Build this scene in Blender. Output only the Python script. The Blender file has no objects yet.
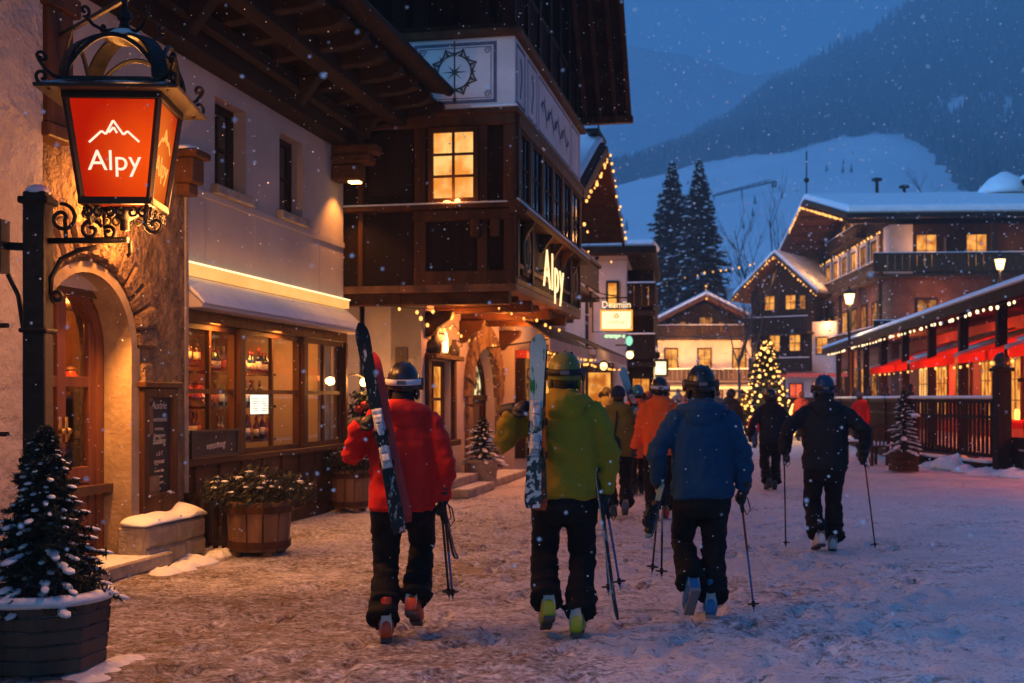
import bpy, bmesh, math, random
from mathutils import Vector, Matrix, noise
RND = random.Random(11)
D = bpy.data
SC = bpy.context.scene
COL = SC.collection
V = Vector
PI = math.pi
F_PX, HOR, CAM_H = 1200.0, 398.0, 1.62
# ---------------------------------------------------------------- frames
def frame(ox, oy, deg, oz=0.0):
    """a building's own axes: x to the right along its front, y away from the viewer"""
    a = math.radians(deg); c, s = math.cos(a), math.sin(a)
    return lambda x, y, z: V((ox + c * x + s * y, oy - s * x + c * y, oz + z))
S = frame(0, 0, 11.45)               # the street: x across it, y along it
W = lambda x, y, z: V((x, y, z))
def on_right(P, x0): return lambda a, d, z: P(x0 + d, a, z)      # wall that looks to +x, a runs along y
def on_left(P, x0): return lambda a, d, z: P(x0 - d, a, z)
def on_front(P, y0): return lambda a, d, z: P(a, y0 - d, z)      # wall that looks to the camera, a runs along x
def gz(y): return 0.02 * max(0.0, min(y, 130.0) - 42.0)
# ---------------------------------------------------------------- objects
def wloc(o):
    l = V((0, 0, 0))
    while o is not None:
        l += o.location; o = o.parent
    return l
def tag(o, label=None, cat=None, group=None, kind=None):
    if label: o['label'] = label
    if cat: o['category'] = cat
    if group: o['group'] = group
    if kind: o['kind'] = kind
    return o
def empty(name, loc, label, cat, group=None):
    o = D.objects.new(name, None); COL.objects.link(o)
    o.location = loc; o.empty_display_size = 0.1
    return tag(o, label, cat, group)
def copy_tree(o, parent=None):
    c = o.copy(); COL.objects.link(c)
    if parent is not None: c.parent = parent
    for ch in list(o.children): copy_tree(ch, c)
    return c
def basis(t):
    t = t.normalized()
    r = V((0, 0, 1)) if abs(t.z) < 0.95 else V((0, 1, 0))
    x = r.cross(t).normalized()
    return x, t.cross(x).normalized()
class MB:
    def __init__(self, xf=None):
        self.v = []; self.f = []; self.m = []; self.xf = xf or W
    def add(self, vs, fs, m=0, raw=False):
        b = len(self.v); xf = self.xf
        self.v += [V(p) for p in vs] if raw else [xf(p[0], p[1], p[2]) for p in vs]
        self.f += [tuple(b + i for i in f) for f in fs]
        self.m += [m] * len(fs)
        return self
    def box(self, x0, x1, y0, y1, z0, z1, m=0):
        return self.add([(x0, y0, z0), (x1, y0, z0), (x1, y1, z0), (x0, y1, z0), (x0, y0, z1), (x1, y0, z1), (x1, y1, z1), (x0, y1, z1)],
                        [(0, 3, 2, 1), (4, 5, 6, 7), (0, 1, 5, 4), (1, 2, 6, 5), (2, 3, 7, 6), (3, 0, 4, 7)], m)
    def hexa(self, p, m=0):
        return self.add(p, [(0, 3, 2, 1), (4, 5, 6, 7), (0, 1, 5, 4), (1, 2, 6, 5), (2, 3, 7, 6), (3, 0, 4, 7)], m)
    def bar(self, p0, p1, w, h=None, up=(0, 0, 1), m=0):
        """square bar between two points given in this builder's frame; w across, h along up"""
        h = w if h is None else h
        a, b = self.xf(*p0), self.xf(*p1)
        t = (b - a).normalized(); u = V(up)
        x = t.cross(u)
        if x.length < 1e-4: x = t.cross(V((0, 1, 0)))
        x.normalize(); u = x.cross(t).normalized()
        x *= w / 2; u *= h / 2
        vs = [a - x - u, a + x - u, a + x + u, a - x + u, b - x - u, b + x - u, b + x + u, b - x + u]
        return self.add(vs, [(0, 3, 2, 1), (4, 5, 6, 7), (0, 1, 5, 4), (1, 2, 6, 5), (2, 3, 7, 6), (3, 0, 4, 7)], m, raw=True)
    def tube(self, pts, rad, n=8, m=0, cap=True):
        P = [self.xf(*p) for p in pts]
        k = len(P)
        rad = [rad] * k if isinstance(rad, (int, float)) else list(rad)
        T = []
        for i in range(k):
            d = P[min(i + 1, k - 1)] - P[max(i - 1, 0)]
            T.append(d.normalized() if d.length > 1e-9 else V((0, 0, 1)))
        x, y = basis(T[0]); vs = []
        for i in range(k):
            if i:
                q = T[i - 1].rotation_difference(T[i]); x = q @ x
                x = (x - T[i] * x.dot(T[i])).normalized()
            y = T[i].cross(x)
            for j in range(n):
                a = 2 * PI * j / n
                vs.append(P[i] + (x * math.cos(a) + y * math.sin(a)) * rad[i])
        fs = [(i * n + j, i * n + (j + 1) % n, (i + 1) * n + (j + 1) % n, (i + 1) * n + j) for i in range(k - 1) for j in range(n)]
        if cap: fs += [tuple(range(n))[::-1], tuple((k - 1) * n + j for j in range(n))]
        return self.add(vs, fs, m, raw=True)
    def rings(self, rs, m=0, cap=True, closed=True):
        n = len(rs[0]); vs = [p for r in rs for p in r]; k = len(rs)
        fs = [(i * n + j, i * n + (j + 1) % n, (i + 1) * n + (j + 1) % n, (i + 1) * n + j) for i in range(k - 1) for j in range(n if closed else n - 1)]
        if cap: fs += [tuple(range(n))[::-1], tuple((k - 1) * n + j for j in range(n))]
        return self.add(vs, fs, m)
    def lathe(self, prof, c=(0, 0, 0), n=16, m=0):
        """prof = [(radius, z)] round the vertical through c"""
        return self.rings([[(c[0] + max(r, 1e-4) * math.cos(2 * PI * j / n), c[1] + max(r, 1e-4) * math.sin(2 * PI * j / n), c[2] + z) for j in range(n)] for r, z in prof], m)
    def ell(self, c, r, n=12, k=8, m=0, rot=None, e=1.0):
        """ellipsoid; e < 1 makes it boxier"""
        rs = []
        f = lambda q: math.copysign(abs(q) ** e, q)
        for i in range(k + 1):
            a = PI * i / k; st, ct = max(math.sin(a), 0.02), -math.cos(a)
            ring = []
            for j in range(n):
                b = 2 * PI * j / n
                p = V((f(st * math.cos(b)) * r[0], f(st * math.sin(b)) * r[1], f(ct) * r[2]))
                if rot is not None: p = rot @ p
                ring.append((c[0] + p.x, c[1] + p.y, c[2] + p.z))
            rs.append(ring)
        return self.rings(rs, m)
    def prism(self, poly, a, b, at, m=0):
        """poly of 2-d points extruded from a to b; at(p, q, t) gives the frame's point"""
        n = len(poly)
        vs = [at(p, q, a) for p, q in poly] + [at(p, q, b) for p, q in poly]
        fs = [tuple(range(n))[::-1], tuple(range(n, 2 * n))] + [(i, (i + 1) % n, n + (i + 1) % n, n + i) for i in range(n)]
        return self.add(vs, fs, m)
    def wall(self, a0, a1, z0, z1, holes, d0, d1, m=0, soffit=True):
        """wall with openings; (a, d, z) frame: d0 the face, d1 the back"""
        A = sorted({a0, a1} | {q for h in holes for q in h[:2] if a0 < q < a1}); Z = sorted({z0, z1} | {q for h in holes for q in h[2:] if z0 < q < z1})
        def hole(i, j):
            if not (0 <= i < len(A) - 1 and 0 <= j < len(Z) - 1): return True
            x, z = (A[i] + A[i + 1]) / 2, (Z[j] + Z[j + 1]) / 2
            return any(h[0] < x < h[1] and h[2] < z < h[3] for h in holes)
        for i in range(len(A) - 1):
            for j in range(len(Z) - 1):
                if hole(i, j): continue
                p, q, r, s = A[i], A[i + 1], Z[j], Z[j + 1]
                self.add([(p, d0, r), (q, d0, r), (q, d0, s), (p, d0, s)], [(0, 1, 2, 3)], m)
                self.add([(p, d1, r), (q, d1, r), (q, d1, s), (p, d1, s)], [(3, 2, 1, 0)], m)
                if hole(i - 1, j): self.add([(p, d0, r), (p, d1, r), (p, d1, s), (p, d0, s)], [(0, 1, 2, 3)], m)
                if hole(i + 1, j): self.add([(q, d0, r), (q, d1, r), (q, d1, s), (q, d0, s)], [(0, 1, 2, 3)], m)
                if hole(i, j - 1): self.add([(p, d0, r), (q, d0, r), (q, d1, r), (p, d1, r)], [(0, 1, 2, 3)], m)
                if hole(i, j + 1): self.add([(p, d0, s), (q, d0, s), (q, d1, s), (p, d1, s)], [(0, 1, 2, 3)], m)
        return self
    def build(self, name, mat, parent=None, smooth=False, bevel=0.0, fix=True, sub=0, origin=None):
        me = D.meshes.new(name)
        o = D.objects.new(name, me); COL.objects.link(o)
        if parent is not None:
            o.parent = parent; org = wloc(parent)
        elif origin is not None:
            o.location = V(origin); org = V(origin)
        else: org = V((0, 0, 0))
        me.from_pydata([tuple(p - org) for p in self.v], [], self.f)
        mats = mat if isinstance(mat, (list, tuple)) else [mat]
        for q in mats: me.materials.append(q)
        if len(mats) > 1: me.polygons.foreach_set('material_index', self.m)
        if fix:
            bm = bmesh.new(); bm.from_mesh(me)
            bmesh.ops.remove_doubles(bm, verts=bm.verts, dist=1e-5)
            bmesh.ops.recalc_face_normals(bm, faces=bm.faces)
            bm.to_mesh(me); bm.free()
        if smooth: me.polygons.foreach_set('use_smooth', [True] * len(me.polygons))
        me.update()
        if bevel:
            b = o.modifiers.new('edge', 'BEVEL'); b.width = bevel; b.segments = 1; b.limit_method = 'ANGLE'; b.angle_limit = 0.6
        if sub:
            q = o.modifiers.new('round', 'SUBSURF'); q.levels = q.render_levels = sub
        return o
def _parts(self, name, mat, parent, smooth=False, bevel=0.0):
    """every loose piece of this builder becomes a part of its own"""
    up = list(range(len(self.v)))
    def root(i):
        while up[i] != i: up[i] = up[up[i]]; i = up[i]
        return i
    for f in self.f:
        for i in f[1:]: up[root(i)] = root(f[0])
    by = {}
    for f in self.f: by.setdefault(root(f[0]), []).append(f)
    out = []
    for fs in by.values():
        ids = sorted({i for f in fs for i in f}); mp = {k: j for j, k in enumerate(ids)}
        q = MB(); q.v = [self.v[i] for i in ids]; q.f = [tuple(mp[i] for i in f) for f in fs]; q.m = [0] * len(q.f)
        out.append(q.build(name, mat, parent, smooth, bevel))
    return out
MB.parts = _parts
def text_mb(s, size, at, depth=0.01, mb=None, res=3, bold=0.0, align='CENTER', shear=0.0, space=1.0):
    """lettering as solid geometry; at(x, y, t) -> world point"""
    cu = D.curves.new('lettering', 'FONT'); cu.body = s; cu.size = size; cu.align_x = align; cu.resolution_u = res
    cu.offset = bold; cu.extrude = depth / 2; cu.shear = shear; cu.space_character = space
    o = D.objects.new('lettering', cu); COL.objects.link(o)
    dg = bpy.context.evaluated_depsgraph_get(); dg.update()
    me = D.meshes.new_from_object(o.evaluated_get(dg))
    mb = mb or MB()
    mb.add([at(p.co.x, p.co.y, p.co.z) for p in me.vertices], [tuple(p.vertices) for p in me.polygons], raw=True)
    D.objects.remove(o); D.curves.remove(cu); D.meshes.remove(me)
    return mb
def spiral(c, r0, r1, a0, turns, n=18):
    """2-d scroll points"""
    return [(c[0] + (r0 + (r1 - r0) * t) * math.cos(a0 + turns * 2 * PI * t), c[1] + (r0 + (r1 - r0) * t) * math.sin(a0 + turns * 2 * PI * t)) for t in [i / n for i in range(n + 1)]]
# ---------------------------------------------------------------- materials
def _mat(name):
    m = D.materials.new(name); m.use_nodes = True
    nt = m.node_tree; nt.nodes.clear()
    return m, nt, nt.nodes.new('ShaderNodeOutputMaterial')
def _n(nt, t, **k):
    n = nt.nodes.new('ShaderNode' + t)
    for a, b in k.items():
        if a in n.inputs: n.inputs[a].default_value = b
        else: setattr(n, a, b)
    return n
def _coords(nt, stretch=(1, 1, 1), rot=0.0, gen=False):
    tc = _n(nt, 'TexCoord'); mp = _n(nt, 'Mapping')
    mp.inputs['Scale'].default_value = stretch; mp.inputs['Rotation'].default_value = (0, 0, rot)
    nt.links.new(tc.outputs['Object'], mp.inputs['Vector'])
    return mp.outputs['Vector']
def _ramp(nt, fac, a, b, ca=None, cb=None):
    r = _n(nt, 'ValToRGB'); e = r.color_ramp.elements
    e[0].position, e[1].position = a, b
    if ca is not None: e[0].color = (*ca, 1)
    if cb is not None: e[1].color = (*cb, 1)
    nt.links.new(fac, r.inputs['Fac'])
    return r.outputs['Color']
def _mix(nt, fac, a, b, blend='MIX'):
    m = _n(nt, 'Mix', data_type='RGBA', blend_type=blend)
    for key, q in ((0, fac), (6, a), (7, b)):
        if isinstance(q, (int, float)): m.inputs[key].default_value = q
        elif isinstance(q, tuple): m.inputs[key].default_value = (*q, 1)
        else: nt.links.new(q, m.inputs[key])
    return m.outputs[2]
def _math(nt, op, a, b=None, clamp=False):
    m = _n(nt, 'Math', operation=op, use_clamp=clamp)
    for i, q in enumerate((a, b)):
        if q is None: continue
        if isinstance(q, (int, float)): m.inputs[i].default_value = q
        else: nt.links.new(q, m.inputs[i])
    return m.outputs[0]
def mat(name, c1, c2=None, scale=6.0, detail=6, lo=.35, hi=.65, bump=0.0, bscale=None, rough=.8, stretch=(1, 1, 1), rot=0.0, metal=0.0, spec=.4,
        snow=0.0, boards=None, bdist=0.02, sheen=0.0, weave=0.0):
    m, nt, out = _mat(name)
    p = _n(nt, 'BsdfPrincipled', Roughness=rough, Metallic=metal)
    p.inputs['Specular IOR Level'].default_value = spec
    if sheen: p.inputs['Sheen Weight'].default_value = sheen
    co = _coords(nt, stretch, rot)
    no = _n(nt, 'TexNoise', Scale=scale, Detail=detail, Roughness=.62); nt.links.new(co, no.inputs['Vector'])
    col = _ramp(nt, no.outputs['Fac'], lo, hi, c1, c2 or c1)
    h = None
    if bump:
        nb = _n(nt, 'TexNoise', Scale=bscale or scale * 4, Detail=5, Roughness=.6); nt.links.new(co, nb.inputs['Vector'])
        h = nb.outputs['Fac']
    if boards:          # plank joints: (axis index, spacing)
        ax, sp = boards
        raw = _coords(nt, (1, 1, 1), rot)
        sx = _n(nt, 'SeparateXYZ'); nt.links.new(raw, sx.inputs[0])
        q = _math(nt, 'FRACT', _math(nt, 'DIVIDE', sx.outputs[ax], sp))
        gap = _math(nt, 'LESS_THAN', _math(nt, 'ABSOLUTE', _math(nt, 'SUBTRACT', q, .5)), .46)
        pid = _math(nt, 'FLOOR', _math(nt, 'DIVIDE', sx.outputs[ax], sp))
        wn = _n(nt, 'TexWhiteNoise', noise_dimensions='1D'); nt.links.new(pid, wn.inputs['W'])
        col = _mix(nt, .45, col, _mix(nt, wn.outputs['Value'], (.35, .35, .35), (1.5, 1.4, 1.3)), 'MULTIPLY')
        h = _math(nt, 'ADD', _math(nt, 'MULTIPLY', h, .35), gap) if h is not None else gap
        bump = bump or .5
    if snow:
        ge = _n(nt, 'NewGeometry'); sz = _n(nt, 'SeparateXYZ'); nt.links.new(ge.outputs['Normal'], sz.inputs[0])
        n2 = _n(nt, 'TexNoise', Scale=9.0, Detail=5); tc = _n(nt, 'TexCoord'); nt.links.new(tc.outputs['Object'], n2.inputs['Vector'])
        up = _math(nt, 'SUBTRACT', _math(nt, 'ADD', sz.outputs[2], _math(nt, 'MULTIPLY', n2.outputs['Fac'], .9)), 1.55 - snow * .6)
        col = _mix(nt, _math(nt, 'MULTIPLY', up, 5.0, True), col, (.74, .77, .82))
    if weave:
        nw = _n(nt, 'TexNoise', Scale=weave, Detail=2); nt.links.new(co, nw.inputs['Vector'])
        h = _math(nt, 'ADD', h, _math(nt, 'MULTIPLY', nw.outputs['Fac'], .25)) if h is not None else nw.outputs['Fac']
        bump = bump or .2
    if h is not None:
        bp = _n(nt, 'Bump', Strength=min(bump, 1.0), Distance=bdist); nt.links.new(h, bp.inputs['Height'])
        nt.links.new(bp.outputs[0], p.inputs['Normal'])
    nt.links.new(col, p.inputs['Base Color']); nt.links.new(p.outputs[0], out.inputs['Surface'])
    return m
def emit(name, col, strength, col2=None, scale=3.0, lo=.3, hi=.7, stretch=(1, 1, 1), dim=1.0):
    """a thing that gives off light; col2 gives the uneven inside of a lit room"""
    m, nt, out = _mat(name)
    e = _n(nt, 'Emission', Strength=strength)
    if col2:
        no = _n(nt, 'TexNoise', Scale=scale, Detail=4); nt.links.new(_coords(nt, stretch), no.inputs['Vector'])
        nt.links.new(_ramp(nt, no.outputs['Fac'], lo, hi, col2, col), e.inputs['Color'])
    else: e.inputs['Color'].default_value = (*col, 1)
    nt.links.new(e.outputs[0], out.inputs['Surface'])
    return m
def glass(name, tint=(1, 1, 1), dirt=.0):
    m, nt, out = _mat(name)
    t = _n(nt, 'BsdfTransparent'); t.inputs[0].default_value = (*tint, 1)
    g = _n(nt, 'BsdfGlossy', Roughness=.03); lw = _n(nt, 'LayerWeight', Blend=.5)
    fo_ = _math(nt, 'ADD', _math(nt, 'MULTIPLY', _math(nt, 'POWER', lw.outputs['Facing'], 5.0), .8), .03)
    mx = _n(nt, 'MixShader'); nt.links.new(fo_, mx.inputs[0]); nt.links.new(t.outputs[0], mx.inputs[1]); nt.links.new(g.outputs[0], mx.inputs[2])
    nt.links.new(mx.outputs[0], out.inputs['Surface'])
    return m
RS = math.radians(11.45)      # turns object space into street space
MT = {}
MT['plaster'] = mat('plaster', (.42, .36, .32), (.54, .47, .43), 1.6, 8, .3, .7, .35, 22, .9)
MT['plaster_fine'] = mat('plaster_fine', (.35, .285, .25), (.46, .38, .33), 1.1, 9, .3, .7, .25, 40, .9)
MT['plaster_rough'] = mat('plaster_rough', (.33, .27, .235), (.48, .405, .35), 2.4, 8, .3, .7, 1.0, 5.0, .95, bdist=.12)
MT['stone_wall'] = mat('stone_wall', (.10, .056, .027), (.30, .18, .095), 4.5, 8, .3, .68, 1.0, 7, .9, bdist=.16)
MT['stone'] = mat('stone', (.20, .155, .115), (.42, .34, .26), 5, 8, .3, .7, .8, 16, .9, bdist=.03)
MT['stone_snow'] = mat('stone_snow', (.20, .155, .115), (.40, .33, .26), 5, 8, .3, .7, .8, 16, .9, bdist=.03, snow=.6)
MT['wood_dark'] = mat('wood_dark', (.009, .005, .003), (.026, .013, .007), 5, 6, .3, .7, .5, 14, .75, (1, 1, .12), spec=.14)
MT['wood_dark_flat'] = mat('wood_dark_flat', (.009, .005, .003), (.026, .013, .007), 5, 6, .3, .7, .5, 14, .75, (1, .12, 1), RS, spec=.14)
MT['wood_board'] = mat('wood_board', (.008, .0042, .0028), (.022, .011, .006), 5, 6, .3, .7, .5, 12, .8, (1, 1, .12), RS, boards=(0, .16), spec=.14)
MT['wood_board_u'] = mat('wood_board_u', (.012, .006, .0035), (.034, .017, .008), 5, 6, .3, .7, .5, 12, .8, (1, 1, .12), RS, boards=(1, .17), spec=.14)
MT['wood_warm'] = mat('wood_warm', (.034, .013, .0045), (.10, .040, .014), 5, 6, .3, .7, .5, 14, .6, (1, 1, .1), spec=.14)
MT['wood_warm_flat'] = mat('wood_warm_flat', (.034, .013, .0045), (.10, .040, .014), 5, 6, .3, .7, .5, 14, .65, (1, .12, 1), RS, spec=.14)
MT['wood_door'] = mat('wood_door', (.09, .026, .010), (.20, .062, .022), 6, 6, .3, .7, .4, 14, .5, (1, 1, .1))
MT['wood_grey'] = mat('wood_grey', (.05, .036, .028), (.13, .095, .07), 6, 6, .3, .7, .6, 14, .85, (1, 1, .15), snow=.35)
MT['planter_wood'] = mat('planter_wood', (.10, .05, .022), (.26, .135, .06), 6, 6, .3, .7, .6, 14, .75, (1, 1, .12))
MT['iron'] = mat('iron', (.012, .010, .010), (.03, .024, .02), 14, 4, .3, .7, .25, 60, .5, metal=.6)
MT['iron_snow'] = mat('iron_snow', (.012, .010, .010), (.03, .024, .02), 14, 4, .3, .7, .25, 60, .5, metal=.3, snow=.35)
MT['snow'] = mat('snow', (.72, .75, .80), (.84, .86, .89), 3, 6, .3, .7, .5, 14, .7, bdist=.04)
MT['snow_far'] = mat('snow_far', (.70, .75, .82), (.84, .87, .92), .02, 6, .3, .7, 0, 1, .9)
MT['black'] = mat('black', (.008, .008, .008), (.015, .015, .015), 8, rough=.6)
MT['board_black'] = mat('board_black', (.012, .011, .010), (.03, .027, .024), 7, 6, rough=.75)
MT['chalk'] = mat('chalk', (.38, .34, .30), (.62, .58, .52), 30, rough=.9)
MT['dark_glass'] = mat('dark_glass', (.010, .010, .012), (.02, .02, .022), 3, rough=.08, spec=.7)
MT['glass'] = glass('glass')
MT['lit_pane'] = emit('lit_pane', (1.0, .43, .075), 1.35, (.42, .10, .01), 2.4, .36, .62)
MT['lit_pane_pale'] = emit('lit_pane_pale', (1.0, .54, .16), 1.5, (.7, .24, .04), 2.0)
MT['lit_pane_dim'] = emit('lit_pane_dim', (.9, .34, .06), .7, (.16, .035, .004), 3, .38, .6)
MT['bulb'] = emit('bulb', (1.0, .43, .09), 2.6)
MT['bulb_white'] = emit('bulb_white', (1.0, .70, .38), 3.2)
MT['bulb_far'] = emit('bulb_far', (1.0, .46, .11), 2.4)
MT['wire'] = mat('wire', (.015, .013, .012), rough=.6)
def lamp(name, kind, loc, energy, col, size=.1, aim=None, spot=None, sx=None, sy=None, blend=.6):
    l = D.lights.new(name, kind); l.energy = energy; l.color = col
    if kind == 'AREA':
        l.shape = 'RECTANGLE'; l.size = sx or size; l.size_y = sy or size
    else: l.shadow_soft_size = size
    if spot: l.spot_size = math.radians(spot); l.spot_blend = blend
    o = D.objects.new(name, l); COL.objects.link(o); o.location = loc
    if aim is not None: o.rotation_euler = (V(aim) - V(loc)).to_track_quat('-Z', 'Y').to_euler()
    return o
# ---------------------------------------------------------------- shared building pieces
def window(parent, xf, a0, a1, z0, z1, d, nx=2, nz=2, wood=None, pane=None, fw=.06, depth=.08, sill=False, name='window', bars=.03, label=None):
    f = MB(xf)
    f.box(a0, a0 + fw, d - depth, d, z0, z1); f.box(a1 - fw, a1, d - depth, d, z0, z1)
    f.box(a0 + fw, a1 - fw, d - depth, d, z0, z0 + fw); f.box(a0 + fw, a1 - fw, d - depth, d, z1 - fw, z1)
    ia0, ia1, iz0, iz1 = a0 + fw, a1 - fw, z0 + fw, z1 - fw
    for i in range(1, nx):
        x = ia0 + (ia1 - ia0) * i / nx; f.box(x - bars / 2, x + bars / 2, d - depth * .8, d - .008, iz0, iz1)
    for i in range(1, nz):
        z = iz0 + (iz1 - iz0) * i / nz; f.box(ia0, ia1, d - depth * .75, d - .012, z - bars / 2, z + bars / 2)
    o = f.build(name, wood or MT['wood_dark'], parent, fix=False)
    if label: o['label'] = label
    p = MB(xf); p.box(ia0, ia1, d - depth * .6, d - depth * .5, iz0, iz1)
    p.build('pane', pane or MT['dark_glass'], o, fix=False)
    if sill:
        s = MB(xf); s.box(a0 - .06, a1 + .06, d - .02, d + .10, z0 - .07, z0 - .004); s.build('sill', MT['stone_snow'], o, fix=False)
    return o
def gable_roof(parent, P, x0, x1, y0, y1, ze, zr, along='y', t=.14, snow=.16, roof_mat=None, inset=.06, xm=None, snow_mat=None):
    """two slopes; the ridge runs along y (gable looks to the camera) or along x"""
    if along == 'y':
        lo, hi, b0, b1 = x0, x1, y0, y1; at = lambda p, q, s: (p, s, q)
    else:
        lo, hi, b0, b1 = y0, y1, x0, x1; at = lambda p, q, s: (s, p, q)
    mid = (lo + hi) / 2 if xm is None else xm
    r = MB(P); r.prism([(lo, ze), (mid, zr), (hi, ze), (hi, ze + t), (mid, zr + t), (lo, ze + t)], b0, b1, at)
    ro = r.build('roof', roof_mat or MT['wood_dark'], parent)
    if snow:
        s = MB(P); e = inset
        k = (zr - ze) / max(hi - mid, .01)
        s.prism([(lo + e, ze + t + .004 + e * k), (mid, zr + t + .004), (hi - e, ze + t + .004 + e * k), (hi - e, ze + t + snow + e * k), (mid, zr + t + snow), (lo + e, ze + t + snow + e * k)], b0 + e, b1 - e, at)
        s.build('snow_cover', snow_mat or MT['snow'], ro, bevel=min(.08, snow * .4))
    return ro
def balcony(parent, xf, a0, a1, z, out=1.0, h=.95, step=.22, wood=None, name='balcony', d0=0.0, solid=True, fill=.44):
    w = wood or MT['wood_dark']
    m = MB(xf)
    m.box(a0, a1, d0 + .003, d0 + out, z - .14, z)
    m.box(a0, a1, d0 + out - .08, d0 + out + .04, z + h - .08, z + h)
    m.box(a0, a1, d0 + out - .06, d0 + out - .01, z + .10, z + .17)
    k = max(1, int((a1 - a0) / step))
    for i in range(k):
        a = a0 + (a1 - a0) * (i + .5) / k; ww = (a1 - a0) / k * (fill if solid else .2)
        m.box(a - ww, a + ww, d0 + out - .055, d0 + out - .025, z + .17, z + h - .08)
    o = m.build(name, w, parent, fix=False)
    s = MB(xf); s.box(a0 + .01, a1 - .01, d0 + out - .07, d0 + out + .03, z + h + .002, z + h + .05)
    s.build('snow_cover', MT['snow'], o, bevel=.02)
    return o
def string_lights(name, label, group, lines, spacing, r=.022, sag=.08, bmat=None, cap=100, wire=True, jit=.3):
    """lines = list of world polylines; every bulb is a part"""
    o = empty(name, lines[0][0], label, 'string lights', group)
    w = MB(); bulbs = []
    for L in lines:
        for a, b in zip(L[:-1], L[1:]):
            d = (b - a).length; k = max(1, round(d / spacing))
            js = [0] + [RND.uniform(-.38, .38) for _ in range(k - 1)] + [0] if k > 1 else [0, 0]
            pts = [a.lerp(b, (i + js[i]) / k) - V((0, 0, sag * 4 * (i / k) * (1 - i / k))) for i in range(k + 1)]
            w.tube(pts, .006, 4)
            bulbs += [p + V((RND.uniform(-jit, jit) * .1, RND.uniform(-jit, jit) * .1, -.02 - r * .6)) for p in pts[:-1]]
    w.build('wire', MT['wire'], o, fix=False)
    proto = None
    for p in bulbs[:cap]:
        if proto is None:
            b = MB(); b.ell(p, (r, r, r * 1.25), 8, 5); proto = b.build('bulb', bmat or MT['bulb'], o, True, fix=False)
            base = V(p)
        else:
            c = proto.copy(); COL.objects.link(c); q = RND.uniform(.6, 1.25); c.scale = (q, q, q); c.location = V(p) - wloc(o) - (base - wloc(o)) * q
    return o
SUN_EL = 1.5
SKY_TINT = (.165, .73, 2.12)
SKY_STRENGTH = 0.15
EXPOSURE = -0.12
HAZE = 0.0009
DUSK = 4.4
# ================================================================ camera, sky, view
cam_d = D.cameras.new('camera'); cam = D.objects.new('camera', cam_d); COL.objects.link(cam)
cam.location = (0, 0, CAM_H); cam.rotation_euler = (PI / 2, 0, 0)
cam_d.sensor_width = 36.0; cam_d.lens = F_PX / 1024 * 36
cam_d.shift_y = (HOR - 341.5) / 1024
cam_d.clip_start = .05; cam_d.clip_end = 9000
cam_d.dof.use_dof = True; cam_d.dof.focus_distance = 8.6; cam_d.dof.aperture_fstop = 2.6
SC.camera = cam
wd = D.worlds.new('World'); SC.world = wd; wd.use_nodes = True
nt = wd.node_tree; bg = nt.nodes['Background']
sky = nt.nodes.new('ShaderNodeTexSky'); sky.sky_type = 'NISHITA'; sky.sun_disc = False
sky.sun_elevation = math.radians(SUN_EL); sky.sun_rotation = math.radians(200); sky.altitude = 900
tint = nt.nodes.new('ShaderNodeMix'); tint.data_type = 'RGBA'; tint.blend_type = 'MULTIPLY'
tint.inputs[0].default_value = 1.0; tint.inputs[7].default_value = (*SKY_TINT, 1)
nt.links.new(sky.outputs[0], tint.inputs[6]); nt.links.new(tint.outputs[2], bg.inputs['Color'])
bg.inputs['Strength'].default_value = SKY_STRENGTH
vs = SC.view_settings; vs.view_transform = 'Standard'; vs.look = 'None'; vs.exposure = EXPOSURE; vs.gamma = 1; vs.use_curve_mapping = False
cy = SC.cycles
cy.use_denoising = True
cy.max_bounces = 6; cy.diffuse_bounces = 3; cy.glossy_bounces = 2; cy.transmission_bounces = 3; cy.transparent_max_bounces = 8; cy.volume_bounces = 1
cy.sample_clamp_indirect = 4.0; cy.sample_clamp_direct = 0; cy.caustics_reflective = False; cy.caustics_refractive = False
cy.use_light_tree = True
# ================================================================ ground
def spaced(lo, f0, f1, hi, step, grow=1.28):
    a = []; x = f0
    while x < f1: a.append(x); x += step
    s = step; x = f1
    while x < hi: a.append(x); s *= grow; x += s
    a.append(hi); s = step; x = f0 - step; b = []
    while x > lo: b.append(x); s *= grow; x -= s
    b.append(lo)
    return b[::-1] + a
def ground_bump(x, y):
    h = .022 * noise.noise((x * 2.1, y * 2.1, 0)) + .020 * noise.noise((x * 6.3, y * 5.1, 3.0)) + .012 * noise.noise((x * 15, y * 12, 7.0))
    return h
xs = spaced(-3500, -5.5, 7.5, 3500, .055); ys = spaced(-60, 5.2, 19, 4200, .055, 1.2)
_pr = {}
for _ in range(620):                       # boot prints pressed into the snow, in lanes along the street
    lane = RND.choice((-1.6, -.6, .3, 1.3, 2.2, 3.1)) + RND.gauss(0, .35); py0 = 5.2 + 13 * RND.random(); px0 = lane + (py0 - 9) * .16; an = RND.gauss(.16, .18); dp = RND.uniform(.025, .05)
    for i in range(-4, 5):
        for j in range(-4, 5): _pr.setdefault((round((px0 + i * .05) / .2), round((py0 + j * .05) / .2)), set()).add((px0, py0, an, dp))
def prints(x, y):
    h = 0
    for (a, b, an, dp) in _pr.get((round(x / .2), round(y / .2)), ()):
        dx, dy = x - a, y - b; u = dx * math.cos(an) - dy * math.sin(an); v = dx * math.sin(an) + dy * math.cos(an)
        r = (u / .062) ** 2 + (v / .155) ** 2
        if r < 1: h = min(h, -dp * (1 - r * r))
        elif r < 2.2: h = max(h, dp * .3 * (2.2 - r)) if h >= 0 else h
    return h
gm = MB(); nx_ = len(xs)
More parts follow.
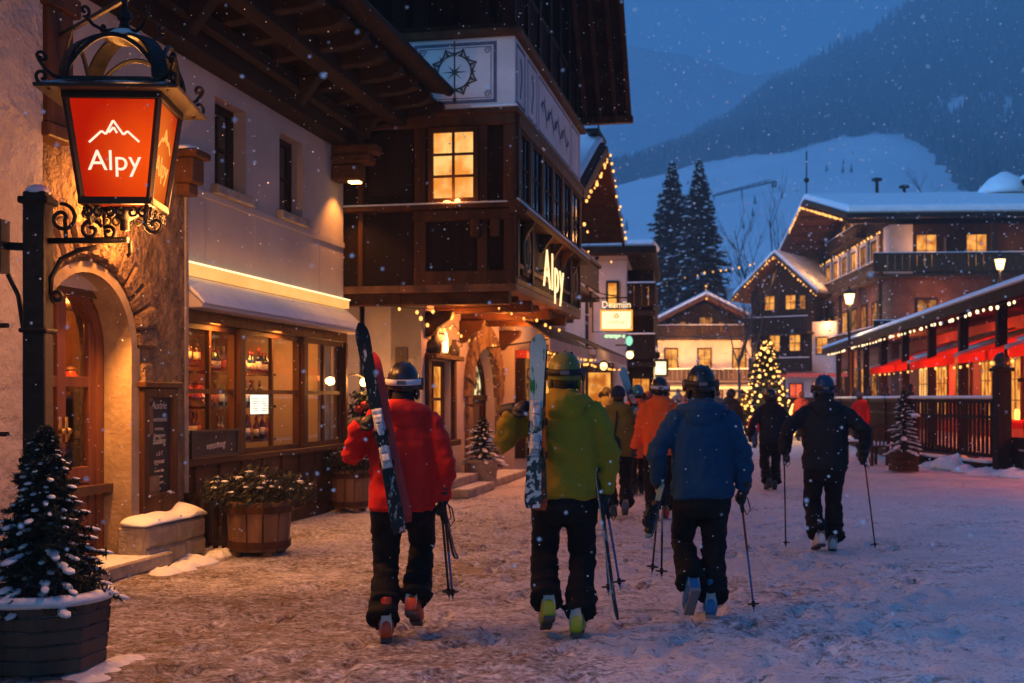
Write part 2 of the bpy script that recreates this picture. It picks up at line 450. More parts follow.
for y in ys:
    for x in xs:
        near = max(0.0, 1 - max(0, y - 24) / 20) if -7 < x < 12 else 0
        z = gz(y) + ((ground_bump(x, y) + prints(x, y)) * near if y > 3 else 0)
        gm.v.append(V((x, y, z)))
gm.f = [(j * nx_ + i, j * nx_ + i + 1, (j + 1) * nx_ + i + 1, (j + 1) * nx_ + i) for j in range(len(ys) - 1) for i in range(nx_ - 1)]
gm.m = [0] * len(gm.f)
def ground_mat():
    m, nt, out = _mat('trodden_snow')
    p = _n(nt, 'BsdfPrincipled', Roughness=.62); p.inputs['Specular IOR Level'].default_value = .35
    co = _coords(nt)
    sx = _n(nt, 'SeparateXYZ'); nt.links.new(co, sx.inputs[0])
    big = _n(nt, 'TexNoise', Scale=.75, Detail=5); nt.links.new(co, big.inputs['Vector'])
    mid = _n(nt, 'TexNoise', Scale=5.5, Detail=7, Roughness=.68); nt.links.new(_coords(nt, (.75, 1.25, 1)), mid.inputs['Vector'])
    fine = _n(nt, 'TexNoise', Scale=24, Detail=6, Roughness=.68); nt.links.new(_coords(nt, (.9, 1.0, 1)), fine.inputs['Vector'])
    vor = _n(nt, 'TexVoronoi', Scale=7.5, feature='DISTANCE_TO_EDGE'); nt.links.new(co, vor.inputs['Vector'])
    vc = _n(nt, 'TexVoronoi', Scale=7.5); nt.links.new(co, vc.inputs['Vector'])
    # snow lies thinner by the houses where people walk in and out
    wear = _math(nt, 'SUBTRACT', .20, _math(nt, 'MULTIPLY', _math(nt, 'SUBTRACT', sx.outputs[0], _math(nt, 'MULTIPLY', sx.outputs[1], .19)), .30), True)
    wear = _math(nt, 'MULTIPLY', wear, _math(nt, 'SUBTRACT', 1.45, _math(nt, 'MULTIPLY', sx.outputs[1], .045), True))
    t = _math(nt, 'ADD', _math(nt, 'MULTIPLY', mid.outputs['Fac'], .46), _math(nt, 'MULTIPLY', fine.outputs['Fac'], .62))
    t = _math(nt, 'ADD', t, _math(nt, 'MULTIPLY', _math(nt, 'SUBTRACT', big.outputs['Fac'], .5), .35))
    t = _math(nt, 'SUBTRACT', t, _math(nt, 'MULTIPLY', _math(nt, 'POWER', wear, 1.6), .125))
    cover = _ramp(nt, t, .345, .50)
    stone = _mix(nt, _ramp(nt, vor.outputs['Distance'], .015, .06), (.03, .022, .018), _mix(nt, vc.outputs['Color'], (.15, .095, .068), (.30, .21, .16)))
    snowc = _ramp(nt, fine.outputs['Fac'], .3, .7, (.76, .74, .76), (.90, .89, .92))
    snowc = _mix(nt, _math(nt, 'MULTIPLY', _ramp(nt, big.outputs['Fac'], .38, .62), .45), snowc, (.52, .46, .46))
    col = _mix(nt, cover, stone, snowc)
    gr = _n(nt, 'TexNoise', Scale=46, Detail=5, Roughness=.75); nt.links.new(_coords(nt, (.8, 1.0, 1)), gr.inputs['Vector'])
    col = _mix(nt, _math(nt, 'MULTIPLY', _ramp(nt, gr.outputs['Fac'], .56, .64), .72), col, (.17, .125, .11))
    hgt = _math(nt, 'ADD', _math(nt, 'MULTIPLY', cover, .6), _math(nt, 'ADD', _math(nt, 'MULTIPLY', fine.outputs['Fac'], .8), _math(nt, 'MULTIPLY', mid.outputs['Fac'], .8)))
    bp = _n(nt, 'Bump', Strength=.9, Distance=.028); nt.links.new(hgt, bp.inputs['Height']); nt.links.new(bp.outputs[0], p.inputs['Normal'])
    nt.links.new(col, p.inputs['Base Color'])
    nt.links.new(_ramp(nt, cover, 0, 1, (.5,) * 3, (.75,) * 3), p.inputs['Roughness'])
    nt.links.new(p.outputs[0], out.inputs['Surface'])
    return m
tag(gm.build('ground', ground_mat(), smooth=True, fix=False), kind='structure')
# ================================================================ hills
def lut(tab, x):
    if x <= tab[0][0]: return tab[0][1]
    for (a, p), (b, q) in zip(tab, tab[1:]):
        if x <= b:
            t = (x - a) / (b - a); t = t * t * (3 - 2 * t) * .5 + t * .5
            return p + (q - p) * t
    return tab[-1][1]
T_MEADOW = [(-400, 330), (400, 240), (560, 205), (610, 186), (660, 176), (710, 163), (760, 152), (809, 145), (877, 136), (945, 142), (1024, 150), (1500, 190)]
T_RIDGE = [(-400, 330), (400, 260), (560, 198), (623, 176), (680, 152), (718, 131), (777, 88), (850, 50), (927, 4), (1024, -60), (1200, -150), (1600, -220)]
def hill_z(t, y):
    px = 512 + 1200 * t
    zm = 1.62 + (398 - lut(T_MEADOW, px)) * 750 / 1200; zr = 1.62 + (398 - lut(T_RIDGE, px)) * 1350 / 1200
    x = t * y
    if y < 750:
        k = max(0, (y - 150) / 600); z = 1.2 + (zm - 1.2) * (k * .75 + .25 * k * k)
    elif y < 1350: z = zm + (zr - zm) * (y - 750) / 600
    else: z = zr - (y - 1350) * .35
    a = min(1, max(0, (y - 150) / 250))
    return z + a * (4.0 * noise.noise((x * .012, y * .012, 0)) + 1.2 * noise.noise((x * .05, y * .05, 5)))
ts = [(-900 + i * 14 - 512) / 1200 for i in range(190)]; hy = [135 + 15 * i for i in range(108)]
hm = MB(); n_ = len(ts)
hm.v = [V((t * y, y, hill_z(t, y) if y > 150 else gz(y) - .5 + (y - 135) * .05)) for y in hy for t in ts]
hm.f = [(j * n_ + i, j * n_ + i + 1, (j + 1) * n_ + i + 1, (j + 1) * n_ + i) for j in range(len(hy) - 1) for i in range(n_ - 1)]
hm.m = [0] * len(hm.f)
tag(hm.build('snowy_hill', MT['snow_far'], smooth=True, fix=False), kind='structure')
# the range behind, a long way off
fm = MB(); fx = list(range(-2600, 3200, 50)); fy = [2700, 2850, 3000, 3150, 3400]
prof = [0.0, .45, 1.0, .6, 0]
T_FAR = [(-700, 120), (300, 60), (520, 40), (640, 48), (760, 70), (900, 60), (1100, -40), (1700, -60)]
for y, k in zip(fy, prof):
    for x in fx:
        px = 512 + 1200 * x / 3000
        h = (398 - lut(T_FAR, px)) * 3000 / 1200
        fm.v.append(V((x, y, h * k + 30 * k * noise.noise((x * .006, y * .004, 1)))))
fm.f = [(j * len(fx) + i, j * len(fx) + i + 1, (j + 1) * len(fx) + i + 1, (j + 1) * len(fx) + i) for j in range(4) for i in range(len(fx) - 1)]
fm.m = [0] * len(fm.f)
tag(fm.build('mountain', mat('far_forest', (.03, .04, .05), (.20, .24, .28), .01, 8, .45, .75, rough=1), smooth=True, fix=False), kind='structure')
# the wooded slope: thousands of firs, one mass
ft = MB()
def fir_low(x, y, z, h, r):
    a0 = RND.uniform(0, 6)
    for k in range(3):
        zb = z + h * (.04 + .26 * k); zt = z + h * (.50 + .26 * k) if k < 2 else z + h
        rr = r * (1 - .27 * k); b = len(ft.v)
        for j in range(6):
            q = rr * RND.uniform(.7, 1.15)
            ft.v.append(V((x + q * math.cos(a0 + j * 1.047), y + q * math.sin(a0 + j * 1.047), zb - RND.uniform(0, .06) * h)))
        ft.v.append(V((x, y, zt)))
        ft.f += [(b + j, b + (j + 1) % 6, b + 6) for j in range(6)]; ft.m += [0] * 6
def wooded(px, y):
    yb = 750 - 300 * max(0, min(1, (px - 915) / 70)) + 26 * noise.noise((px * .02, 0, 0)) + 40 * noise.noise((px * .007, 3, 0))
    if y < yb: return False
    cl = noise.noise((px * .010, y * .006, 9.0))
    return cl < .42 or y > 960
for _ in range(15500):
    px = RND.uniform(540, 1250); y = 430 + 1010 * RND.random() ** .75
    if not wooded(px, y): continue
    t = (px - 512) / 1200
    h = RND.uniform(11, 21)
    fir_low(t * y, y, hill_z(t, y) - .5, h, h * .2)
for _ in range(130):                       # stray firs and bushes out on the meadow's edge
    px = RND.uniform(600, 960); y = RND.uniform(430, 760); t = (px - 512) / 1200
    if noise.noise((px * .03, y * .012, 2.0)) < .12 + .3 * (1 - (y - 430) / 330): continue
    h = RND.uniform(2, 6); fir_low(t * y, y, hill_z(t, y) - .3, h, h * .24)
tag(ft.build('forest', mat('fir_far', (.012, .020, .018), (.030, .044, .040), .05, 4, rough=1, snow=.12), fix=False), 'dark wooded slope of firs above the snowy meadow', 'forest', kind='stuff')
# ================================================================ air
if HAZE:
    hz = MB(); hz.box(-3300, 3300, -70, 3600, -2.0, 640)
    ho = hz.build('haze', D.materials.new('haze_air'), fix=True)
    m = D.materials['haze_air']; m.use_nodes = True; m.node_tree.nodes.clear()
    o_ = m.node_tree.nodes.new('ShaderNodeOutputMaterial'); pv = m.node_tree.nodes.new('ShaderNodeVolumePrincipled')
    pv.inputs['Color'].default_value = (.62, .82, .97, 1); pv.inputs['Density'].default_value = HAZE
    m.node_tree.links.new(pv.outputs[0], o_.inputs['Volume'])
    tag(ho, kind='stuff')
# ================================================================ falling snow: small flakes in the air of the street
sn = MB()
def flake(p, r):
    b = len(sn.v)
    q = RND.uniform(.6, 1.0)
    d = [V((r, 0, 0)), V((-r, 0, 0)), V((0, r * q, 0)), V((0, -r, 0)), V((0, 0, r)), V((0, 0, -r * q))]
    e = noise.random_unit_vector(); ro = e.to_track_quat('Z', 'Y')
    sn.v.extend([p + ro @ k for k in d])
    sn.f.extend([tuple(b + i for i in f) for f in ((0, 2, 4), (2, 1, 4), (1, 3, 4), (3, 0, 4), (2, 0, 5), (1, 2, 5), (3, 1, 5), (0, 3, 5))]); sn.m += [0] * 8
for _ in range(13000):
    y = 3.2 + 27 * RND.random() ** .7
    x = RND.uniform(-.56, .56) * y; z = RND.uniform(-.18, .40) * y + CAM_H
    if z < .02: continue
    flake(V((x, y, z)), RND.choice((.0025, .003, .0035, .0045, .006)) * RND.uniform(.8, 1.25))
for _ in range(260):
    y = RND.uniform(2.6, 9); flake(V((RND.uniform(-.5, .5) * y, y, CAM_H + RND.uniform(-.15, .35) * y)), RND.uniform(.004, .0075))
for _ in range(7000):
    y = 28 + 90 * RND.random()
    flake(V((RND.uniform(-.1, .55) * y, y, CAM_H + RND.uniform(0, .40) * y)), RND.uniform(.015, .042))
m_, nt_, out_ = _mat('snowflake')
df = _n(nt_, 'BsdfDiffuse'); df.inputs[0].default_value = (.92, .93, .95, 1); tr = _n(nt_, 'BsdfTranslucent'); tr.inputs[0].default_value = (.92, .93, .95, 1)
mx = _n(nt_, 'MixShader'); mx.inputs[0].default_value = .5
nt_.links.new(df.outputs[0], mx.inputs[1]); nt_.links.new(tr.outputs[0], mx.inputs[2]); nt_.links.new(mx.outputs[0], out_.inputs[0])
tag(sn.build('falling_snow', m_, fix=False), 'snowflakes drifting through the air over the street', 'snowfall', kind='stuff')
# ================================================================ rough plastered house at the near corner
FS = lambda v: on_right(S, v)          # wall along the street that looks to the street
nh = empty('house', S(-6.6, 5.5, 0), 'house corner of rough cream plaster behind the lantern post, wooden post up its edge', 'house')
m = MB(S); m.box(-9.5, -5.75, 1.0, 8.92, -.1, 9.5); m.build('wall', MT['plaster_rough'], nh)
m = MB(S); m.box(-6.0, -5.70, 8.93, 9.30, 3.9, 9.5); m.box(-6.0, -5.66, 8.88, 9.36, 4.86, 5.02)
m.box(-6.0, -5.68, 8.90, 9.33, 3.78, 3.9); m.build('corner_post', MT['wood_warm'], nh, bevel=.012)
# ================================================================ bottle shop
shop = empty('shop_house', S(-6.5, 13, 0), 'plastered shop house with stone door arch, glowing strip over its windows and deep dark eaves', 'shop')
UW = -6.04
wins = [(12.74, 13.60, 4.05, 5.08), (14.64, 15.46, 4.05, 5.08)]
m = MB(FS(0)); m.wall(8.9, 17.1, 2.62, 5.6, wins, UW, -6.55); m.build('wall', MT['plaster_fine'], shop)
# end wall, back wall, floor and ceiling of the sales room
m = MB(S); m.box(-9.5, -6.045, 16.95, 17.1, 0, 2.62); m.box(-9.5, -6.56, 16.95, 17.1, 2.62, 6.2); m.parts('end_wall', MT['plaster_fine'], shop)
m = MB(S); m.box(-7.75, -7.6, 8.95, 16.95, 0, 2.62); m.box(-7.6, -6.06, 8.95, 16.95, .72, .80); m.box(-7.6, -6.10, 8.95, 16.95, 2.56, 2.615)
m.build('room_lining', mat('room_lining', (.05, .021, .008), (.09, .04, .015), 3, rough=.8), shop)
m = MB(S); m.box(-7.55, -6.2, 11.62, 11.76, 0, 2.55); m.build('partition', MT['wood_warm'], shop)
# band course, pilaster joints
m = MB(S)
for a, b, c, d in wins:
    m.box(UW - .02, UW + .09, a - .10, b + .10, c - .11, c - .003)
m.parts('window_ledge', MT['stone'], shop, bevel=.01)
for a, b, c, d in wins:
    window(shop, FS(UW), a + .004, b - .004, c + .004, d - .004, -.16, 2, 2, MT['wood_dark'], MT['dark_glass'], .07, .08)
m = MB(S)
for u in (12.5, 13.85, 15.0, 16.1): m.box(UW - .01, UW + .006, u, u + .035, 3.1, 3.98)
m.box(UW - .01, UW + .028, 11.8, 17.08, 3.86, 3.935)
m.parts('wall_batten', MT['plaster_fine'], shop)
# stone portal
AC, AW, SP, PV = 9.83, .80, 2.10, -5.90           # arch centre, half width, spring height, face
m = MB(FS(0)); arc = [(AC + AW * math.cos(PI * i / 20), SP + AW * .86 * math.sin(PI * i / 20)) for i in range(21)][::-1]
U0, U1, ZT = 8.93, 11.72, 4.12
for d0 in (PV, -6.45):
    m.add([(U0, d0, 0), (AC - AW, d0, 0), (AC - AW, d0, SP), (U0, d0, SP), (U0, d0, ZT), (U1, d0, 0), (AC + AW, d0, 0), (AC + AW, d0, SP), (U1, d0, SP), (U1, d0, ZT)], [(0, 1, 2, 3), (6, 5, 8, 7)])
    pts = [(U0, SP)] + arc + [(U1, SP)]
    for (a, za), (b, zb) in zip(pts, pts[1:]): m.add([(a, d0, za), (b, d0, zb), (b, d0, ZT), (a, d0, ZT)], [(0, 1, 2, 3)])
m.add([(U0, PV, ZT), (U1, PV, ZT), (U1, -6.45, ZT), (U0, -6.45, ZT), (U1, PV, 0), (U1, -6.45, 0), (U0, PV, 0), (U0, -6.45, 0)], [(0, 1, 2, 3), (4, 5, 2, 1), (6, 7, 3, 0)])
path = [(AC - AW, 0)] + arc + [(AC + AW, 0)]
for (a, za), (b, zb) in zip(path, path[1:]): m.add([(a, PV, za), (b, PV, zb), (b, -6.45, zb), (a, -6.45, za)], [(0, 1, 2, 3)])
m.build('portal', MT['stone_wall'], shop)
# smooth reveal and rough ring of wedge stones
m = MB(FS(0)); r0, r1 = AW, AW + .12
for k in range(20):
    p = []
    for d in (PV + .03, -6.16):
        for r, i in ((AW - .06, k), (AW - .06, k + 1), (AW + .05, k + 1), (AW + .05, k)):
            a = PI * i / 20; p.append((AC + r * math.cos(a), d, SP + r * .88 * math.sin(a)))
    m.hexa(p)
m.box(AC + AW - .06, AC + AW + .10, -6.16, PV + .03, 0.0, SP); m.box(AC - AW - .05, AC - AW + .06, -6.16, PV + .03, 0.0, SP)
m.build('door_surround', mat('pale_sandstone', (.26, .175, .10), (.40, .29, .18), 4, 8, bump=.5, bscale=20, rough=.9, bdist=.02), shop)
m = MB(FS(0)); nst = 15
for k in range(nst):
    a0 = PI * (k + .06) / nst; a1 = PI * (k + .94) / nst
    ra, rb = AW + .055, AW + .40 + RND.uniform(-.05, .07); q = RND.uniform(.0, .05); p = []
    for d in (PV + .05 + q, PV - .05):
        for r, a in ((ra, a0), (ra, a1), (rb, a1), (rb, a0)): p.append((AC + r * math.cos(a), d, SP + r * .92 * math.sin(a)))
    m.hexa(p)
z = .5
while z < SP - .15:
    h = RND.uniform(.28, .42); w = RND.uniform(.20, .36)
    m.box(AC + AW + .11, AC + AW + .11 + w, PV - .05, PV + .04 + RND.uniform(0, .03), z, z + h - .02); z += h
m.build('arch_stones', MT['stone_wall'], shop, bevel=.025)
# door leaf with glass, glazed side, inside shelf wall
DV = -6.13
m = MB(FS(0)); da = [(AC + (AW - .12) * math.cos(PI * i / 16), SP + (AW - .12) * .86 * math.sin(PI * i / 16)) for i in range(17)][::-1]
for (a, za), (b, zb) in zip(da, da[1:]):
    ca, cb = AC + (a - AC) * .82, AC + (b - AC) * .82; xa, xb = SP + (za - SP) * .82, SP + (zb - SP) * .82
    m.hexa([(a, DV, za), (b, DV, zb), (b, DV - .1, zb), (a, DV - .1, za), (ca, DV, xa), (cb, DV, xb), (cb, DV - .1, xb), (ca, DV - .1, xa)])
for s in (-1, 1):
    a, b = sorted((AC + s * (AW - .12), AC + s * (AW - .24))); m.box(a, b, DV - .1, DV, .12, SP)
m.build('door_frame', MT['wood_door'], shop)
dr = MB(FS(0)); iw = AW - .245
for a, b in ((AC - iw, AC - iw + .10), (AC - .07, AC + .07), (AC + iw - .10, AC + iw)): dr.box(a, b, DV - .075, DV - .015, .14, SP + .48 - abs((a + b) / 2 - AC) * .5)
for z0, z1 in ((.14, .32), (.82, .98), (1.72, 1.82)): dr.box(AC - iw, AC + iw, DV - .07, DV - .02, z0, z1)
dr.box(AC - iw + .1, AC + iw - .1, DV - .06, DV - .03, .32, .82)
dro = dr.build('door', MT['wood_door'], shop, bevel=.006)
m = MB(FS(0)); m.box(AC - iw + .10, AC + iw - .10, DV - .05, DV - .045, .98, 2.62); m.build('pane', MT['glass'], dro)
m = MB(FS(0))
for s in (-.05, .05): m.ell((AC + s, DV + .02, 1.32), (.03, .035, .03)); m.box(AC + s - .02, AC + s + .02, DV - .015, DV + .003, 1.22, 1.45)
m.parts('handle', mat('brass', (.35, .22, .08), (.5, .32, .12), 9, rough=.35, metal=.9), dro, True)
# plinth with its own snow
m = MB(S); m.box(-5.905, -5.62, 10.36, 11.62, 0, .40)
for i in range(3): m.box(-5.64, -5.598 + RND.uniform(0, .015), 10.38 + i * .41, 10.76 + i * .41, .015, .185)
for i in range(4): m.box(-5.64, -5.598 + RND.uniform(0, .015), 10.37 + i * .31, 10.66 + i * .31, .20, .385)
pl = m.build('plinth', MT['stone'], shop, bevel=.025)
m = MB(S)
rs = []
for i in range(15):
    u = 10.33 + 1.33 * i / 14; k = math.sin(PI * min(1, max(0, i / 14))) ** .3 if 0 < i < 14 else .3
    hgt = (.065 + .03 * noise.noise((u * 3, 0, 0)) + (.05 if i > 10 else 0)) * k
    rs.append([(-5.90, u, .398), (-5.58 + .015 * noise.noise((u * 4, 2, 0)), u, .398), (-5.57, u, .398 + hgt * .5), (-5.64, u, .40 + hgt * 1.1), (-5.78, u, .41 + hgt * 1.35), (-5.90, u, .41 + hgt * 1.5)])
m.rings(rs); m.build('snow_cover', MT['snow'], pl, True, sub=1)
m = MB(S); m.box(-5.93, -5.52, 9.0, 10.74, 0, .14); m.box(-6.42, -5.90, AC - AW + .1, AC + AW - .1, 0, .12); m.build('door_step', MT['stone_snow'], shop, bevel=.02)
# corbel block by the portal top
m = MB(S); m.box(-6.1, -5.70, 11.50, 11.78, 3.86, 4.12); m.box(-6.1, -5.64, 11.46, 11.82, 4.12, 4.20); m.box(-6.1, -5.76, 11.54, 11.76, 3.74, 3.86)
co = m.build('corbel', MT['wood_warm_flat'], shop, bevel=.015)
m = MB(S); m.ell((-5.84, 11.62, 4.21), (.15, .15, .06), 10, 6); m.build('snow_cover', MT['snow'], co, True)
m = MB(S); m.box(-6.06, -5.885, 11.722, 11.80, 0.42, 4.12); m.build('portal_edge', MT['stone'], shop, bevel=.01)
# shop front: wooden base, posts, fascia, three glazed bays
BV = -5.98
m = MB(S); m.box(-6.1, BV, 11.82, 17.05, 0, .90); m.box(-6.1, BV + .07, 11.82, 17.05, .88, .95); m.box(-6.1, BV + .05, 11.82, 17.05, 0, .16)
for i in range(9): m.box(BV - .01, BV + .025, 12.1 + i * .61, 12.16 + i * .61, .16, .88)
m.build('window_base', MT['wood_warm_flat'], shop, bevel=.008)
m = MB(S); m.box(-6.12, BV + .02, 11.81, 17.06, 2.44, 2.66)
for a, b in ((11.81, 11.88), (13.24, 13.40), (15.28, 15.44), (16.96, 17.06)): m.box(-6.12, BV + .03, a, b, .95, 2.44)
m.build('shop_front', MT['wood_warm'], shop, bevel=.01)
for a, b, nx in ((11.88, 13.24, 2), (13.40, 15.28, 2), (15.44, 16.96, 2)):
    window(shop, FS(BV), a + .002, b - .002, .952, 2.438, -.02, nx, 2, MT['wood_warm'], MT['glass'], .06, .07, bars=.05, name='shop_window')
m = MB(S)
for k, (a, b) in enumerate(((15.52, 15.9), (16.4, 16.9))):
    n = 8; pr = [(a + (b - a) * i / n, -6.16 - .02 * (i % 2)) for i in range(n + 1)]
    m.add([(v, u, z) for z in (.98, 2.42) for u, v in pr] + [(v - .015, u, z) for z in (.98, 2.42) for u, v in pr],
          [(i, i + 1, n + 2 + i, n + 1 + i) for i in range(n)] + [(2 * n + 2 + i, 3 * n + 3 + i, 3 * n + 4 + i, 2 * n + 3 + i) for i in range(n)])
m.parts('curtain', mat('curtain_cloth', (.55, .38, .20), (.68, .50, .28), 4, rough=.9), shop)
# shelves inside
shelf_z = [(11.87, 13.4, 2.03), (11.87, 13.4, 1.60), (11.87, 13.4, 1.16), (13.4, 15.35, 1.95), (13.4, 15.35, 1.52), (13.4, 15.35, 1.08), (9.9, 11.6, 1.16), (9.9, 11.6, 1.72)]
for a, b, z in shelf_z:
    m = MB(S); m.box(-6.75, -6.38, a, b, z - .03, z) if a > 11 else m.box(-7.1, -6.70, a, b, z - .03, z); m.build('shelf', MT['wood_warm_flat'], shop, fix=False)
m = MB(S); m.box(-6.80, -6.76, 11.9, 13.5, .8, 2.5); m.box(-6.85, -6.76, 13.5, 13.6, .8, 2.5); m.box(-7.2, -7.16, 8.97, 11.7, .8, 2.55); m.build('cabinet_back', mat('cabinet_back', (.10, .042, .014), (.16, .07, .024), 3, rough=.8), shop)
# sloped hood over the windows and the glowing strip
m = MB(S); hp = [(-6.045, 2.90), (-5.74, 2.62), (-5.74, 2.58), (-6.045, 2.58)]
m.prism(hp, 11.80, 17.25, lambda p, q, t: (p, t, q)); hood = m.build('window_hood', MT['plaster'], shop, bevel=.01)
m = MB(S); m.prism([(-6.04, 2.904), (-5.735, 2.624), (-5.72, 2.64), (-5.80, 2.74), (-6.04, 2.95)], 11.82, 17.24, lambda p, q, t: (p, t, q)); m.build('snow_cover', MT['snow'], hood, bevel=.015)
m = MB(S); m.box(-6.04, -5.955, 11.80, 17.12, 2.955, 3.075); st = m.build('light_strip', emit('strip_glow', (1.0, .50, .15), 1.35, (.95, .38, .09), 1.2), shop)
m = MB(S); m.box(-6.04, -5.94, 11.79, 17.14, 3.077, 3.092); m.build('strip_top', emit('strip_top_glow', (1.0, .66, .32), 2.6), st)
# deep eaves
m = MB(S); m.box(-6.6, -5.76, 8.9, 17.16, 5.30, 5.62); m.box(-5.32, -5.08, 8.9, 17.18, 5.66, 5.94); m.box(-5.74, -5.62, 8.9, 17.17, 5.50, 5.66)
m.build('eaves_beam', MT['wood_dark_flat'], shop, bevel=.015)
m = MB(S); m.prism([(-6.7, 5.64), (-4.62, 5.98), (-4.62, 6.02), (-6.7, 5.70)], 8.9, 17.2, lambda p, q, t: (p, t, q)); m.build('soffit', MT['wood_board_u'], shop)
m = MB(S); u = 9.2
while u < 17.2:
    m.prism([(-6.0, 5.60), (-5.05, 5.76), (-4.67, 5.79), (-4.54, 5.85), (-4.50, 5.94), (-4.56, 6.0), (-6.0, 5.78)], u, u + .17, lambda p, q, t: (p, t, q)); u += .72
m.parts('rafter', MT['wood_dark_flat'], shop, bevel=.012)
m = MB(S); m.prism([(-9.5, 7.0), (-4.42, 6.05), (-4.42, 6.14), (-9.5, 7.15)], 8.9, 17.0, lambda p, q, t: (p, t, q))
m.tube([(-4.38, 8.9, 6.10), (-4.38, 17.0, 6.10)], .075, 10); ro = m.build('roof', MT['wood_dark_flat'], shop)
m = MB(S); m.prism([(-9.5, 7.155), (-4.44, 6.145), (-4.40, 6.18), (-4.48, 6.28), (-9.5, 7.34)], 8.95, 16.98, lambda p, q, t: (p, t, q)); m.build('snow_cover', MT['snow'], ro, bevel=.04)
# carved brackets with small down lights
for u in (16.55,):
    m = MB(S); m.box(-6.04, -5.60, u, u + .30, 4.78, 5.02); m.box(-6.04, -5.45, u - .02, u + .32, 5.02, 5.16); m.box(-6.04, -5.35, u, u + .3, 5.16, 5.30)
    m.build('eaves_bracket', MT['wood_warm_flat'], shop, bevel=.03)
    m = MB(S); m.box(-5.80, -5.64, u + .08, u + .22, 4.755, 4.778); m.build('down_light', emit('spot_glow', (1, .60, .2), 9), shop)
for u0 in (11.2, 14.2, 16.5):
    m = MB(S); m.prism([(-5.6, 5.3), (-5.35, 5.62), (-5.2, 5.66), (-5.6, 5.66)], u0, u0 + .18, lambda p, q, t: (p, t, q)); m.build('eaves_bracket', MT['wood_dark_flat'], shop, bevel=.02)
# ---------------------------------------------------------------- bottles: every bottle stands free on its shelf
def bottle_mb(h, r, neck, lab):
    b = MB(); b.lathe([(0, 0), (r * .96, 0), (r, .01), (r, h * .58), (r * .8, h * .66), (neck, h * .74), (neck, h), (0, h)], (0, 0, 0), 10, 0)
    b.lathe([(r + .002, h * .16), (r + .002, h * .46)], (0, 0, 0), 10, 1); b.lathe([(neck + .003, h * .86), (neck + .003, h + .003), (0, h + .003)], (0, 0, 0), 8, 2)
    return b
kinds = []
for i, (gc, lc, cc, adj) in enumerate((((.004, .03, .008), (.55, .48, .34), (.25, .02, .02), 'green'), ((.05, .016, .004), (.60, .50, .30), (.02, .02, .02), 'brown'), ((.16, .05, .006), (.5, .12, .06), (.35, .20, .05), 'amber'), ((.008, .006, .008), (.62, .58, .5), (.3, .03, .03), 'black'))):
    mats_ = [mat('bottle_' + adj, gc, rough=.1, spec=.7), mat('bottle_label_' + adj, lc, rough=.8), mat('bottle_cap_' + adj, cc, rough=.5)]
    o = bottle_mb(.27 + .02 * i, .037 + .003 * (i % 2), .014, 0).build('bottle', mats_, None, True, fix=False)
    kinds.append([o, adj, False])
def put_bottle(k, p, where, grp):
    o, adj, used = kinds[k]
    if used: c = o.copy(); COL.objects.link(c)
    else: c = o; kinds[k][2] = True
    c.location = p; c.rotation_euler = (0, 0, RND.uniform(0, 6))
    tag(c, '%s glass bottle %s' % (adj, where), 'bottle', grp % adj)
    return c
rows = {0: 'on the top shelf of the shop window beside the portal', 2: 'on the bottom shelf of the shop window beside the portal', 3: 'on the top shelf of the middle shop window', 4: 'on the second shelf of the middle shop window', 5: 'on the bottom shelf of the middle shop window', 6: 'on the lit shelf behind the arched door'}
for k, where in rows.items():
    a, b, z = shelf_z[k]; n = int((b - a - .2) / (.115 if k != 6 else .26)); v = -6.46 if a > 11 else -6.8
    for i in range(n):
        if RND.random() < (.12 if k < 3 else .25): continue
        q = (0, 0, 1, 1, 3)[RND.randrange(5)] if k == 0 else (1, 2, 2, 3, 0)[RND.randrange(5)]
        put_bottle(q, S(v + RND.uniform(-.03, .03), a + .12 + i * (b - a - .2) / n, z), where, '%s bottles ' + where)
jar = MB(); jar.lathe([(0, 0), (.065, 0), (.085, .05), (.085, .12), (.06, .16), (.06, .18), (0, .18)], (0, 0, 0), 12)
jm = mat('red_glaze', (.30, .02, .01), (.42, .04, .02), 4, rough=.3); jo = jar.build('jar', jm, None, True, fix=False); jl = MB(); jl.lathe([(.064, .18), (.064, .20), (.02, .22), (0, .225)], (0, 0, 0), 12)
jl.build('lid', mat('lid_dark', (.1, .03, .01), rough=.4), jo, True)
jars = [(1, 'on the middle shelf of the shop window beside the portal'), (7, 'on the high shelf behind the arched door')]; first = True
for k, where in jars:
    a, b, z = shelf_z[k]
    for i in range(5):
        o = jo if first else copy_tree(jo); first = False
        o.location = S(-6.5 if a > 11 else -6.85, a + .16 + i * (b - a - .3) / 4, z); tag(o, 'round red lidded jar ' + where, 'jar', 'red jars ' + where)
# lit card in the window
card = empty('menu_card', S(-6.12, 14.15, 1.50), 'small glowing white menu card with two columns hanging in the middle shop window', 'menu')
m = MB(S); m.box(-6.13, -6.115, 13.93, 14.50, 1.42, 1.66); m.build('card', emit('card_glow', (1.0, .92, .72), 1.9), card)
m = MB(S)
for i in range(6):
    for u0 in (13.97, 14.25): m.box(-6.116, -6.111, u0, u0 + RND.uniform(.10, .2), 1.455 + i * .03, 1.463 + i * .03)
m.build('print', mat('card_print', (.10, .12, .06)), card)
m = MB(S); m.box(-6.135, -6.11, 13.92, 14.51, 1.41, 1.419); m.box(-6.135, -6.11, 13.92, 14.51, 1.661, 1.67); m.build('rim', MT['black'], card)
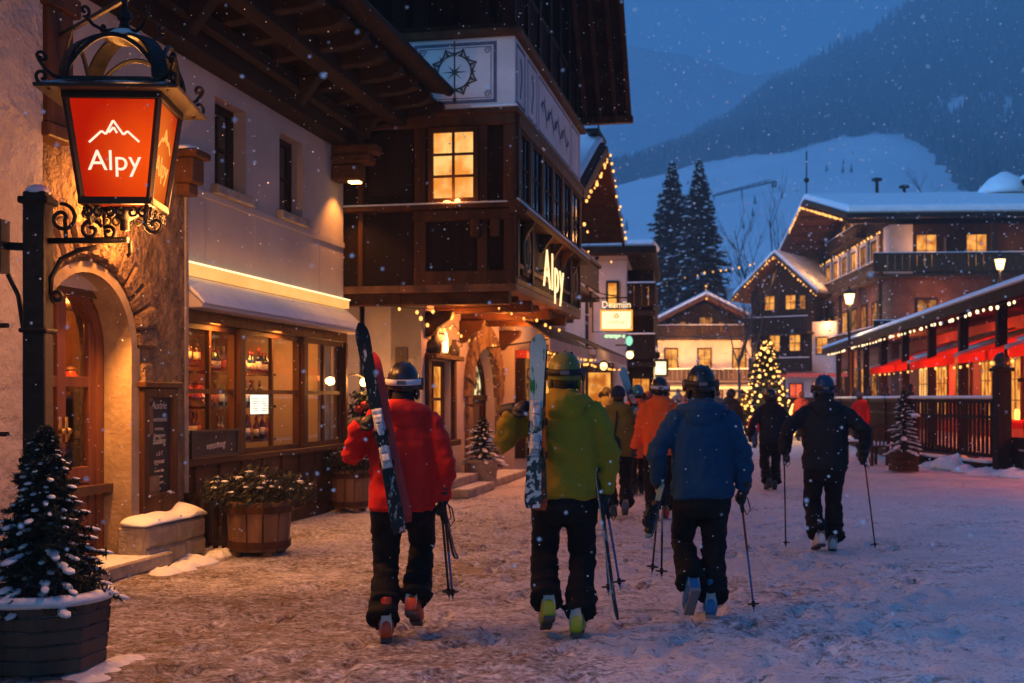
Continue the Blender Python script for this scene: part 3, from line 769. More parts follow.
# hanging lamps in the window
for i, (u, v, z, where) in enumerate(((13.72, -6.9, 2.16, 'by the post of the middle shop window'), (14.95, -7.1, 2.18, 'at the far side of the middle shop window'), (14.4, -7.3, 1.98, 'lowest, over the menu card of the middle shop window'), (16.1, -7.2, 2.1, 'behind the curtains of the end shop window'))):
    o = empty('pendant_lamp', S(v, u, 2.55), 'small glowing globe lamp hanging ' + where, 'lamp', None)
    m = MB(S); m.tube([(v, u, 2.55), (v, u, z + .04)], .006, 5); m.build('cord', MT['wire'], o)
    m = MB(S); m.ell((v, u, z), (.045, .045, .05), 10, 7); m.build('globe', MT['bulb'], o, True)
# ---------------------------------------------------------------- menu board on the portal
mb_ = empty('menu_board', S(-5.85, 11.03, .45), 'tall black chalk menu board in a wooden frame beside the arched door', 'menu board')
X0, X1, Z0, Z1 = 10.72, 11.42, .47, 1.72
m = MB(FS(PV)); m.wall(X0, X1, Z0, Z1, [(X0 + .11, X1 - .11, Z0 + .20, Z1 - .10)], .085, .012); m.box(X0 - .04, X1 + .04, .012, .12, Z1, Z1 + .06); m.box(X0 - .03, X1 + .03, .012, .11, Z0 - .03, Z0)
m.build('frame', MT['wood_warm'], mb_, bevel=.01)
m = MB(FS(PV)); m.box(X0 + .10, X1 - .10, .012, .05, Z0 + .19, Z1 - .09); m.build('board', MT['board_black'], mb_)
tm = MB(); fr = FS(PV); zz = Z1 - .21
for i, (s, sz) in enumerate((('Austrie', .115), ('Gourmenuc', .078), ('vormaus', .06), ('Ommerury', .06), ('Bailling', .105), ('a & f', .07), ('rygnout', .075), ('n aom vnn', .05), ('guraunn', .05), ('Gaelmerie', .05), ('tu ar', .045))):
    text_mb(s, sz, (lambda z0: lambda x, y, t: fr((X0 + X1) / 2 + x * .9, .054 + t, z0 + y))(zz), .004, tm, 2, shear=.25, bold=-.001); zz -= sz * 1.02 + .008
tm.build('chalk_writing', MT['chalk'], mb_, fix=False)
m = MB(FS(PV))
for a, z, r in ((X0 + .1, Z0 + .155, .05), (X1 - .16, Z0 + .16, .055), (X1 - .1, Z0 + .155, .03)): m.ell((a, .07, z + .03), (r, .02, r * .4), 8, 5)
m.build('snow_cover', MT['snow'], mb_, True)
bb = empty('blackboard', S(-5.94, 12.65, 1.0), 'small black chalkboard leaning at the foot of the shop window beside the portal', 'sign')
m = MB(FS(-5.93)); m.wall(11.90, 13.10, .96, 1.27, [(11.93, 13.07, .99, 1.24)], .03, .0); m.build('frame', MT['black'], bb)
m = MB(FS(-5.93)); m.box(11.92, 13.08, .002, .015, .98, 1.25); m.build('board', MT['board_black'], bb)
tm = MB(); fb = FS(-5.93); text_mb('a', .07, lambda x, y, t: fb(12.5 + x, .018 + t, 1.17 + y), .004, tm, 2, shear=.3); text_mb('vunsmeug', .12, lambda x, y, t: fb(12.5 + x, .018 + t, 1.06 + y + .05 * x), .004, tm, 2, shear=.3)
tm.build('chalk_writing', MT['chalk'], bb, fix=False)
# ================================================================ shrubs and trees
def leaf_cloud(mb, n, pos, size, m=0):
    for _ in range(n):
        p = pos(); e = noise.random_unit_vector(); x = e.orthogonal().normalized(); s = size * RND.uniform(.6, 1.3)
        y = e.cross(x)
        mb.add([p - x * s, p + y * s * .4, p + x * s, p - y * s * .4], [(0, 1, 2, 3)], m, raw=True)
MT['leaf'] = mat('leaf_dark', (.008, .011, .006), (.022, .026, .013), 9, rough=.6)
MT['needle'] = mat('needle', (.008, .014, .010), (.022, .034, .020), 7, rough=.75)
def planter(u, v, label_p, label_s, r, h, oct_=6, shrub=.55):
    o = empty('planter', S(v, u, 0), label_p, 'planter')
    m = MB(S); k = 12
    for i in range(k):
        a0, a1 = 2 * PI * (i + .04) / k, 2 * PI * (i + .96) / k; vs_ = []
        for z, q in ((.06, .90), (h, 1.0)):
            for rr, a in ((r * q, a0), (r * q, a1), (r * q - .035, a1), (r * q - .035, a0)): vs_.append((v + rr * math.cos(a), u + rr * math.sin(a), z))
        m.hexa(vs_)
    m.lathe([(0, .05), (r * .86, .05), (r * .86, .10), (0, .10)], (v, u, 0), 12)
    for i in range(4):
        a = PI / 4 + PI / 2 * i; m.box(v + r * .7 * math.cos(a) - .04, v + r * .7 * math.cos(a) + .04, u + r * .7 * math.sin(a) - .04, u + r * .7 * math.sin(a) + .04, 0, .06)
    m.build('tub', MT['planter_wood'], o, bevel=.006)
    m = MB(S)
    for z, q in ((h - .08, .995), (.12, .915)):
        m.lathe([(r * q - .01, z - .035), (r * q + .018, z - .035), (r * q + .018, z + .035), (r * q - .01, z + .035)], (v, u, 0), 12)
    m.parts('band', MT['wood_warm'], o)
    m = MB(S); m.lathe([(0, h - .06), (r - .03, h - .06), (r - .03, h - .04), (0, h - .03)], (v, u, 0), 12); m.build('soil', MT['wood_dark'], o)
    s = empty('shrub', S(v, u, h - .05), label_s, 'shrub'); c = S(v, u, h)
    m = MB()
    for _ in range(60):
        a = RND.uniform(0, 2 * PI); q = RND.random() ** .5 * shrub; hh = RND.uniform(.14, .34) * (1.25 - .6 * q / shrub)
        m.tube([c + V((.3 * q * math.cos(a), .3 * q * math.sin(a), -.05)), c + V((.7 * q * math.cos(a), .7 * q * math.sin(a), hh * .7)), c + V((q * math.cos(a), q * math.sin(a), hh))], [.008, .006, .003], 4)
    m.build('stem', MT['wood_dark'], s, fix=False)
    def pos():
        a = RND.uniform(0, 2 * PI); q = RND.random() ** .5 * shrub * 1.05
        return c + V((q * math.cos(a), q * math.sin(a), RND.uniform(-.04, .36) * (1.2 - .65 * q / shrub) + .05 * noise.noise((a * 2, q * 5, 0))))
    m = MB(); leaf_cloud(m, 2600, pos, .028); m.build('foliage', MT['leaf'], s, fix=False)
    m = MB()
    for _ in range(34):
        p = pos(); p.z = c.z + (.30 - .14 * (p - c).length / shrub) + RND.uniform(-.06, .06); m.ell(p, (RND.uniform(.015, .05), RND.uniform(.015, .05), .012), 6, 4)
    m.build('snow_cover', MT['snow'], s, True, fix=False)['kind'] = 'stuff'
planter(11.68, -5.04, 'octagonal wooden tub of upright staves beside the stone plinth', 'dark leafy shrub dusted with snow in the wooden tub beside the plinth', .34, .56, shrub=.56)
planter(16.35, -5.66, 'round wooden tub at the far end of the shop windows', 'low dark shrub in the tub at the far end of the shop windows', .27, .60, shrub=.40)
# open slatted crate beside the tub
cr = empty('slatted_crate', S(-5.62, 11.9, 0), 'dark slatted wooden stand between the stone plinth and the octagonal tub', 'stand')
m = MB(S)
for v in (-5.86, -5.42):
    for u in (11.720, 12.200): m.box(v - .03, v + .03, u - .03, u + .03, 0, .62)
for k in range(4): m.box(-5.41 + .002, -5.38, 11.800 + .1 * k, 11.840 + .1 * k, .05, .56)
for k in range(4): m.box(-5.76 + .10 * k, -5.71 + .10 * k, 11.685, 11.710, .05, .58)
for z in (.08, .55):
    m.box(-5.85, -5.40, 11.660, 11.684, z, z + .05); m.box(-5.38, -5.36, 11.700, 12.230, z, z + .05)
m.build('slats', MT['wood_dark'], cr)
# ---------------------------------------------------------------- spruce builder with real twigs
def spruce(o, base, h, r, nb=90, twigs=7, needles=14, nsz=.035, snow=1.0, drop=.22, bare=.08, trunk_r=.02, nmat=None, smat=None, lump=1.0, pw=.85):
    base = V(base)
    m = MB(); m.tube([base, base + V((0, 0, h * .5)), base + V((0, 0, h * .98))], [trunk_r, trunk_r * .6, .004], 7); m.build('trunk', MT['wood_grey'] if h > 4 else MT['wood_dark'], o, True, fix=False)
    fo = MB(); sn_ = MB()
    for i in range(nb):
        t = (i + RND.random()) / nb; t = t ** .85
        z = h * (bare + (1 - bare) * t); L = r * (1 - t) ** pw * RND.uniform(.62, 1.15) + .03 * h * (1 - t) + (.012 if pw < 1 else .004) * h
        a = i * 2.399 + RND.uniform(-.4, .4); d = V((math.cos(a), math.sin(a), 0))
        up = .18 + .55 * t ** 2 - .10 * (1 - t)
        P = [base + V((0, 0, z)) + d * (L * q) + V((0, 0, L * (up * q - drop * q * q * (1.2 - t)))) for q in (0, .33, .66, 1)]
        fo.tube(P, [.004 * h + .002, .003 * h, .002 * h, .001 * h], 4, 1, cap=False)
        side = V((-d.y, d.x, 0))
        for k in range(twigs):
            q = .18 + .82 * (k + RND.random() * .7) / twigs; idx = min(2, int(q * 3)); f = q * 3 - idx
            p = P[idx].lerp(P[idx + 1], min(1, f))
            for s in (-1, 1):
                l2 = L * .42 * (1.1 - q * .75) * RND.uniform(.7, 1.2)
                e = p + (d * .65 + side * s * .85) * l2 + V((0, 0, -.12 * l2))
                for w in range(needles // 2):
                    c = p.lerp(e, (w + .5) / (needles / 2)); n_ = noise.random_unit_vector(); n_ = (n_ + (e - p).normalized() * .9).normalized()
                    x = n_.cross(noise.random_unit_vector()).normalized(); s_ = nsz * RND.uniform(.7, 1.3) * (1 if pw < 1 else .45 + .55 * (1 - t))
                    fo.add([c - x * s_ * .16, c + x * s_ * .16, c + n_ * s_], [(0, 1, 2)], 0, raw=True)
                    fo.add([c - n_ * s_ * .5 - x * s_ * .14, c - n_ * s_ * .5 + x * s_ * .14, c + n_ * s_ * .6 - V((0, 0, s_ * .3))], [(0, 1, 2)], 0, raw=True)
        if snow and RND.random() < .85:
            for q in (.45, .78, 1.0):
                if RND.random() > snow: continue
                idx = min(2, int(q * 3)); p = P[idx].lerp(P[min(3, idx + 1)], q * 3 - idx if idx < 3 else 1) + V((0, 0, .006 * h))
                rr = L * RND.uniform(.13, .24) * lump + .006 * h
                rot = Matrix.Rotation(a, 3, 'Z') @ Matrix.Rotation(.25, 3, 'Y')
                sn_.ell(p, (rr * RND.uniform(1.0, 1.7), rr * RND.uniform(.55, 1.0), rr * .34), 8, 5, rot=rot)
    fo.build('foliage', [nmat or MT['needle'], MT['wood_dark']], o, fix=False)
    if sn_.v: sn_.build('snow_cover', smat or MT['snow'], o, True, fix=False)['kind'] = 'stuff'
# potted spruce in the foreground
px_, py_ = -2.84, 7.25
tub = empty('planter', (px_, py_, 0), 'big octagonal planter of weathered snowy boards at the street corner below the lantern', 'planter')
m = MB(); k = 8
for row in range(5):
    for i in range(k):
        a0, a1 = 2 * PI * (i - .02) / k + .2, 2 * PI * (i + 1.02) / k + .2; vs_ = []; off = RND.uniform(0, .012)
        for z, q in ((.015 + row * .086, .37 + .006 * row + off), (.097 + row * .086, .375 + .006 * row + off)):
            for rr, a in ((q, a0), (q, a1), (q - .05, a1), (q - .05, a0)): vs_.append((px_ + rr * math.cos(a), py_ + rr * math.sin(a), z))
        m.hexa(vs_)
m.build('tub', MT['wood_grey'], tub, bevel=.008)
m = MB(); m.lathe([(0, .35), (.36, .35), (.36, .39), (.25, .41), (0, .43)], (px_, py_, 0), 16); m.build('soil', MT['snow'], tub, True)
m = MB(); rs = []
for i in range(25):
    a = 2 * PI * i / 24; b = a; w_ = .06 + .02 * noise.noise((math.cos(a) * 2, math.sin(a) * 2, 0)); zt = .47 + .02 * noise.noise((math.cos(a) * 3, math.sin(a) * 3, 4)); rc = .365
    rs.append([(px_ + (rc + x) * math.cos(a), py_ + (rc + x) * math.sin(a), z) for x, z in ((-w_, .40), (-w_ * .5, zt), (w_ * .4, zt), (w_ + .01, .435), (w_ * .8, .41))])
m.rings(rs, cap=False); m.build('snow_cover', MT['snow'], tub, True)
sp = empty('spruce', (px_ + .02, py_, .38), 'dark young spruce with snow pads on its twigs in the corner planter', 'spruce tree')
spruce(sp, (px_ + .02, py_, .38), 1.04, .36, 230, 7, 16, .040, .8, .24, .04, .02, lump=.50)
# ================================================================ lantern on its post
LX, LY = -2.55, 7.9; PX_, PY_ = -3.14, 7.95
ln = empty('street_lantern', (PX_, PY_, 0), 'black iron post with scrolled bracket carrying a big red lit lantern with white mountain sign', 'street lamp')
m = MB(); m.box(PX_ - .075, PX_ + .075, PY_ - .075, PY_ + .075, 0, 2.98); m.box(PX_ - .10, PX_ + .10, PY_ - .10, PY_ + .10, 2.90, 2.945)
for z in (1.2, 2.05): m.box(PX_ - .095, PX_ + .095, PY_ - .095, PY_ + .095, z, z + .03)
pp = m.build('post', MT['iron'], ln, bevel=.008)
m = MB(); m.ell((PX_, PY_, 2.985), (.085, .085, .05), 10, 6); m.build('snow_cover', MT['snow'], pp, True)
# ties to the house wall
m = MB()
m.bar((PX_, PY_ + .02, 2.62), (PX_ - .62, PY_ + .15, 2.66), .05); m.box(PX_ - .30, PX_ - .22, PY_ - .06, PY_ + .08, 2.45, 2.80)
m.tube([(PX_ - .20, PY_, 2.44), (PX_ - .13, PY_, 2.30), (PX_ - .10, PY_, 2.1), (PX_ - .06, PY_, 1.95)], .016, 6)
for z in (1.38, 2.10): m.tube([(PX_ - .9, PY_ + .2, z), (PX_ - .2, PY_, z)], .018, 6)
m.parts('wall_tie', MT['iron_snow'], ln)
m = MB(); az = 2.66; ax0, ax1 = PX_ + .07, LX + .02
m.bar((ax0, PY_, az), (ax1, LY, az), .045, .035)
def scroll(pts2, x0, z0, r=.014, mb=None, y=PY_): (mb or m).tube([(x0 + p, y, z0 + q) for p, q in pts2], r, 6)
scroll(spiral((.11, .15), .02, .10, -.5, 1.35, 22)[::-1] + [(.14, .0)], ax0 - .02, az)
scroll(spiral((.30, .07), .015, .075, 2.2, -1.3, 20), ax0 - .02, az); scroll(spiral((.42, .05), .012, .05, 1.0, 1.2, 16), ax0 - .02, az)
scroll([(.05, -.36), (.06, -.24), (.12, -.12), (.24, -.06), (.36, -.04)], ax0 - .04, az, .017); scroll(spiral((.10, -.37), .015, .045, 3.0, 1.2, 14), ax0 - .04, az)
scroll([(.0, .0), (.0, -.08), (-.02, -.1)], ax1, az, .014)
m.build('bracket', MT['iron'], ln, True)
rl = Matrix.Rotation(math.radians(3), 4, 'Z') @ Matrix.Identity(4)
def LF(x, y, z): return (rl @ V((x, y, 0))) + V((LX, LY, z))       # the lantern's own axes
zb, zt, wb, wt = 2.885, 3.545, .213, .293
fr = MB(LF)
for sx in (-1, 1):
    for sy in (-1, 1): fr.bar((sx * wb, sy * wb, zb), (sx * wt, sy * wt, zt), .036)
for w_, z, t in ((wb, zb, .045), (wt, zt, .05)):
    for s in (-1, 1):
        fr.bar((-w_ - .02, s * w_, z), (w_ + .02, s * w_, z), .045, t); fr.bar((s * w_, -w_, z), (s * w_, w_, z), .045, t)
fr.build('frame', MT['iron'], ln, bevel=.004)
m = MB(LF)      # sloped brim
def sq(w_, z): return [(-w_, -w_, z), (w_, -w_, z), (w_, w_, z), (-w_, w_, z)]
m.rings([sq(wt + .02, zt + .02), sq(wt + .15, zt + .01), sq(wt + .155, zt + .03), sq(wt + .03, zt + .085), sq(wt + .03, zt + .11), sq(wt - .01, zt + .11)]); m.build('brim', MT['iron_snow'], ln, bevel=.004)
m = MB(LF)      # open crown of four bowed straps
for sx in (-1, 1):
    for sy in (-1, 1):
        pts = [V((sx * .30 * math.cos(a), sy * .30 * math.cos(a), zt + .11 + .34 * math.sin(a) ** .9)) for a in [PI / 2 * i / 10 for i in range(10)]] + [V((sx * .02, sy * .02, zt + .46))]
        sd = V((-sy, sx, 0)).normalized() * .055
        rs = []
        for i, p in enumerate(pts):
            t_ = (pts[min(i + 1, len(pts) - 1)] - pts[max(i - 1, 0)]).normalized(); n_ = sd.cross(t_).normalized() * .009
            rs.append([p - sd - n_, p + sd - n_, p + sd + n_, p - sd + n_])
        m.rings(rs)
        d = V((sx, sy, 0)).normalized(); b0 = V((sx * .33, sy * .33, zt + .07))
        sc = [b0 + d * p + V((0, 0, q)) for p, q in [(-.03, .02), (.03, .03), (.08, .06), (.12, .11)] + spiral((.10, .13), .035, .01, .3, 1.0, 12)]
        m.tube(sc, .012, 6)
        m.tube([b0 + d * p + V((0, 0, q)) for p, q in [(.05, -.06), (.10, -.03)] + spiral((.10, .01), .045, .012, -1.2, 1.0, 12)], .011, 6)
        t0 = V((sx * .10, sy * .10, zt + .43)); m.tube([t0 + d * p + V((0, 0, q)) for p, q in [(-.08, .06), (0, .03), (.08, .05), (.13, .09)] + spiral((.14, .13), .04, .01, -1.2, -1.1, 12)], .011, 6)
for a in range(4):
    x0, y0 = ((-.3, -.3), (.3, -.3), (.3, .3), (-.3, .3))[a]; x1, y1 = ((.3, -.3), (.3, .3), (-.3, .3), (-.3, -.3))[a]
    pts = [V((x0 + (x1 - x0) * t, y0 + (y1 - y0) * t, zt + .11 + .27 * math.sin(PI * t) ** .75)) for t in [i / 14 for i in range(15)]]
    m.tube(pts, .016, 6)
m.lathe([(.13, zt + .425), (.09, zt + .47), (.04, zt + .51), (.03, zt + .55), (.05, zt + .57), (.05, zt + .60), (.02, zt + .63), (.012, zt + .69), (0, zt + .70)], (0, 0, 0), 10)
m.build('crown', MT['iron'], ln, False)
m = MB(LF); m.lathe([(0, zt + .505), (.08, zt + .487), (.145, zt + .44), (.10, zt + .44), (0, zt + .48)], (0, 0, 0), 10); m.build('snow_cover', MT['snow'], ln, True)
m = MB(LF)      # scrolled skirt under the lantern
for s in (-1, 1):
    for k in range(3):
        x = -.14 + .14 * k
        for q in (-1, 1):
            pts = spiral((x + q * .035, zb - .075), .035, .01, PI / 2, q * 1.1, 12)
            m.tube([(p, s * wb, z) for p, z in pts], .010, 5); m.tube([(s * wb, p, z) for p, z in pts], .010, 5)
    for q in (-1, 1): m.bar((s * .19, q * .19, zb - .02), (s * .17, q * .17, zb - .15), .02)
m.lathe([(.18, zb - .03), (.10, zb - .06), (.03, zb - .10), (.03, zb - .16), (0, zb - .17)], (0, 0, 0), 10)
m.tube([(.18, -.18, zb - .12)] + [(p, -.18, z) for p, z in spiral((.24, zb - .15), .06, .015, PI, 1.1, 14)], .013, 6)
m.build('skirt', MT['iron'], ln, True)
# the four lit panes: no bulb inside, its hot spot is painted into their glow
def lit_glass(name, hot, cool, r0, r1):
    m, nt, out = _mat(name); e = _n(nt, 'Emission', Strength=1.0); vm = _n(nt, 'VectorMath', operation='DISTANCE'); vm.inputs[1].default_value = LF(.22, -.12, 3.16) - V((PX_, PY_, 0))
    nt.links.new(_coords(nt), vm.inputs[0]); no = _n(nt, 'TexNoise', Scale=5, Detail=4); nt.links.new(_coords(nt), no.inputs['Vector'])
    d = _math(nt, 'ADD', vm.outputs['Value'], _math(nt, 'MULTIPLY', _math(nt, 'SUBTRACT', no.outputs['Fac'], .5), .12))
    nt.links.new(_ramp(nt, d, r0, r1, hot, cool), e.inputs['Color']); nt.links.new(e.outputs[0], out.inputs['Surface']); return m
gl = lit_glass('red_lantern_glass', (1.0, .085, .004), (.50, .010, .0005), .12, .46)
gl2 = lit_glass('red_lantern_glass_side', (1.0, .20, .02), (.55, .030, .003), .10, .50)
lt = emit('lantern_lettering', (1.0, .80, .58), 1.25); lt2 = emit('lantern_lettering_side', (1.0, .45, .08), 1.25)
for k in range(4):
    a = PI / 2 * k; c, s = round(math.cos(a)), round(math.sin(a))
    def PF(x, h, o, c=c, s=s):         # x across the pane, h 0..1 up it, o outward
        w_ = wb + (wt - wb) * h; y = -(w_ - .008) - o
        return LF(c * x - s * y, s * x + c * y, zb + (zt - zb) * h)
    m = MB(); q = [PF(-wb + .01, .02, 0), PF(wb - .01, .02, 0), PF(wt - .01, .98, 0), PF(-wt + .01, .98, 0), PF(-wb + .01, .02, -.008), PF(wb - .01, .02, -.008), PF(wt - .01, .98, -.008), PF(-wt + .01, .98, -.008)]
    m.add(q, [(0, 1, 2, 3), (7, 6, 5, 4)], raw=True); po = m.build('glass_pane', gl if k == 0 else gl2, ln, fix=False)
    if k < 2:
        tm = text_mb('Alpy', .192, lambda x, y, t: PF(x * .96, .29 + y / .7, .006 + t), .003, None, 4, bold=.0002)
        H = .7
        def bar2(p, q_, w_=.014):
            d = V((q_[0] - p[0], q_[1] - p[1], 0)).normalized(); nn = V((-d.y, d.x, 0)) * w_ / 2
            cs_ = [V((p[0], p[1], 0)) + nn, V((q_[0], q_[1], 0)) + nn, V((q_[0], q_[1], 0)) - nn, V((p[0], p[1], 0)) - nn]
            tm.add([PF(e.x, e.y / H, .006) for e in cs_] + [PF(e.x, e.y / H, .009) for e in cs_], [(0, 1, 2, 3), (7, 6, 5, 4), (0, 4, 5, 1), (2, 6, 7, 3), (1, 5, 6, 2), (3, 7, 4, 0)], raw=True)
        z0 = .385
        pts = [(-.155, z0), (-.075, z0 + .075), (-.048, z0 + .055), (.0, z0 + .145), (.062, z0 + .052), (.088, z0 + .075), (.160, z0 + .005)]
        for p, q_ in zip(pts, pts[1:]): bar2(p, q_)
        bar2((-.03, z0 + .065), (.002, z0 + .10)); bar2((.002, z0 + .10), (.022, z0 + .062))
        tm.build('lettering', lt if k == 0 else lt2, po, fix=False)
pl_ = empty('wall_lamp', S(-5.8, 10.0, 3.5), 'small iron hooded lamp on the stone wall over the arched door, behind the big lantern', 'lamp')
m = MB(S); m.box(-5.90, -5.84, 9.94, 10.06, 3.44, 3.62); m.tube([(-5.86, 10, 3.58), (-5.70, 10, 3.62), (-5.58, 10, 3.56)], .014, 6); m.lathe([(.11, 3.44), (.05, 3.53), (0, 3.56)], (-5.58, 10, 0), 12); m.build('hood', MT['iron'], pl_)
m = MB(S); m.ell((-5.58, 10, 3.45), (.05, .05, .05), 10, 7); m.build('globe', emit('portal_lamp_glow', (1, .5, .14), 6), pl_, True)
# hanging rod from the wooden post of the house
m = MB(); a = S(-5.72, 9.12, 4.66); b = LF(0, 0, zt + .71)
m.bar(tuple(a), (b.x + .12, b.y, b.z + .06), .03); m.tube([tuple(b + V((0, 0, .06))), tuple(b - V((0, 0, .04)))], .02, 6); m.tube([tuple(a + V((.06, -.1, -.25))), tuple(a + (b - a) * .25 + V((0, 0, .0)))], .014, 6)
m.tube([tuple(b + V((.12 + p, 0, q + .06))) for p, q in spiral((.05, .0), .06, .015, PI, 1.3, 14)], .012, 6)
m.build('hanging_rod', MT['iron_snow'], ln)
# snow heap by the plinth
m = MB()
def heap(c, rx, ry, h, n=22):
    rs = []
    for j in range(7):
        q = 1 - j / 6; zz = h * (1 - q * q)
        rs.append([(c.x + rx * q * math.cos(2 * PI * i / n) * (1 + .25 * noise.noise((math.cos(2 * PI * i / n) * 1.5 + c.x, math.sin(2 * PI * i / n) * 1.5, q))) , c.y + ry * q * math.sin(2 * PI * i / n) * (1 + .2 * noise.noise((i * .7, q, c.y))), c.z - .02 + zz * (1 + .4 * noise.noise((i * .5, j * .6, 1)))) for i in range(n)])
    m.rings(rs)
for k in range(16): heap(S(-5.42 + RND.gauss(0, .07), 10.3 + .1 * k, 0), RND.uniform(.12, .25), RND.uniform(.15, .3), RND.uniform(.03, .09), 14)
for k in range(9): heap(V((px_ + .40 + RND.gauss(0, .08), py_ - .3 + .06 * k, 0)), RND.uniform(.1, .2), RND.uniform(.1, .2), RND.uniform(.02, .05), 14)
tag(m.build('snow_drift', MT['snow'], None, True, sub=1), 'low drifts of swept snow along the foot of the stone plinth', 'snow', kind='stuff')
# ================================================================ the timber bay house (tavern)
bay = empty('tavern_house', S(-5.2, 20.5, 0), 'tall dark timber house with jutting bay, painted white band and steep overhanging roof', 'house')
GV, GU, BVV, BU, BE = -5.2, 18.4, -3.48, 17.3, 23.9       # ground wall, its front, bay side, bay front, bay far end
FSt = FS(0); FF = lambda u: on_front(S, u)
g = FS(GV)
# ground floor walls: an arched doorway and a window towards the street
DC, DW, DS = 22.9, 1.18, 1.62
m = MB(FSt); holes = [(18.85, 20.25, .95, 2.25)]
m.wall(GU, 21.3, -.05, 3.15, holes, GV, GV - .5)
arc = [(DC + DW * math.cos(PI * i / 18), DS + DW * .82 * math.sin(PI * i / 18)) for i in range(19)][::-1]
for d0 in (GV, GV - .5):
    m.add([(21.3, d0, 0), (DC - DW, d0, 0), (DC - DW, d0, DS), (21.3, d0, DS), (DC + DW, d0, 0), (24.6, d0, 0), (24.6, d0, DS), (DC + DW, d0, DS)], [(0, 1, 2, 3), (4, 5, 6, 7)])
    pts = [(21.3, DS)] + arc + [(24.6, DS)]
    for (a, za), (b, zb) in zip(pts, pts[1:]): m.add([(a, d0, za), (b, d0, zb), (b, d0, 3.15), (a, d0, 3.15)], [(0, 1, 2, 3)])
path = [(DC - DW, 0)] + arc + [(DC + DW, 0)]
for (a, za), (b, zb) in zip(path, path[1:]): m.add([(a, GV, za), (b, GV, zb), (b, GV - .5, zb), (a, GV - .5, za)], [(0, 1, 2, 3)])
m.build('wall', MT['plaster'], bay)
m = MB(S); m.box(-9, GV - .003, GU, GU + .4, -.05, 3.15); m.box(-9, GV - .003, 24.2, 24.6, -.05, 3.15); m.parts('end_wall', MT['plaster'], bay)
m = MB(FF(GU)); m.box(-5.62, -5.42, .002, .03, 2.0, 2.42); m.build('notice_panel', MT['wood_grey'], bay)
# window with candle ledge
window(bay, g, 18.854, 20.246, .954, 2.246, -.10, 2, 2, MT['wood_warm'], MT['lit_pane'], .09, .10, bars=.05)
m = MB(g); m.box(18.6, 20.5, .002, .20, 2.26, 2.34); m.box(18.62, 18.78, .002, .07, .8, 2.26); m.box(20.3, 20.46, .002, .07, .8, 2.26); m.box(18.6, 20.5, .002, .14, .8, .9)
m.parts('window_trim', MT['wood_warm_flat'], bay, bevel=.01)
# wedge stones and double door
m = MB(g); k = 13
for i in range(k):
    a0, a1 = PI * (i + .05) / k, PI * (i + .95) / k; p = []; rb = DW + .52 + RND.uniform(-.04, .05); q = RND.uniform(0, .03)
    for d in (.07 + q, -.06):
        for r, a in ((DW - .02, a0), (DW - .02, a1), (rb, a1), (rb, a0)): p.append((DC + r * math.cos(a), d, DS + r * .84 * math.sin(a)))
    m.hexa(p)
for s in (-1, 1):
    z = 0.2
    while z < DS - .1:
        h = RND.uniform(.30, .45); w = RND.uniform(.28, .46); a, b = sorted((DC + s * DW, DC + s * (DW + w))); m.box(a, b, -.06, .06 + RND.uniform(0, .02), z, z + h - .02); z += h
m.build('arch_stones', MT['stone_wall'], bay, bevel=.02)
m = MB(FSt); DD = GV - .22
da = [(DC + (DW - .02) * math.cos(PI * i / 16), DS + (DW - .02) * .82 * math.sin(PI * i / 16)) for i in range(17)][::-1]
for (a, za), (b, zb) in zip(da, da[1:]):
    ca, cb = DC + (a - DC) * .86, DC + (b - DC) * .86; xa, xb = DS + (za - DS) * .86, DS + (zb - DS) * .86
    m.hexa([(a, DD, za), (b, DD, zb), (b, DD - .1, zb), (a, DD - .1, za), (ca, DD, xa), (cb, DD, xb), (cb, DD - .1, xb), (ca, DD - .1, xa)])
m.box(DC - DW + .02, DC - DW + .14, DD - .1, DD, .15, DS); m.box(DC + DW - .14, DC + DW - .02, DD - .1, DD, .15, DS)
m.box(DC - DW + .02, DC + DW - .02, DD - .1, DD + .03, DS - .06, DS + .06); m.box(DC - .05, DC + .05, DD - .09, DD + .01, .15, DS + .8)
do_ = m.build('door_frame', MT['wood_dark'], bay, bevel=.008)
for s in (-1, 1):
    m = MB(FSt); a, b = sorted((DC + s * .06, DC + s * (DW - .15)))
    m.wall(a, b, .15, DS - .07, [(a + .1, b - .1, .75, DS - .16)], DD - .03, DD - .08); d_ = m.build('door', MT['wood_warm'], bay)
    m = MB(FSt); m.box(a + .1, b - .1, DD - .06, DD - .055, .75, DS - .16); m.build('pane', MT['dark_glass'], d_, fix=False)
m = MB(FSt)
m.add([(DC + (x - DC) * .85, DD - .06, DS + (z - DS) * .85) for x, z in da], [tuple(range(17))]); m.build('fanlight', emit('fanlight_glow', (1, .72, .34), 1.4, (.05, .03, .01), 6, .45, .6), bay, fix=False)
# steps
m = MB(S); m.box(GV, -4.50, 18.75, 20.7, 0, .15); m.box(GV, -4.78, 18.8, 20.6, .152, .30); m.box(GV, -4.62, 21.25, 24.4, 0, .14); m.parts('step', MT['stone_snow'], bay, bevel=.02)
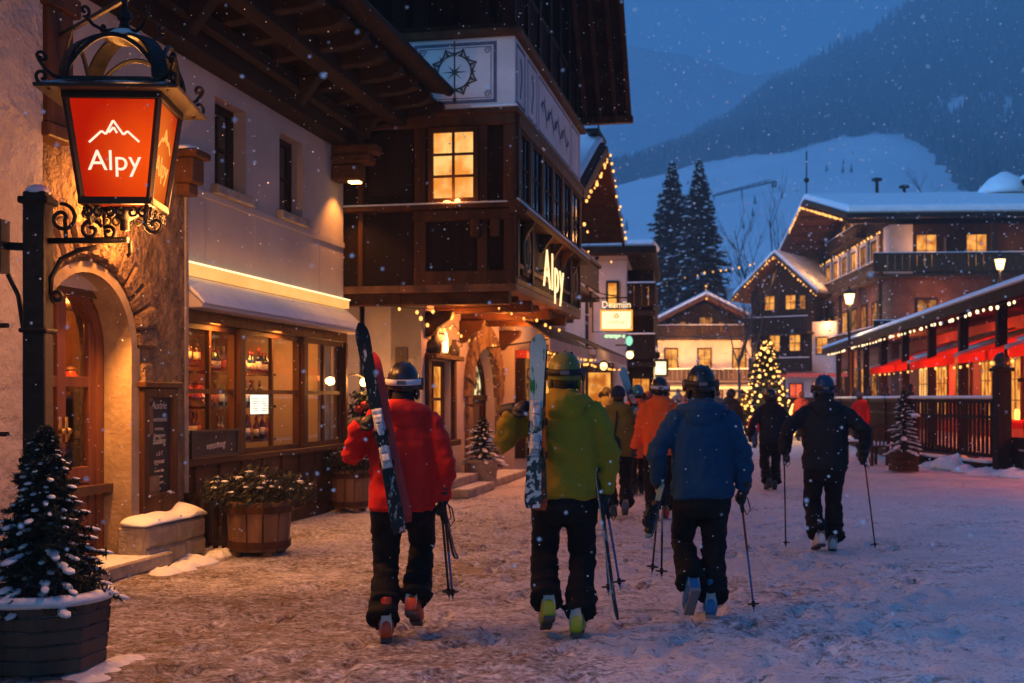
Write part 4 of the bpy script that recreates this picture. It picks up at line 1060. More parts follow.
# bay floor, joists, brackets
m = MB(S); m.box(-7.2, BVV + .05, BU - .05, BE, 3.20, 3.30); m.build('bay_floor', mat('bay_floor', (.10, .045, .018), (.24, .11, .045), 4, rough=.7, stretch=(1, .12, 1), rot=RS, bump=.3, boards=(0, .2)), bay)
m = MB(S)
for u in (17.42, 19.2, 21.0, 22.8): m.box(-5.6, BVV - .10, u, u + .22, 3.02, 3.198)
for u in (18.3, 20.1, 21.9): m.box(-5.2, BVV - .14, u, u + .12, 3.10, 3.198)
m.box(-6.6, -5.24, BU + .1, BU + .30, 3.02, 3.198); m.parts('joist', MT['wood_warm_flat'], bay, bevel=.012)
m = MB(S)
for u in (18.62, 20.9, 24.3):
    m.prism([(GV, 2.60), (GV + .10, 2.62), (GV + .22, 2.76), (GV + .42, 2.88), (GV + .46, 3.018), (GV, 3.018)], u, u + .18, lambda p, q, t: (p, t, q))
m.parts('bay_bracket', MT['wood_warm_flat'], bay, bevel=.02)
# bay body: dark boards, then the frame of timbers proud of it
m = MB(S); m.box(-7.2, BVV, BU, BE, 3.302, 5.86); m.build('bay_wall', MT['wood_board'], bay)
fb = FF(BU); sb = FS(BVV)
m = MB(fb)
for x0, x1 in ((-3.62, -3.44), (-4.02, -3.86), (-4.98, -4.80), (-5.86, -5.78), (-6.9, -6.82)): m.box(x0, x1, .002, .07, 3.302, 5.72)
for z0, z1, d in ((3.30, 3.50, .09), (4.24, 4.40, .12), (4.46, 4.52, .06), (5.64, 5.88, .10)): m.box(-4.98 if z0 < 5.6 else -7.1, -3.44, .003, d, z0, z1)
for x in (-3.72, -4.02): m.box(x - .07, x + .07, .07, .20, 3.98, 4.24)
m.build('front_frame', MT['wood_warm'], bay, bevel=.012)
m = MB(sb)
for u in (17.36, 18.3, 19.35, 20.4, 21.45, 22.5, 23.7): m.box(u, u + .16, .003, .07, 4.50, 5.66)
for z0, z1, d in ((3.30, 3.40, .05), (3.56, 3.64, .04), (5.64, 5.80, .09)): m.box(BU, BE, .003, d, z0, z1)
for u in (17.34, 18.55, 22.55, 23.72): m.box(u, u + .14, .002, .06, 3.40, 4.3)
for u in (17.9, 19.5, 20.6, 21.7, 22.9): m.prism([(0.003, 4.0), (.05, 4.02), (.10, 4.12), (.20, 4.26), (.20, 4.30), (.003, 4.30)], u, u + .09, lambda p, q, t: (t, p, q))
m.build('side_frame', MT['wood_warm'], bay, bevel=.012)
m = MB(S); lp = [(BVV - .02, 4.30), (BVV + .22, 4.30), (BVV + .26, 4.36), (BVV + .10, 4.50), (BVV - .02, 4.50)]
m.prism(lp, BU - .24, BE + .1, lambda p, q, t: (p, t, q)); m.box(-7.1, BVV - .02, BU - .22, BU + .02, 4.405, 4.47)
le = m.build('ledge', MT['wood_warm_flat'], bay, bevel=.01)
m = MB(S); m.box(-6.9, BVV - .05, BU - .20, BU - .10, 4.474, 4.50); m.prism([(BVV + .06, 4.535), (BVV + .24, 4.38), (BVV + .25, 4.40), (BVV + .08, 4.56)], BU - .1, BE, lambda p, q, t: (p, t, q)); m.build('snow_cover', MT['snow'], le, bevel=.01)
# windows of the bay
window(bay, fb, -4.75, -3.99, 4.50, 5.62, .12, 2, 3, MT['wood_warm'], emit('bay_window_glow', (1.0, .55, .16), 1.3, (.80, .26, .035), 2.6, .4, .6), .075, .10, bars=.035, label='lit window of six yellow panes')
for a, b in ((17.52, 18.3), (18.46, 19.35), (19.51, 20.4), (20.56, 21.45), (21.61, 22.5), (22.66, 23.7)): window(bay, sb, a + .04, b - .04, 4.56, 5.62, .062, 2, 2, MT['wood_dark'], MT['dark_glass'], .05, .055)
m = MB(fb); m.box(-5.70, -5.02, .002, .03, 4.66, 5.58); m.box(-6.70, -5.96, .002, .03, 4.66, 5.58); m.parts('shutter', MT['wood_dark'], bay)
m = MB(fb); m.ell((-4.30, .10, 4.53), (.05, .05, .035), 10, 6); m.ell((-4.46, .10, 4.52), (.07, .04, .02), 10, 6); m.parts('sill_lamp', emit('sill_lamp_glow', (1, .58, .18), 4), bay, True)
# white painted band
m = MB(S); m.box(-7.2, BVV + .03, BU - .06, BE + .05, 5.885, 6.93); band = m.build('painted_band', mat('lime_white', (.54, .49, .46), (.64, .59, .56), 2, 8, bump=.15, bscale=30, rough=.9), bay)
m = MB(S); m.box(-7.2, BVV + .10, BU - .13, BE + .1, 5.80, 5.883); m.box(-7.2, BVV + .14, BU - .16, BE + .12, 6.932, 7.04); m.parts('band_cornice', MT['wood_warm_flat'], bay, bevel=.012)
m = MB(S); m.box(-4.1, BVV + .08, BU - .125, BU - .07, 5.886, 5.925); m.build('snow_cover', MT['snow'], band, bevel=.015)
pm = mat('fresco_blue', (.07, .08, .12), (.12, .13, .18), 12, rough=.9); pg = mat('fresco_green', (.035, .042, .04), (.07, .08, .07), 12, rough=.9)
fr_ = FF(BU - .06); sr_ = FS(BVV + .03)
def rect_line(mb, a0, a1, z0, z1, w, d=.004): mb.wall(a0, a1, z0, z1, [(a0 + w, a1 - w, z0 + w, z1 - w)], d, .0005)
m = MB(fr_); rect_line(m, -4.98, -3.72, 5.97, 6.87, .05); rect_line(m, -4.90, -3.80, 6.04, 6.80, .012); rect_line(m, -6.6, -5.15, 5.97, 6.87, .05)
for x in (-4.84, -3.86):
    for z in (6.10, 6.74): m.tube([(a, .003, c) for a, c in spiral((x, z), .055, .01, 0, 1.5, 16)], .007, 4)
m.build('painted_frame', pm, bay, fix=False)
m = MB(fr_); cx, cz = -4.36, 6.44
for i in range(8):
    a = PI / 4 * i + PI / 8
    m.tube([(cx + .27 * math.cos(a - .36), .003, cz + .27 * math.sin(a - .36)), (cx + .30 * math.cos(a - .15), .003, cz + .30 * math.sin(a - .15)), (cx + .36 * math.cos(a), .003, cz + .36 * math.sin(a)), (cx + .30 * math.cos(a + .15), .003, cz + .30 * math.sin(a + .15)), (cx + .27 * math.cos(a + .36), .003, cz + .27 * math.sin(a + .36))], .014, 4)
    r = .21 if i % 2 else .16; q = .035
    m.add([(cx + r * math.cos(a + PI / 8), .004, cz + r * math.sin(a + PI / 8)), (cx + q * math.cos(a), .004, cz + q * math.sin(a)), (cx, .006, cz), (cx + q * math.cos(a + PI / 4), .004, cz + q * math.sin(a + PI / 4))], [(0, 1, 2, 3)])
m.tube([(cx + .255 * math.cos(2 * PI * i / 24), .003, cz + .255 * math.sin(2 * PI * i / 24)) for i in range(25)], .013, 4)
for i in range(16):
    a = PI / 8 * i; u_, w_ = math.cos(a), math.sin(a); r0_, r1_ = (.24, .37) if i % 2 else (.25, .33)
    m.add([(cx + r0_ * u_ - .03 * w_, .0045, cz + r0_ * w_ + .03 * u_), (cx + r1_ * u_, .0045, cz + r1_ * w_), (cx + r0_ * u_ + .03 * w_, .0045, cz + r0_ * w_ - .03 * u_)], [(0, 1, 2)])
m.tube([(cx, .003, cz - .44), (cx, .003, cz + .44)], .011, 4); m.add([(cx - .035, .004, cz + .38), (cx + .035, .004, cz + .38), (cx, .004, cz + .48)], [(0, 1, 2)]); m.add([(cx - .035, .004, cz - .38), (cx + .035, .004, cz - .38), (cx, .004, cz - .48)], [(0, 1, 2)])
m.build('painted_rosette', pg, bay, fix=False)
m = MB(sr_); rect_line(m, 17.36, 18.05, 5.97, 6.87, .05); rect_line(m, 18.25, 19.05, 5.97, 6.87, .03); rect_line(m, 19.2, 22.6, 5.97, 6.87, .03); rect_line(m, 22.75, 23.75, 5.97, 6.87, .03)
for u in (17.7, 18.65): m.tube([(u + .06 * math.sin(z * 9), .003, z) for z in [6.1 + .06 * i for i in range(11)]], .012, 4)
m.tube([(19.45 + 2.9 * i / 60, .003, 6.42 + .11 * math.sin(i * .42)) for i in range(61)], .016, 4)
for i in range(16):
    u = 19.55 + i * .18; s = 1 if i % 2 else -1; z_ = 6.42 + .11 * math.sin((u - 19.45) / 2.9 * 60 * .42)
    m.add([(u, .0042, z_), (u + .07, .0042, z_ + .07 * s), (u + .06, .0042, z_ + .20 * s), (u - .02, .0042, z_ + .10 * s)], [(0, 1, 2, 3)])
for i in range(0):
    u = 19.65 + i * .31; s = 1 if i % 2 else -1
    m.tube([(a, .003, c) for a, c in spiral((u, 6.42 + .08 * s), .19, .025, 1.2 * s, 1.4 * s, 20)], .020, 4)
    m.add([(u - .04, .004, 6.42 - .26 * s), (u + .03, .004, 6.42 - .20 * s), (u + .10, .004, 6.42 - .30 * s), (u + .02, .004, 6.42 - .34 * s)], [(0, 1, 2, 3)])
m.build('painted_scroll', pm, bay, fix=False)
# loggia above, dark
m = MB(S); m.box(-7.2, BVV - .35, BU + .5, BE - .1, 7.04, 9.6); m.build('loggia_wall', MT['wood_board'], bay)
m = MB(S)
for u in (17.3, 18.35, 19.4, 20.45, 21.5, 22.55, 23.6): m.box(BVV - .16, BVV + .02, u, u + .18, 7.04, 9.6)
for v in (-4.05, -5.0, -6.9, -5.35): m.box(v, v + .18, BU - .02, BU + .14, 7.04, 9.6)
m.box(-7.2, BVV + .05, BU - .05, BU + .12, 7.042, 7.14); m.box(BVV - .1, BVV + .06, BU + .13, BE, 7.042, 7.14); m.box(-7.2, BVV, BU, BU + .12, 7.9, 8.0); m.box(BVV - .1, BVV, BU + .13, BE, 7.9, 8.0)
u = 17.6
while u < 23.8: m.box(BVV - .08, BVV - .03, u, u + .1, 7.14, 7.9); u += .21
m.build('loggia_rail', MT['wood_dark'], bay, bevel=.01)
# steep roof, its gable over the street
ru0, ru1, rz, rt = 16.4, 24.35, 7.35, 12.2; rm = (ru0 + ru1) / 2
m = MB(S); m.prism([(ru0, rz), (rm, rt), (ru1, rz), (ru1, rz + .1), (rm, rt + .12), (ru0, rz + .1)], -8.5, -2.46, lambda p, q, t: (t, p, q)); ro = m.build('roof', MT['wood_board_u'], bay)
m = MB(S); m.prism([(ru0 + .02, rz + .12), (rm, rt + .14), (ru1 - .02, rz + .12), (ru1 - .02, rz + .3), (rm, rt + .36), (ru0 + .02, rz + .3)], -8.4, -2.55, lambda p, q, t: (t, p, q)); m.build('snow_cover', MT['snow'], ro, bevel=.05)
m = MB(S)
for v in (-2.50, -2.78, -3.10, -3.40):
    for a, b in ((ru0, rm), (ru1, rm)): m.bar((v, a, rz - .06), (v, b, rt - .08), .09 if v > -2.6 else .07, .14)
m.box(-3.5, -2.42, ru1 - .14, ru1 + .02, rz - .16, rz - .02); m.parts('rafter', MT['wood_warm'], bay, bevel=.008)
m = MB(S); m.add([(BVV - .12, ru0 + .9, 8.3), (BVV - .12, ru1 - .9, 8.3), (BVV - .12, rm, rt - .4), (BVV - .3, ru0 + .9, 8.3), (BVV - .3, ru1 - .9, 8.3), (BVV - .3, rm, rt - .4)], [(0, 1, 2), (5, 4, 3), (0, 2, 5, 3), (1, 4, 5, 2), (0, 3, 4, 1)]); m.build('gable_wall', MT['wood_board_u'], bay)
# glowing sign on the bay
sg = empty('shop_sign', S(BVV + .05, 20.7, 3.5), 'glowing white lettering fixed on the dark timber bay above the arched doorway', 'sign')
fz = FS(BVV + .075)
text_mb('Alpy', .86, lambda x, y, t: fz(20.35 + x * 1.22, .02 + t, 3.46 + y * 1.05), .012, None, 4, bold=.001, space=1.12).build('lettering', emit('sign_glow', (1.0, .66, .30), 2.2), sg, fix=False)
m = MB(FS(BVV)); m.box(19.5, 19.54, .004, .075, 3.70, 3.74); m.box(21.8, 21.84, .004, .075, 3.7, 3.74); m.box(19.0, 22.3, .004, .03, 3.38, 3.40); m.parts('bracket', MT['iron'], sg)
for u, lab in ((18.15, 'oval crest plaque on the timber bay before the glowing sign'), (23.2, 'oval crest plaque at the far end of the timber bay')):
    o = empty('crest_plaque', S(BVV + .03, u, 3.85), lab, 'plaque'); f2 = FS(BVV)
    m = MB(f2); m.box(u - .32, u + .32, .004, .03, 3.48, 4.26); m.build('backing', MT['wood_dark'], o, bevel=.006)
    ring = [(u + .22 * math.cos(a), .04, 3.86 + .30 * math.sin(a)) for a in [2 * PI * i / 24 for i in range(25)]]
    m = MB(f2); m.tube(ring, .024, 6); m.build('rim', mat('gilt', (.30, .17, .06), (.40, .25, .1), 9, rough=.5, metal=.4), o, True)
    m = MB(f2); m.add([(p[0] + (u - p[0]) * .1, .036, p[2] + (3.86 - p[2]) * .1) for p in ring[:-1]], [tuple(range(24))])
    m.build('medallion', mat('plaque_pale', (.20, .13, .08), (.34, .25, .17), 6, rough=.8), o, fix=False)
    m = MB(f2); m.prism([(u - .07, 3.68), (u + .08, 3.68), (u + .10, 3.90), (u + .03, 4.05), (u - .05, 4.04), (u - .10, 3.88)], .038, .055, lambda p, q, t: (p, t, q)); m.build('figure', MT['wood_dark'], o)
# downpipe beside the shop end and lantern ledge things
m = MB(S); m.tube([(-6.15, 18.32, 3.1), (-6.15, 18.32, .1)], .035, 8); m.build('downpipe', MT['iron'], bay, True)
jug = MB(); jug.lathe([(0, 0), (.10, 0), (.13, .10), (.12, .18), (.06, .26), (.05, .34), (.065, .36), (0, .36)], (0, 0, 0), 12); jug.tube([(.11, 0, .20), (.17, 0, .22), (.16, 0, .32), (.06, 0, .33)], .014, 6)
jm_ = mat('dark_clay', (.05, .035, .025), (.10, .07, .05), 8, rough=.5)
for i, (u, q, lab) in enumerate(((18.85, 1.0, 'dark round clay jug nearer the wall corner on the ledge over the yellow window'), (20.15, .8, 'smaller clay jug on the ledge over the yellow window, toward the arched doorway'))):
    o = jug.build('jug', jm_, None, True, fix=False) if i == 0 else o.copy()
    if i: COL.objects.link(o)
    o.location = g(u, .10, 2.341); o.scale = (q, q, q); tag(o, lab, 'jug')
cd = empty('candle_lamp', g(19.55, .10, 2.341), 'bright tall candle lamp burning on the ledge over the yellow window', 'lamp')
m = MB(g); m.lathe([(0, 2.341), (.07, 2.341), (.07, 2.37), (.045, 2.38), (0, 2.38)], (19.55, .10, 0), 10); m.build('base', MT['iron'], cd)
m = MB(g); m.lathe([(.035, 2.38), (.05, 2.44), (.045, 2.60), (.02, 2.72), (0, 2.74)], (19.55, .10, 0), 10); m.build('flame_glass', emit('candle_glow', (1, .55, .16), 7), cd, True)
# wall lamp and wreath at the end of the shop
wl = empty('wall_lamp', S(-5.95, 17.55, 1.85), 'brightly burning round wall lamp on the plaster beyond the shop windows', 'lamp')
m = MB(S); m.box(-6.1, -6.0, 17.1, 17.14, 1.72, 2.0); m.tube([(-6.0, 17.12, 1.95), (-5.9, 17.3, 1.98), (-5.84, 17.45, 1.93)], .014, 6); m.build('arm', MT['iron'], wl)
m = MB(S); m.ell((-5.84, 17.45, 1.86), (.055, .055, .065), 12, 8); m.build('globe', emit('wall_lamp_glow', (1, .52, .14), 14), wl, True)
wr = empty('evergreen_garland', S(-5.9, 17.45, 1.0), 'evergreen garland with red bows hanging under the round wall lamp', 'garland'); c = S(-5.85, 17.5, 1.35)
m = MB(); leaf_cloud(m, 900, lambda: c + V((RND.gauss(0, .10), RND.gauss(0, .09), RND.uniform(-.42, .36))), .05); m.build('foliage', MT['needle'], wr, fix=False)
m = MB()
for z, x in ((.16, .02), (.10, -.06)): m.ell(c + V((x, -.12, z)), (.07, .04, .06), 8, 6)
m.parts('bow', mat('red_ribbon', (.35, .02, .01), rough=.6), wr, True)
m = MB(); m.tube([tuple(c + V((0, .05, -1.3))), tuple(c + V((0, .05, .3)))], .03, 6); m.build('stake', MT['wood_dark'], wr)
# snowy little spruce in a stone pot by the steps
pt = empty('plant_pot', S(-4.78, 20.95, .0), 'grey stone pot beside the steps of the timber house', 'pot'); c = S(-4.78, 20.95, 0)
m = MB(); m.lathe([(0, .0), (.20, .0), (.24, .05), (.27, .44), (.30, .46), (.30, .52), (.25, .52), (.24, .46), (0, .46)], c, 16); m.build('pot', MT['stone'], pt, True)
ps = empty('spruce', c + V((0, 0, .46)), 'little lamplit spruce thick with snow in the stone pot by the steps', 'spruce tree')
spruce(ps, c + V((0, 0, .46)), .80, .36, 70, 5, 10, .05, .95, .25, .04, .02, lump=.95)
# strings of small bulbs under the bay
wl_ = FS(GV + .05)
string_lights('string_lights', 'string of small orange bulbs swagged along the plaster under the timber bay', None, [[wl_(17.9, 0, 2.98), wl_(19.1, 0, 2.80), wl_(20.3, 0, 2.92), wl_(21.3, 0, 2.72), wl_(22.4, 0, 2.90), wl_(23.4, 0, 2.70), wl_(24.5, 0, 2.9)]], .30, .026, .05)
string_lights('string_lights', 'sparse string of bulbs along the bottom edge of the timber bay', None, [[S(-5.3, 17.5, 3.0), S(-3.75, 17.6, 3.0), S(-3.70, 20.5, 3.0), S(-3.70, 23.8, 3.0)]], .85, .022, .04)
# ================================================================ next houses down the street
def shopfront(parent, a0, a1, fz_, z1=2.6, wood=None, lit=None):
    """glazed shop front: red or brown posts, lit panes, base"""
    w = wood or MT['wood_warm']; n = max(1, round((a1 - a0) / 1.1))
    for i in range(n):
        p, q = a0 + (a1 - a0) * i / n, a0 + (a1 - a0) * (i + 1) / n
        window(parent, fz_, p + .03, q - .03, .55, z1, .09, 1, 2, w, lit or MT['lit_pane'], .08, .08, name='shop_window')
    m = MB(fz_); m.box(a0, a1, .002, .07, 0.02, .55); m.box(a0, a1, .002, .12, z1, z1 + .22); m.build('shop_front', w, parent)
gh = empty('gable_house', S(-4.6, 28, 0), 'timber house with steep snowy gable edged in lights beside the jutting bay house', 'house')
HV = -4.95
m = MB(S); m.box(-9, HV, 24.62, 31.6, -.05, 3.6); m.build('wall', MT['plaster'], gh)
m = MB(S); m.box(-9, HV + .25, 24.62, 31.4, 3.6, 5.6); m.prism([(24.62, 5.6), (31.4, 5.6), (28.1, 7.3)], -9, HV + .25, lambda p, q, t: (t, p, q)); m.build('upper_wall', MT['wood_board'], gh)
f3 = FS(HV); f3u = FS(HV + .25)
# red framed showcase, then shop fronts
m = MB(f3); m.wall(24.75, 26.5, .35, 2.45, [(24.95, 26.3, .55, 2.25)], .22, .01); m.build('showcase_frame', MT['wood_dark'], gh)
m = MB(f3); m.box(24.72, 26.53, .03, .26, 2.46, 2.62); m.build('showcase_cap', mat('red_paint', (.22, .016, .010), (.30, .03, .02), 5, rough=.5), gh)
m = MB(f3); m.box(24.94, 26.31, .02, .12, .54, 2.26); m.build('showcase_glass', emit('showcase_glow', (.8, .30, .08), .55, (.015, .004, .002), 9, .45, .6), gh)
shopfront(gh, 26.8, 31.2, f3)
balcony(gh, f3u, 25.2, 31.0, 4.25, .75, .8, .2, MT['wood_warm'])
for a in (26.0, 27.6, 29.2): window(gh, f3u, a, a + .8, 4.4, 5.4, .06, 2, 2, None, MT['lit_pane_dim'], .07, .055)
ro = gable_roof(gh, S, -9.0, -3.45, 24.1, 31.9, 5.75, 7.45, 'x', .16, .22, MT['wood_warm'])
m = MB(S)
for a, b in ((24.1, 28.0), (31.9, 28.0)): m.bar((-3.42, a, 5.72), (-3.42, b, 7.42), .06, .22)
m.parts('barge_board', MT['wood_warm'], gh)
m = MB(S); m.box(-3.8, -3.5, 27.3, 28.7, 7.72, 7.80); m.tube([(-3.6, 28, 7.6), (-3.6, 28, 8.5)], .02, 6); m.build('ridge_rail', MT['iron'], gh)
string_lights('string_lights', 'gold bulbs lining the steep snowy gable beside the jutting bay house', None, [[S(-3.33, 24.2, 5.66), S(-3.33, 28.0, 7.34), S(-3.33, 31.8, 5.66)], [S(-3.4, 24.3, 5.2), S(-3.4, 25.2, 4.6)]], .34, .03, 0, MT['bulb_far'])
# awnings over the shop fronts
MT['canvas'] = mat('canvas', (.055, .035, .028), (.09, .06, .05), 3, bump=.2, bscale=12, rough=.9)
MT['canvas_pale'] = mat('canvas_pale', (.35, .27, .22), (.45, .36, .30), 3, rough=.9)
for (u0, u1, vo, zo, zi, lab) in ((21.7, 27.0, -3.70, 2.72, 3.05, 'dark canvas awning with pale valance under the far end of the timber bay'), (27.2, 33.6, -3.55, 2.75, 3.35, 'dark canvas awning with pale valance under the gable edged in lights')):
    o = empty('awning', S(-4.6, (u0 + u1) / 2, 2.9), lab, 'awning')
    m = MB(S); m.prism([(HV + .02 if u0 > 24 else -4.2, zi), (vo, zo), (vo, zo + .03), (HV + .02 if u0 > 24 else -4.2, zi + .04)], u0, u1, lambda p, q, t: (p, t, q)); m.build('canvas', MT['canvas'], o)
    m = MB(S); m.box(vo - .012, vo + .012, u0, u1, zo - .22, zo - .004); m.build('valance', MT['canvas_pale'], o)
    m = MB(S); m.bar((HV, u0 + .3, zi - .5), (vo, u0 + .3, zo), .03); m.bar((HV, u1 - .3, zi - .5), (vo, u1 - .3, zo), .03); m.parts('arm', MT['iron'], o)
string_lights('string_lights', 'bulbs strung below the canvas awnings along the shop fronts', None, [[S(-3.75, 22.4, 2.42), S(-3.7, 27.0, 2.42), S(-3.6, 33.4, 2.45)], [S(-4.3, 24.6, 2.62), S(-4.3, 33, 2.7)]], .42, .024, .05)
# ---- white house with flat snowy roof and wooden wing
wh = empty('white_house', S(-3.6, 38, 0), 'white plastered house with low snowy roof, chimney and dark balcony wing down the street', 'house')
P4 = frame(4.30, 37.6, 8)
m = MB(P4); m.box(-9, -.70, 0, 8, -.05, 6.1); m.build('wall', MT['plaster_fine'], wh)
m = MB(P4); m.box(-.697, .12, .6, 8, -.05, 5.7); m.build('wing_wall', MT['wood_board'], wh)
m = MB(P4); m.box(-9.2, .22, -.6, 8.4, 6.1, 6.32); ro = m.build('roof', MT['wood_dark'], wh)
m = MB(P4); m.prism([(-.55, 6.324), (8.35, 7.2), (8.35, 7.4), (-.55, 6.52)], -9.15, .18, lambda p, q, t: (t, p, q)); m.build('snow_cover', MT['snow'], ro, bevel=.06)
m = MB(P4); m.box(-1.55, -1.0, 2.0, 2.6, 6.5, 7.6); m.box(-1.62, -.93, 1.93, 2.67, 7.6, 7.68); m.tube([(-1.3, 2.3, 7.7), (-1.3, 2.3, 8.4)], .03, 6); m.build('chimney', MT['stone_snow'], wh)
m = MB(P4); m.tube([(-1.6, -.1, 6.05), (-1.9, -.1, 5.6), (-1.95, -.1, 5.3), (-1.95, -.1, .2)], .05, 8); m.build('downpipe', MT['iron'], wh, True)
f4 = on_front(P4, .6)
for z in (2.75, 4.35): balcony(wh, on_front(P4, .6), -.69, .2, z, .8, .85, .2)
window(wh, on_front(P4, 0), -1.35, -.95, 4.4, 5.3, .07, 1, 2, None, MT['lit_pane'], .07, .06); window(wh, f4, -.6, .05, 4.5, 5.4, .06, 2, 2, None, MT['lit_pane_dim'], .07, .055)
window(wh, f4, -.6, .05, .4, 2.3, .06, 2, 2, None, MT['lit_pane'], .07, .055)
shopfront(wh, -5.2, -1.1, on_front(P4, 0), 2.5)
string_lights('string_lights', 'bulbs under the eaves of the white plastered house', None, [[P4(-4.2, -.62, 5.9), P4(-.6, -.62, 5.9)]], .5, .035, .05, MT['bulb_far'])
# hanging signs
def box_sign(P, x0, x1, z0, z1, label, glow, rim_m, text=None, tcol=None, tsize=.2, emblem=False, th=.14):
    o = empty('hanging_sign', P((x0 + x1) / 2, 0, z0), label, 'sign')
    m = MB(P); m.box(x0, x1, -th / 2, th / 2, z0, z1); m.build('panel', glow, o)
    m = MB(P); w = .04
    m.box(x0 - w, x1 + w, -th / 2 - .01, th / 2 + .01, z1 + .002, z1 + w); m.box(x0 - w, x1 + w, -th / 2 - .01, th / 2 + .01, z0 - w, z0 - .002); m.box(x0 - w, x0 - .002, -th / 2 - .01, th / 2 + .01, z0 - .002, z1 + .002); m.box(x1 + .002, x1 + w, -th / 2 - .01, th / 2 + .01, z0 - .002, z1 + .002)
    m.build('rim', rim_m, o)
    tm = MB()
    if text: text_mb(text, tsize, lambda x, y, t: P((x0 + x1) / 2 + x, -th / 2 - .012 - t, z0 + (z1 - z0) * .30 + y), .01, tm, 2, space=1.25)
    if emblem:
        cx_ = (x0 + x1) / 2; cz_ = z0 + (z1 - z0) * .76
        for a, b in (((-.06, -.04), (0, .05)), ((0, .05), (.06, -.04)), ((-.04, -.05), (.04, -.05))): tm.bar(tuple(P(cx_ + a[0], -th / 2 - .012, cz_ + a[1])), tuple(P(cx_ + b[0], -th / 2 - .012, cz_ + b[1])), .03)
    if tm.v: tm.build('lettering', tcol, o, fix=False)
    return o
P5 = frame(2.15, 29.0, 3)
bsn = box_sign(P5, .02, .72, 3.29, 3.71, 'bright yellow framed white light box hanging below the neon lettering over the street', emit('sign_box_glow', (1.0, .80, .46), 1.5), emit('sign_box_rim', (1.0, .36, .03), 1.4), 'rullins', emit('sign_box_letter', (1.0, .50, .08), 1.0), .12, True, th=.10)
o = empty('neon_sign', P5(.37, 0, 3.8), 'white neon lettering on an iron bracket above the bright light box', 'sign')
text_mb('Deamiin', .23, lambda x, y, t: P5(.37 + x * .92, t, 3.80 + y), .05, None, 3, bold=.0).build('lettering', emit('neon_white', (1.0, .70, .38), 1.8), o, fix=False)
m = MB(P5); m.bar((-.25, .03, 4.03), (.75, .03, 4.05), .03); m.bar((-.25, .03, 3.8), (-.25, .03, 4.2), .05)
m.bar((-.22, .03, 4.2), (.4, .03, 4.06), .02)
for x in (.05, .69): m.bar((x, .03, 4.03), (x, .03, 3.74), .015)
m.build('bracket', MT['iron'], o)
o = empty('neon_sign', P5(.37, 0, 3.05), 'green and white neon line of small letters with a green cup below the light box', 'sign')
text_mb('cramps c', .135, lambda x, y, t: P5(.33 + x * 1.0, t, 3.08 + y), .03, None, 2, bold=.008).build('lettering', emit('neon_green', (.60, 1.0, .50), 1.5), o, fix=False)
m = MB(P5); m.ell((.68, 0, 3.0), (.085, .05, .12), 12, 8); m.build('cup', emit('neon_cup', (.10, .75, .40), 1.2, (.65, 1.0, .85), 3), o, True)
m = MB(P5); m.bar((-.2, .03, 3.22), (.75, .03, 3.22), .02); m.bar((-.2, .03, 3.2), (-.2, .03, 4.0), .03); m.build('bracket', MT['iron'], o)
def globe_lamp(p, label, wall=None, r=.13):
    o = empty('wall_lantern', p, label, 'lamp'); m = MB()
    m.ell(p, (r, r, r * 1.1), 12, 8); m.build('globe', emit('globe_glow', (1, .58, .22), 5), o, True)
    m = MB(); m.tube([tuple(p + V((0, 0, r))), tuple(p + V((0, 0, r + .15))), tuple(p + V((-.35, .05, r + .15)))], .02, 6); m.lathe([(.12, r), (.05, r + .06), (0, r + .08)], p, 10); m.build('arm', MT['iron'], o)
globe_lamp(P5(.72, .5, 2.68), 'round glowing lamp hanging past the green neon sign', r=.09)
globe_lamp(S(-4.1, 33, 2.5), 'round glowing lamp under the canvas awning of the gable house', r=.10)
bw = empty('shop_sign', V((4.2, 41, 2.6)), 'wide white lit shop sign over the far shop front at the end of the street', 'sign')
m = MB(); m.box(4.38, 5.25, 40.9, 41.0, 2.42, 2.86); m.build('panel', emit('far_sign_glow', (.85, 1.0, .62), 2, (1.0, .75, .4), 5), bw)
m = MB(); m.box(4.3, 5.35, 41.002, 41.1, 2.35, 2.95); m.build('backing', MT['wood_dark'], bw)
fs = empty('shop_house', V((4.9, 43, 0)), 'low dark shop house behind the wide white sign at the end of the street', 'shop')
m = MB(); m.box(1.5, 5.0, 42.0, 47, -.05, 3.0); m.build('wall', MT['plaster'], fs); shopfront(fs, 1.9, 4.9, on_front(W, 42), 2.0, None, MT['lit_pane_pale'])
m = MB(); m.box(1.4, 5.1, 41.3, 47, 3.0, 3.2); ro = m.build('roof', MT['wood_dark'], fs); m = MB(); m.box(1.45, 5.05, 41.35, 47, 3.204, 3.42); m.build('snow_cover', MT['snow'], ro, bevel=.06)
string_lights('string_lights', 'yellow bulbs in an arch outline beside the wide white shop sign', None, [[V((4.85, 41.2, 3.6)), V((5.15, 41.2, 3.6)), V((5.15, 41.2, 2.95))]], .2, .035, 0, MT['bulb_far'])
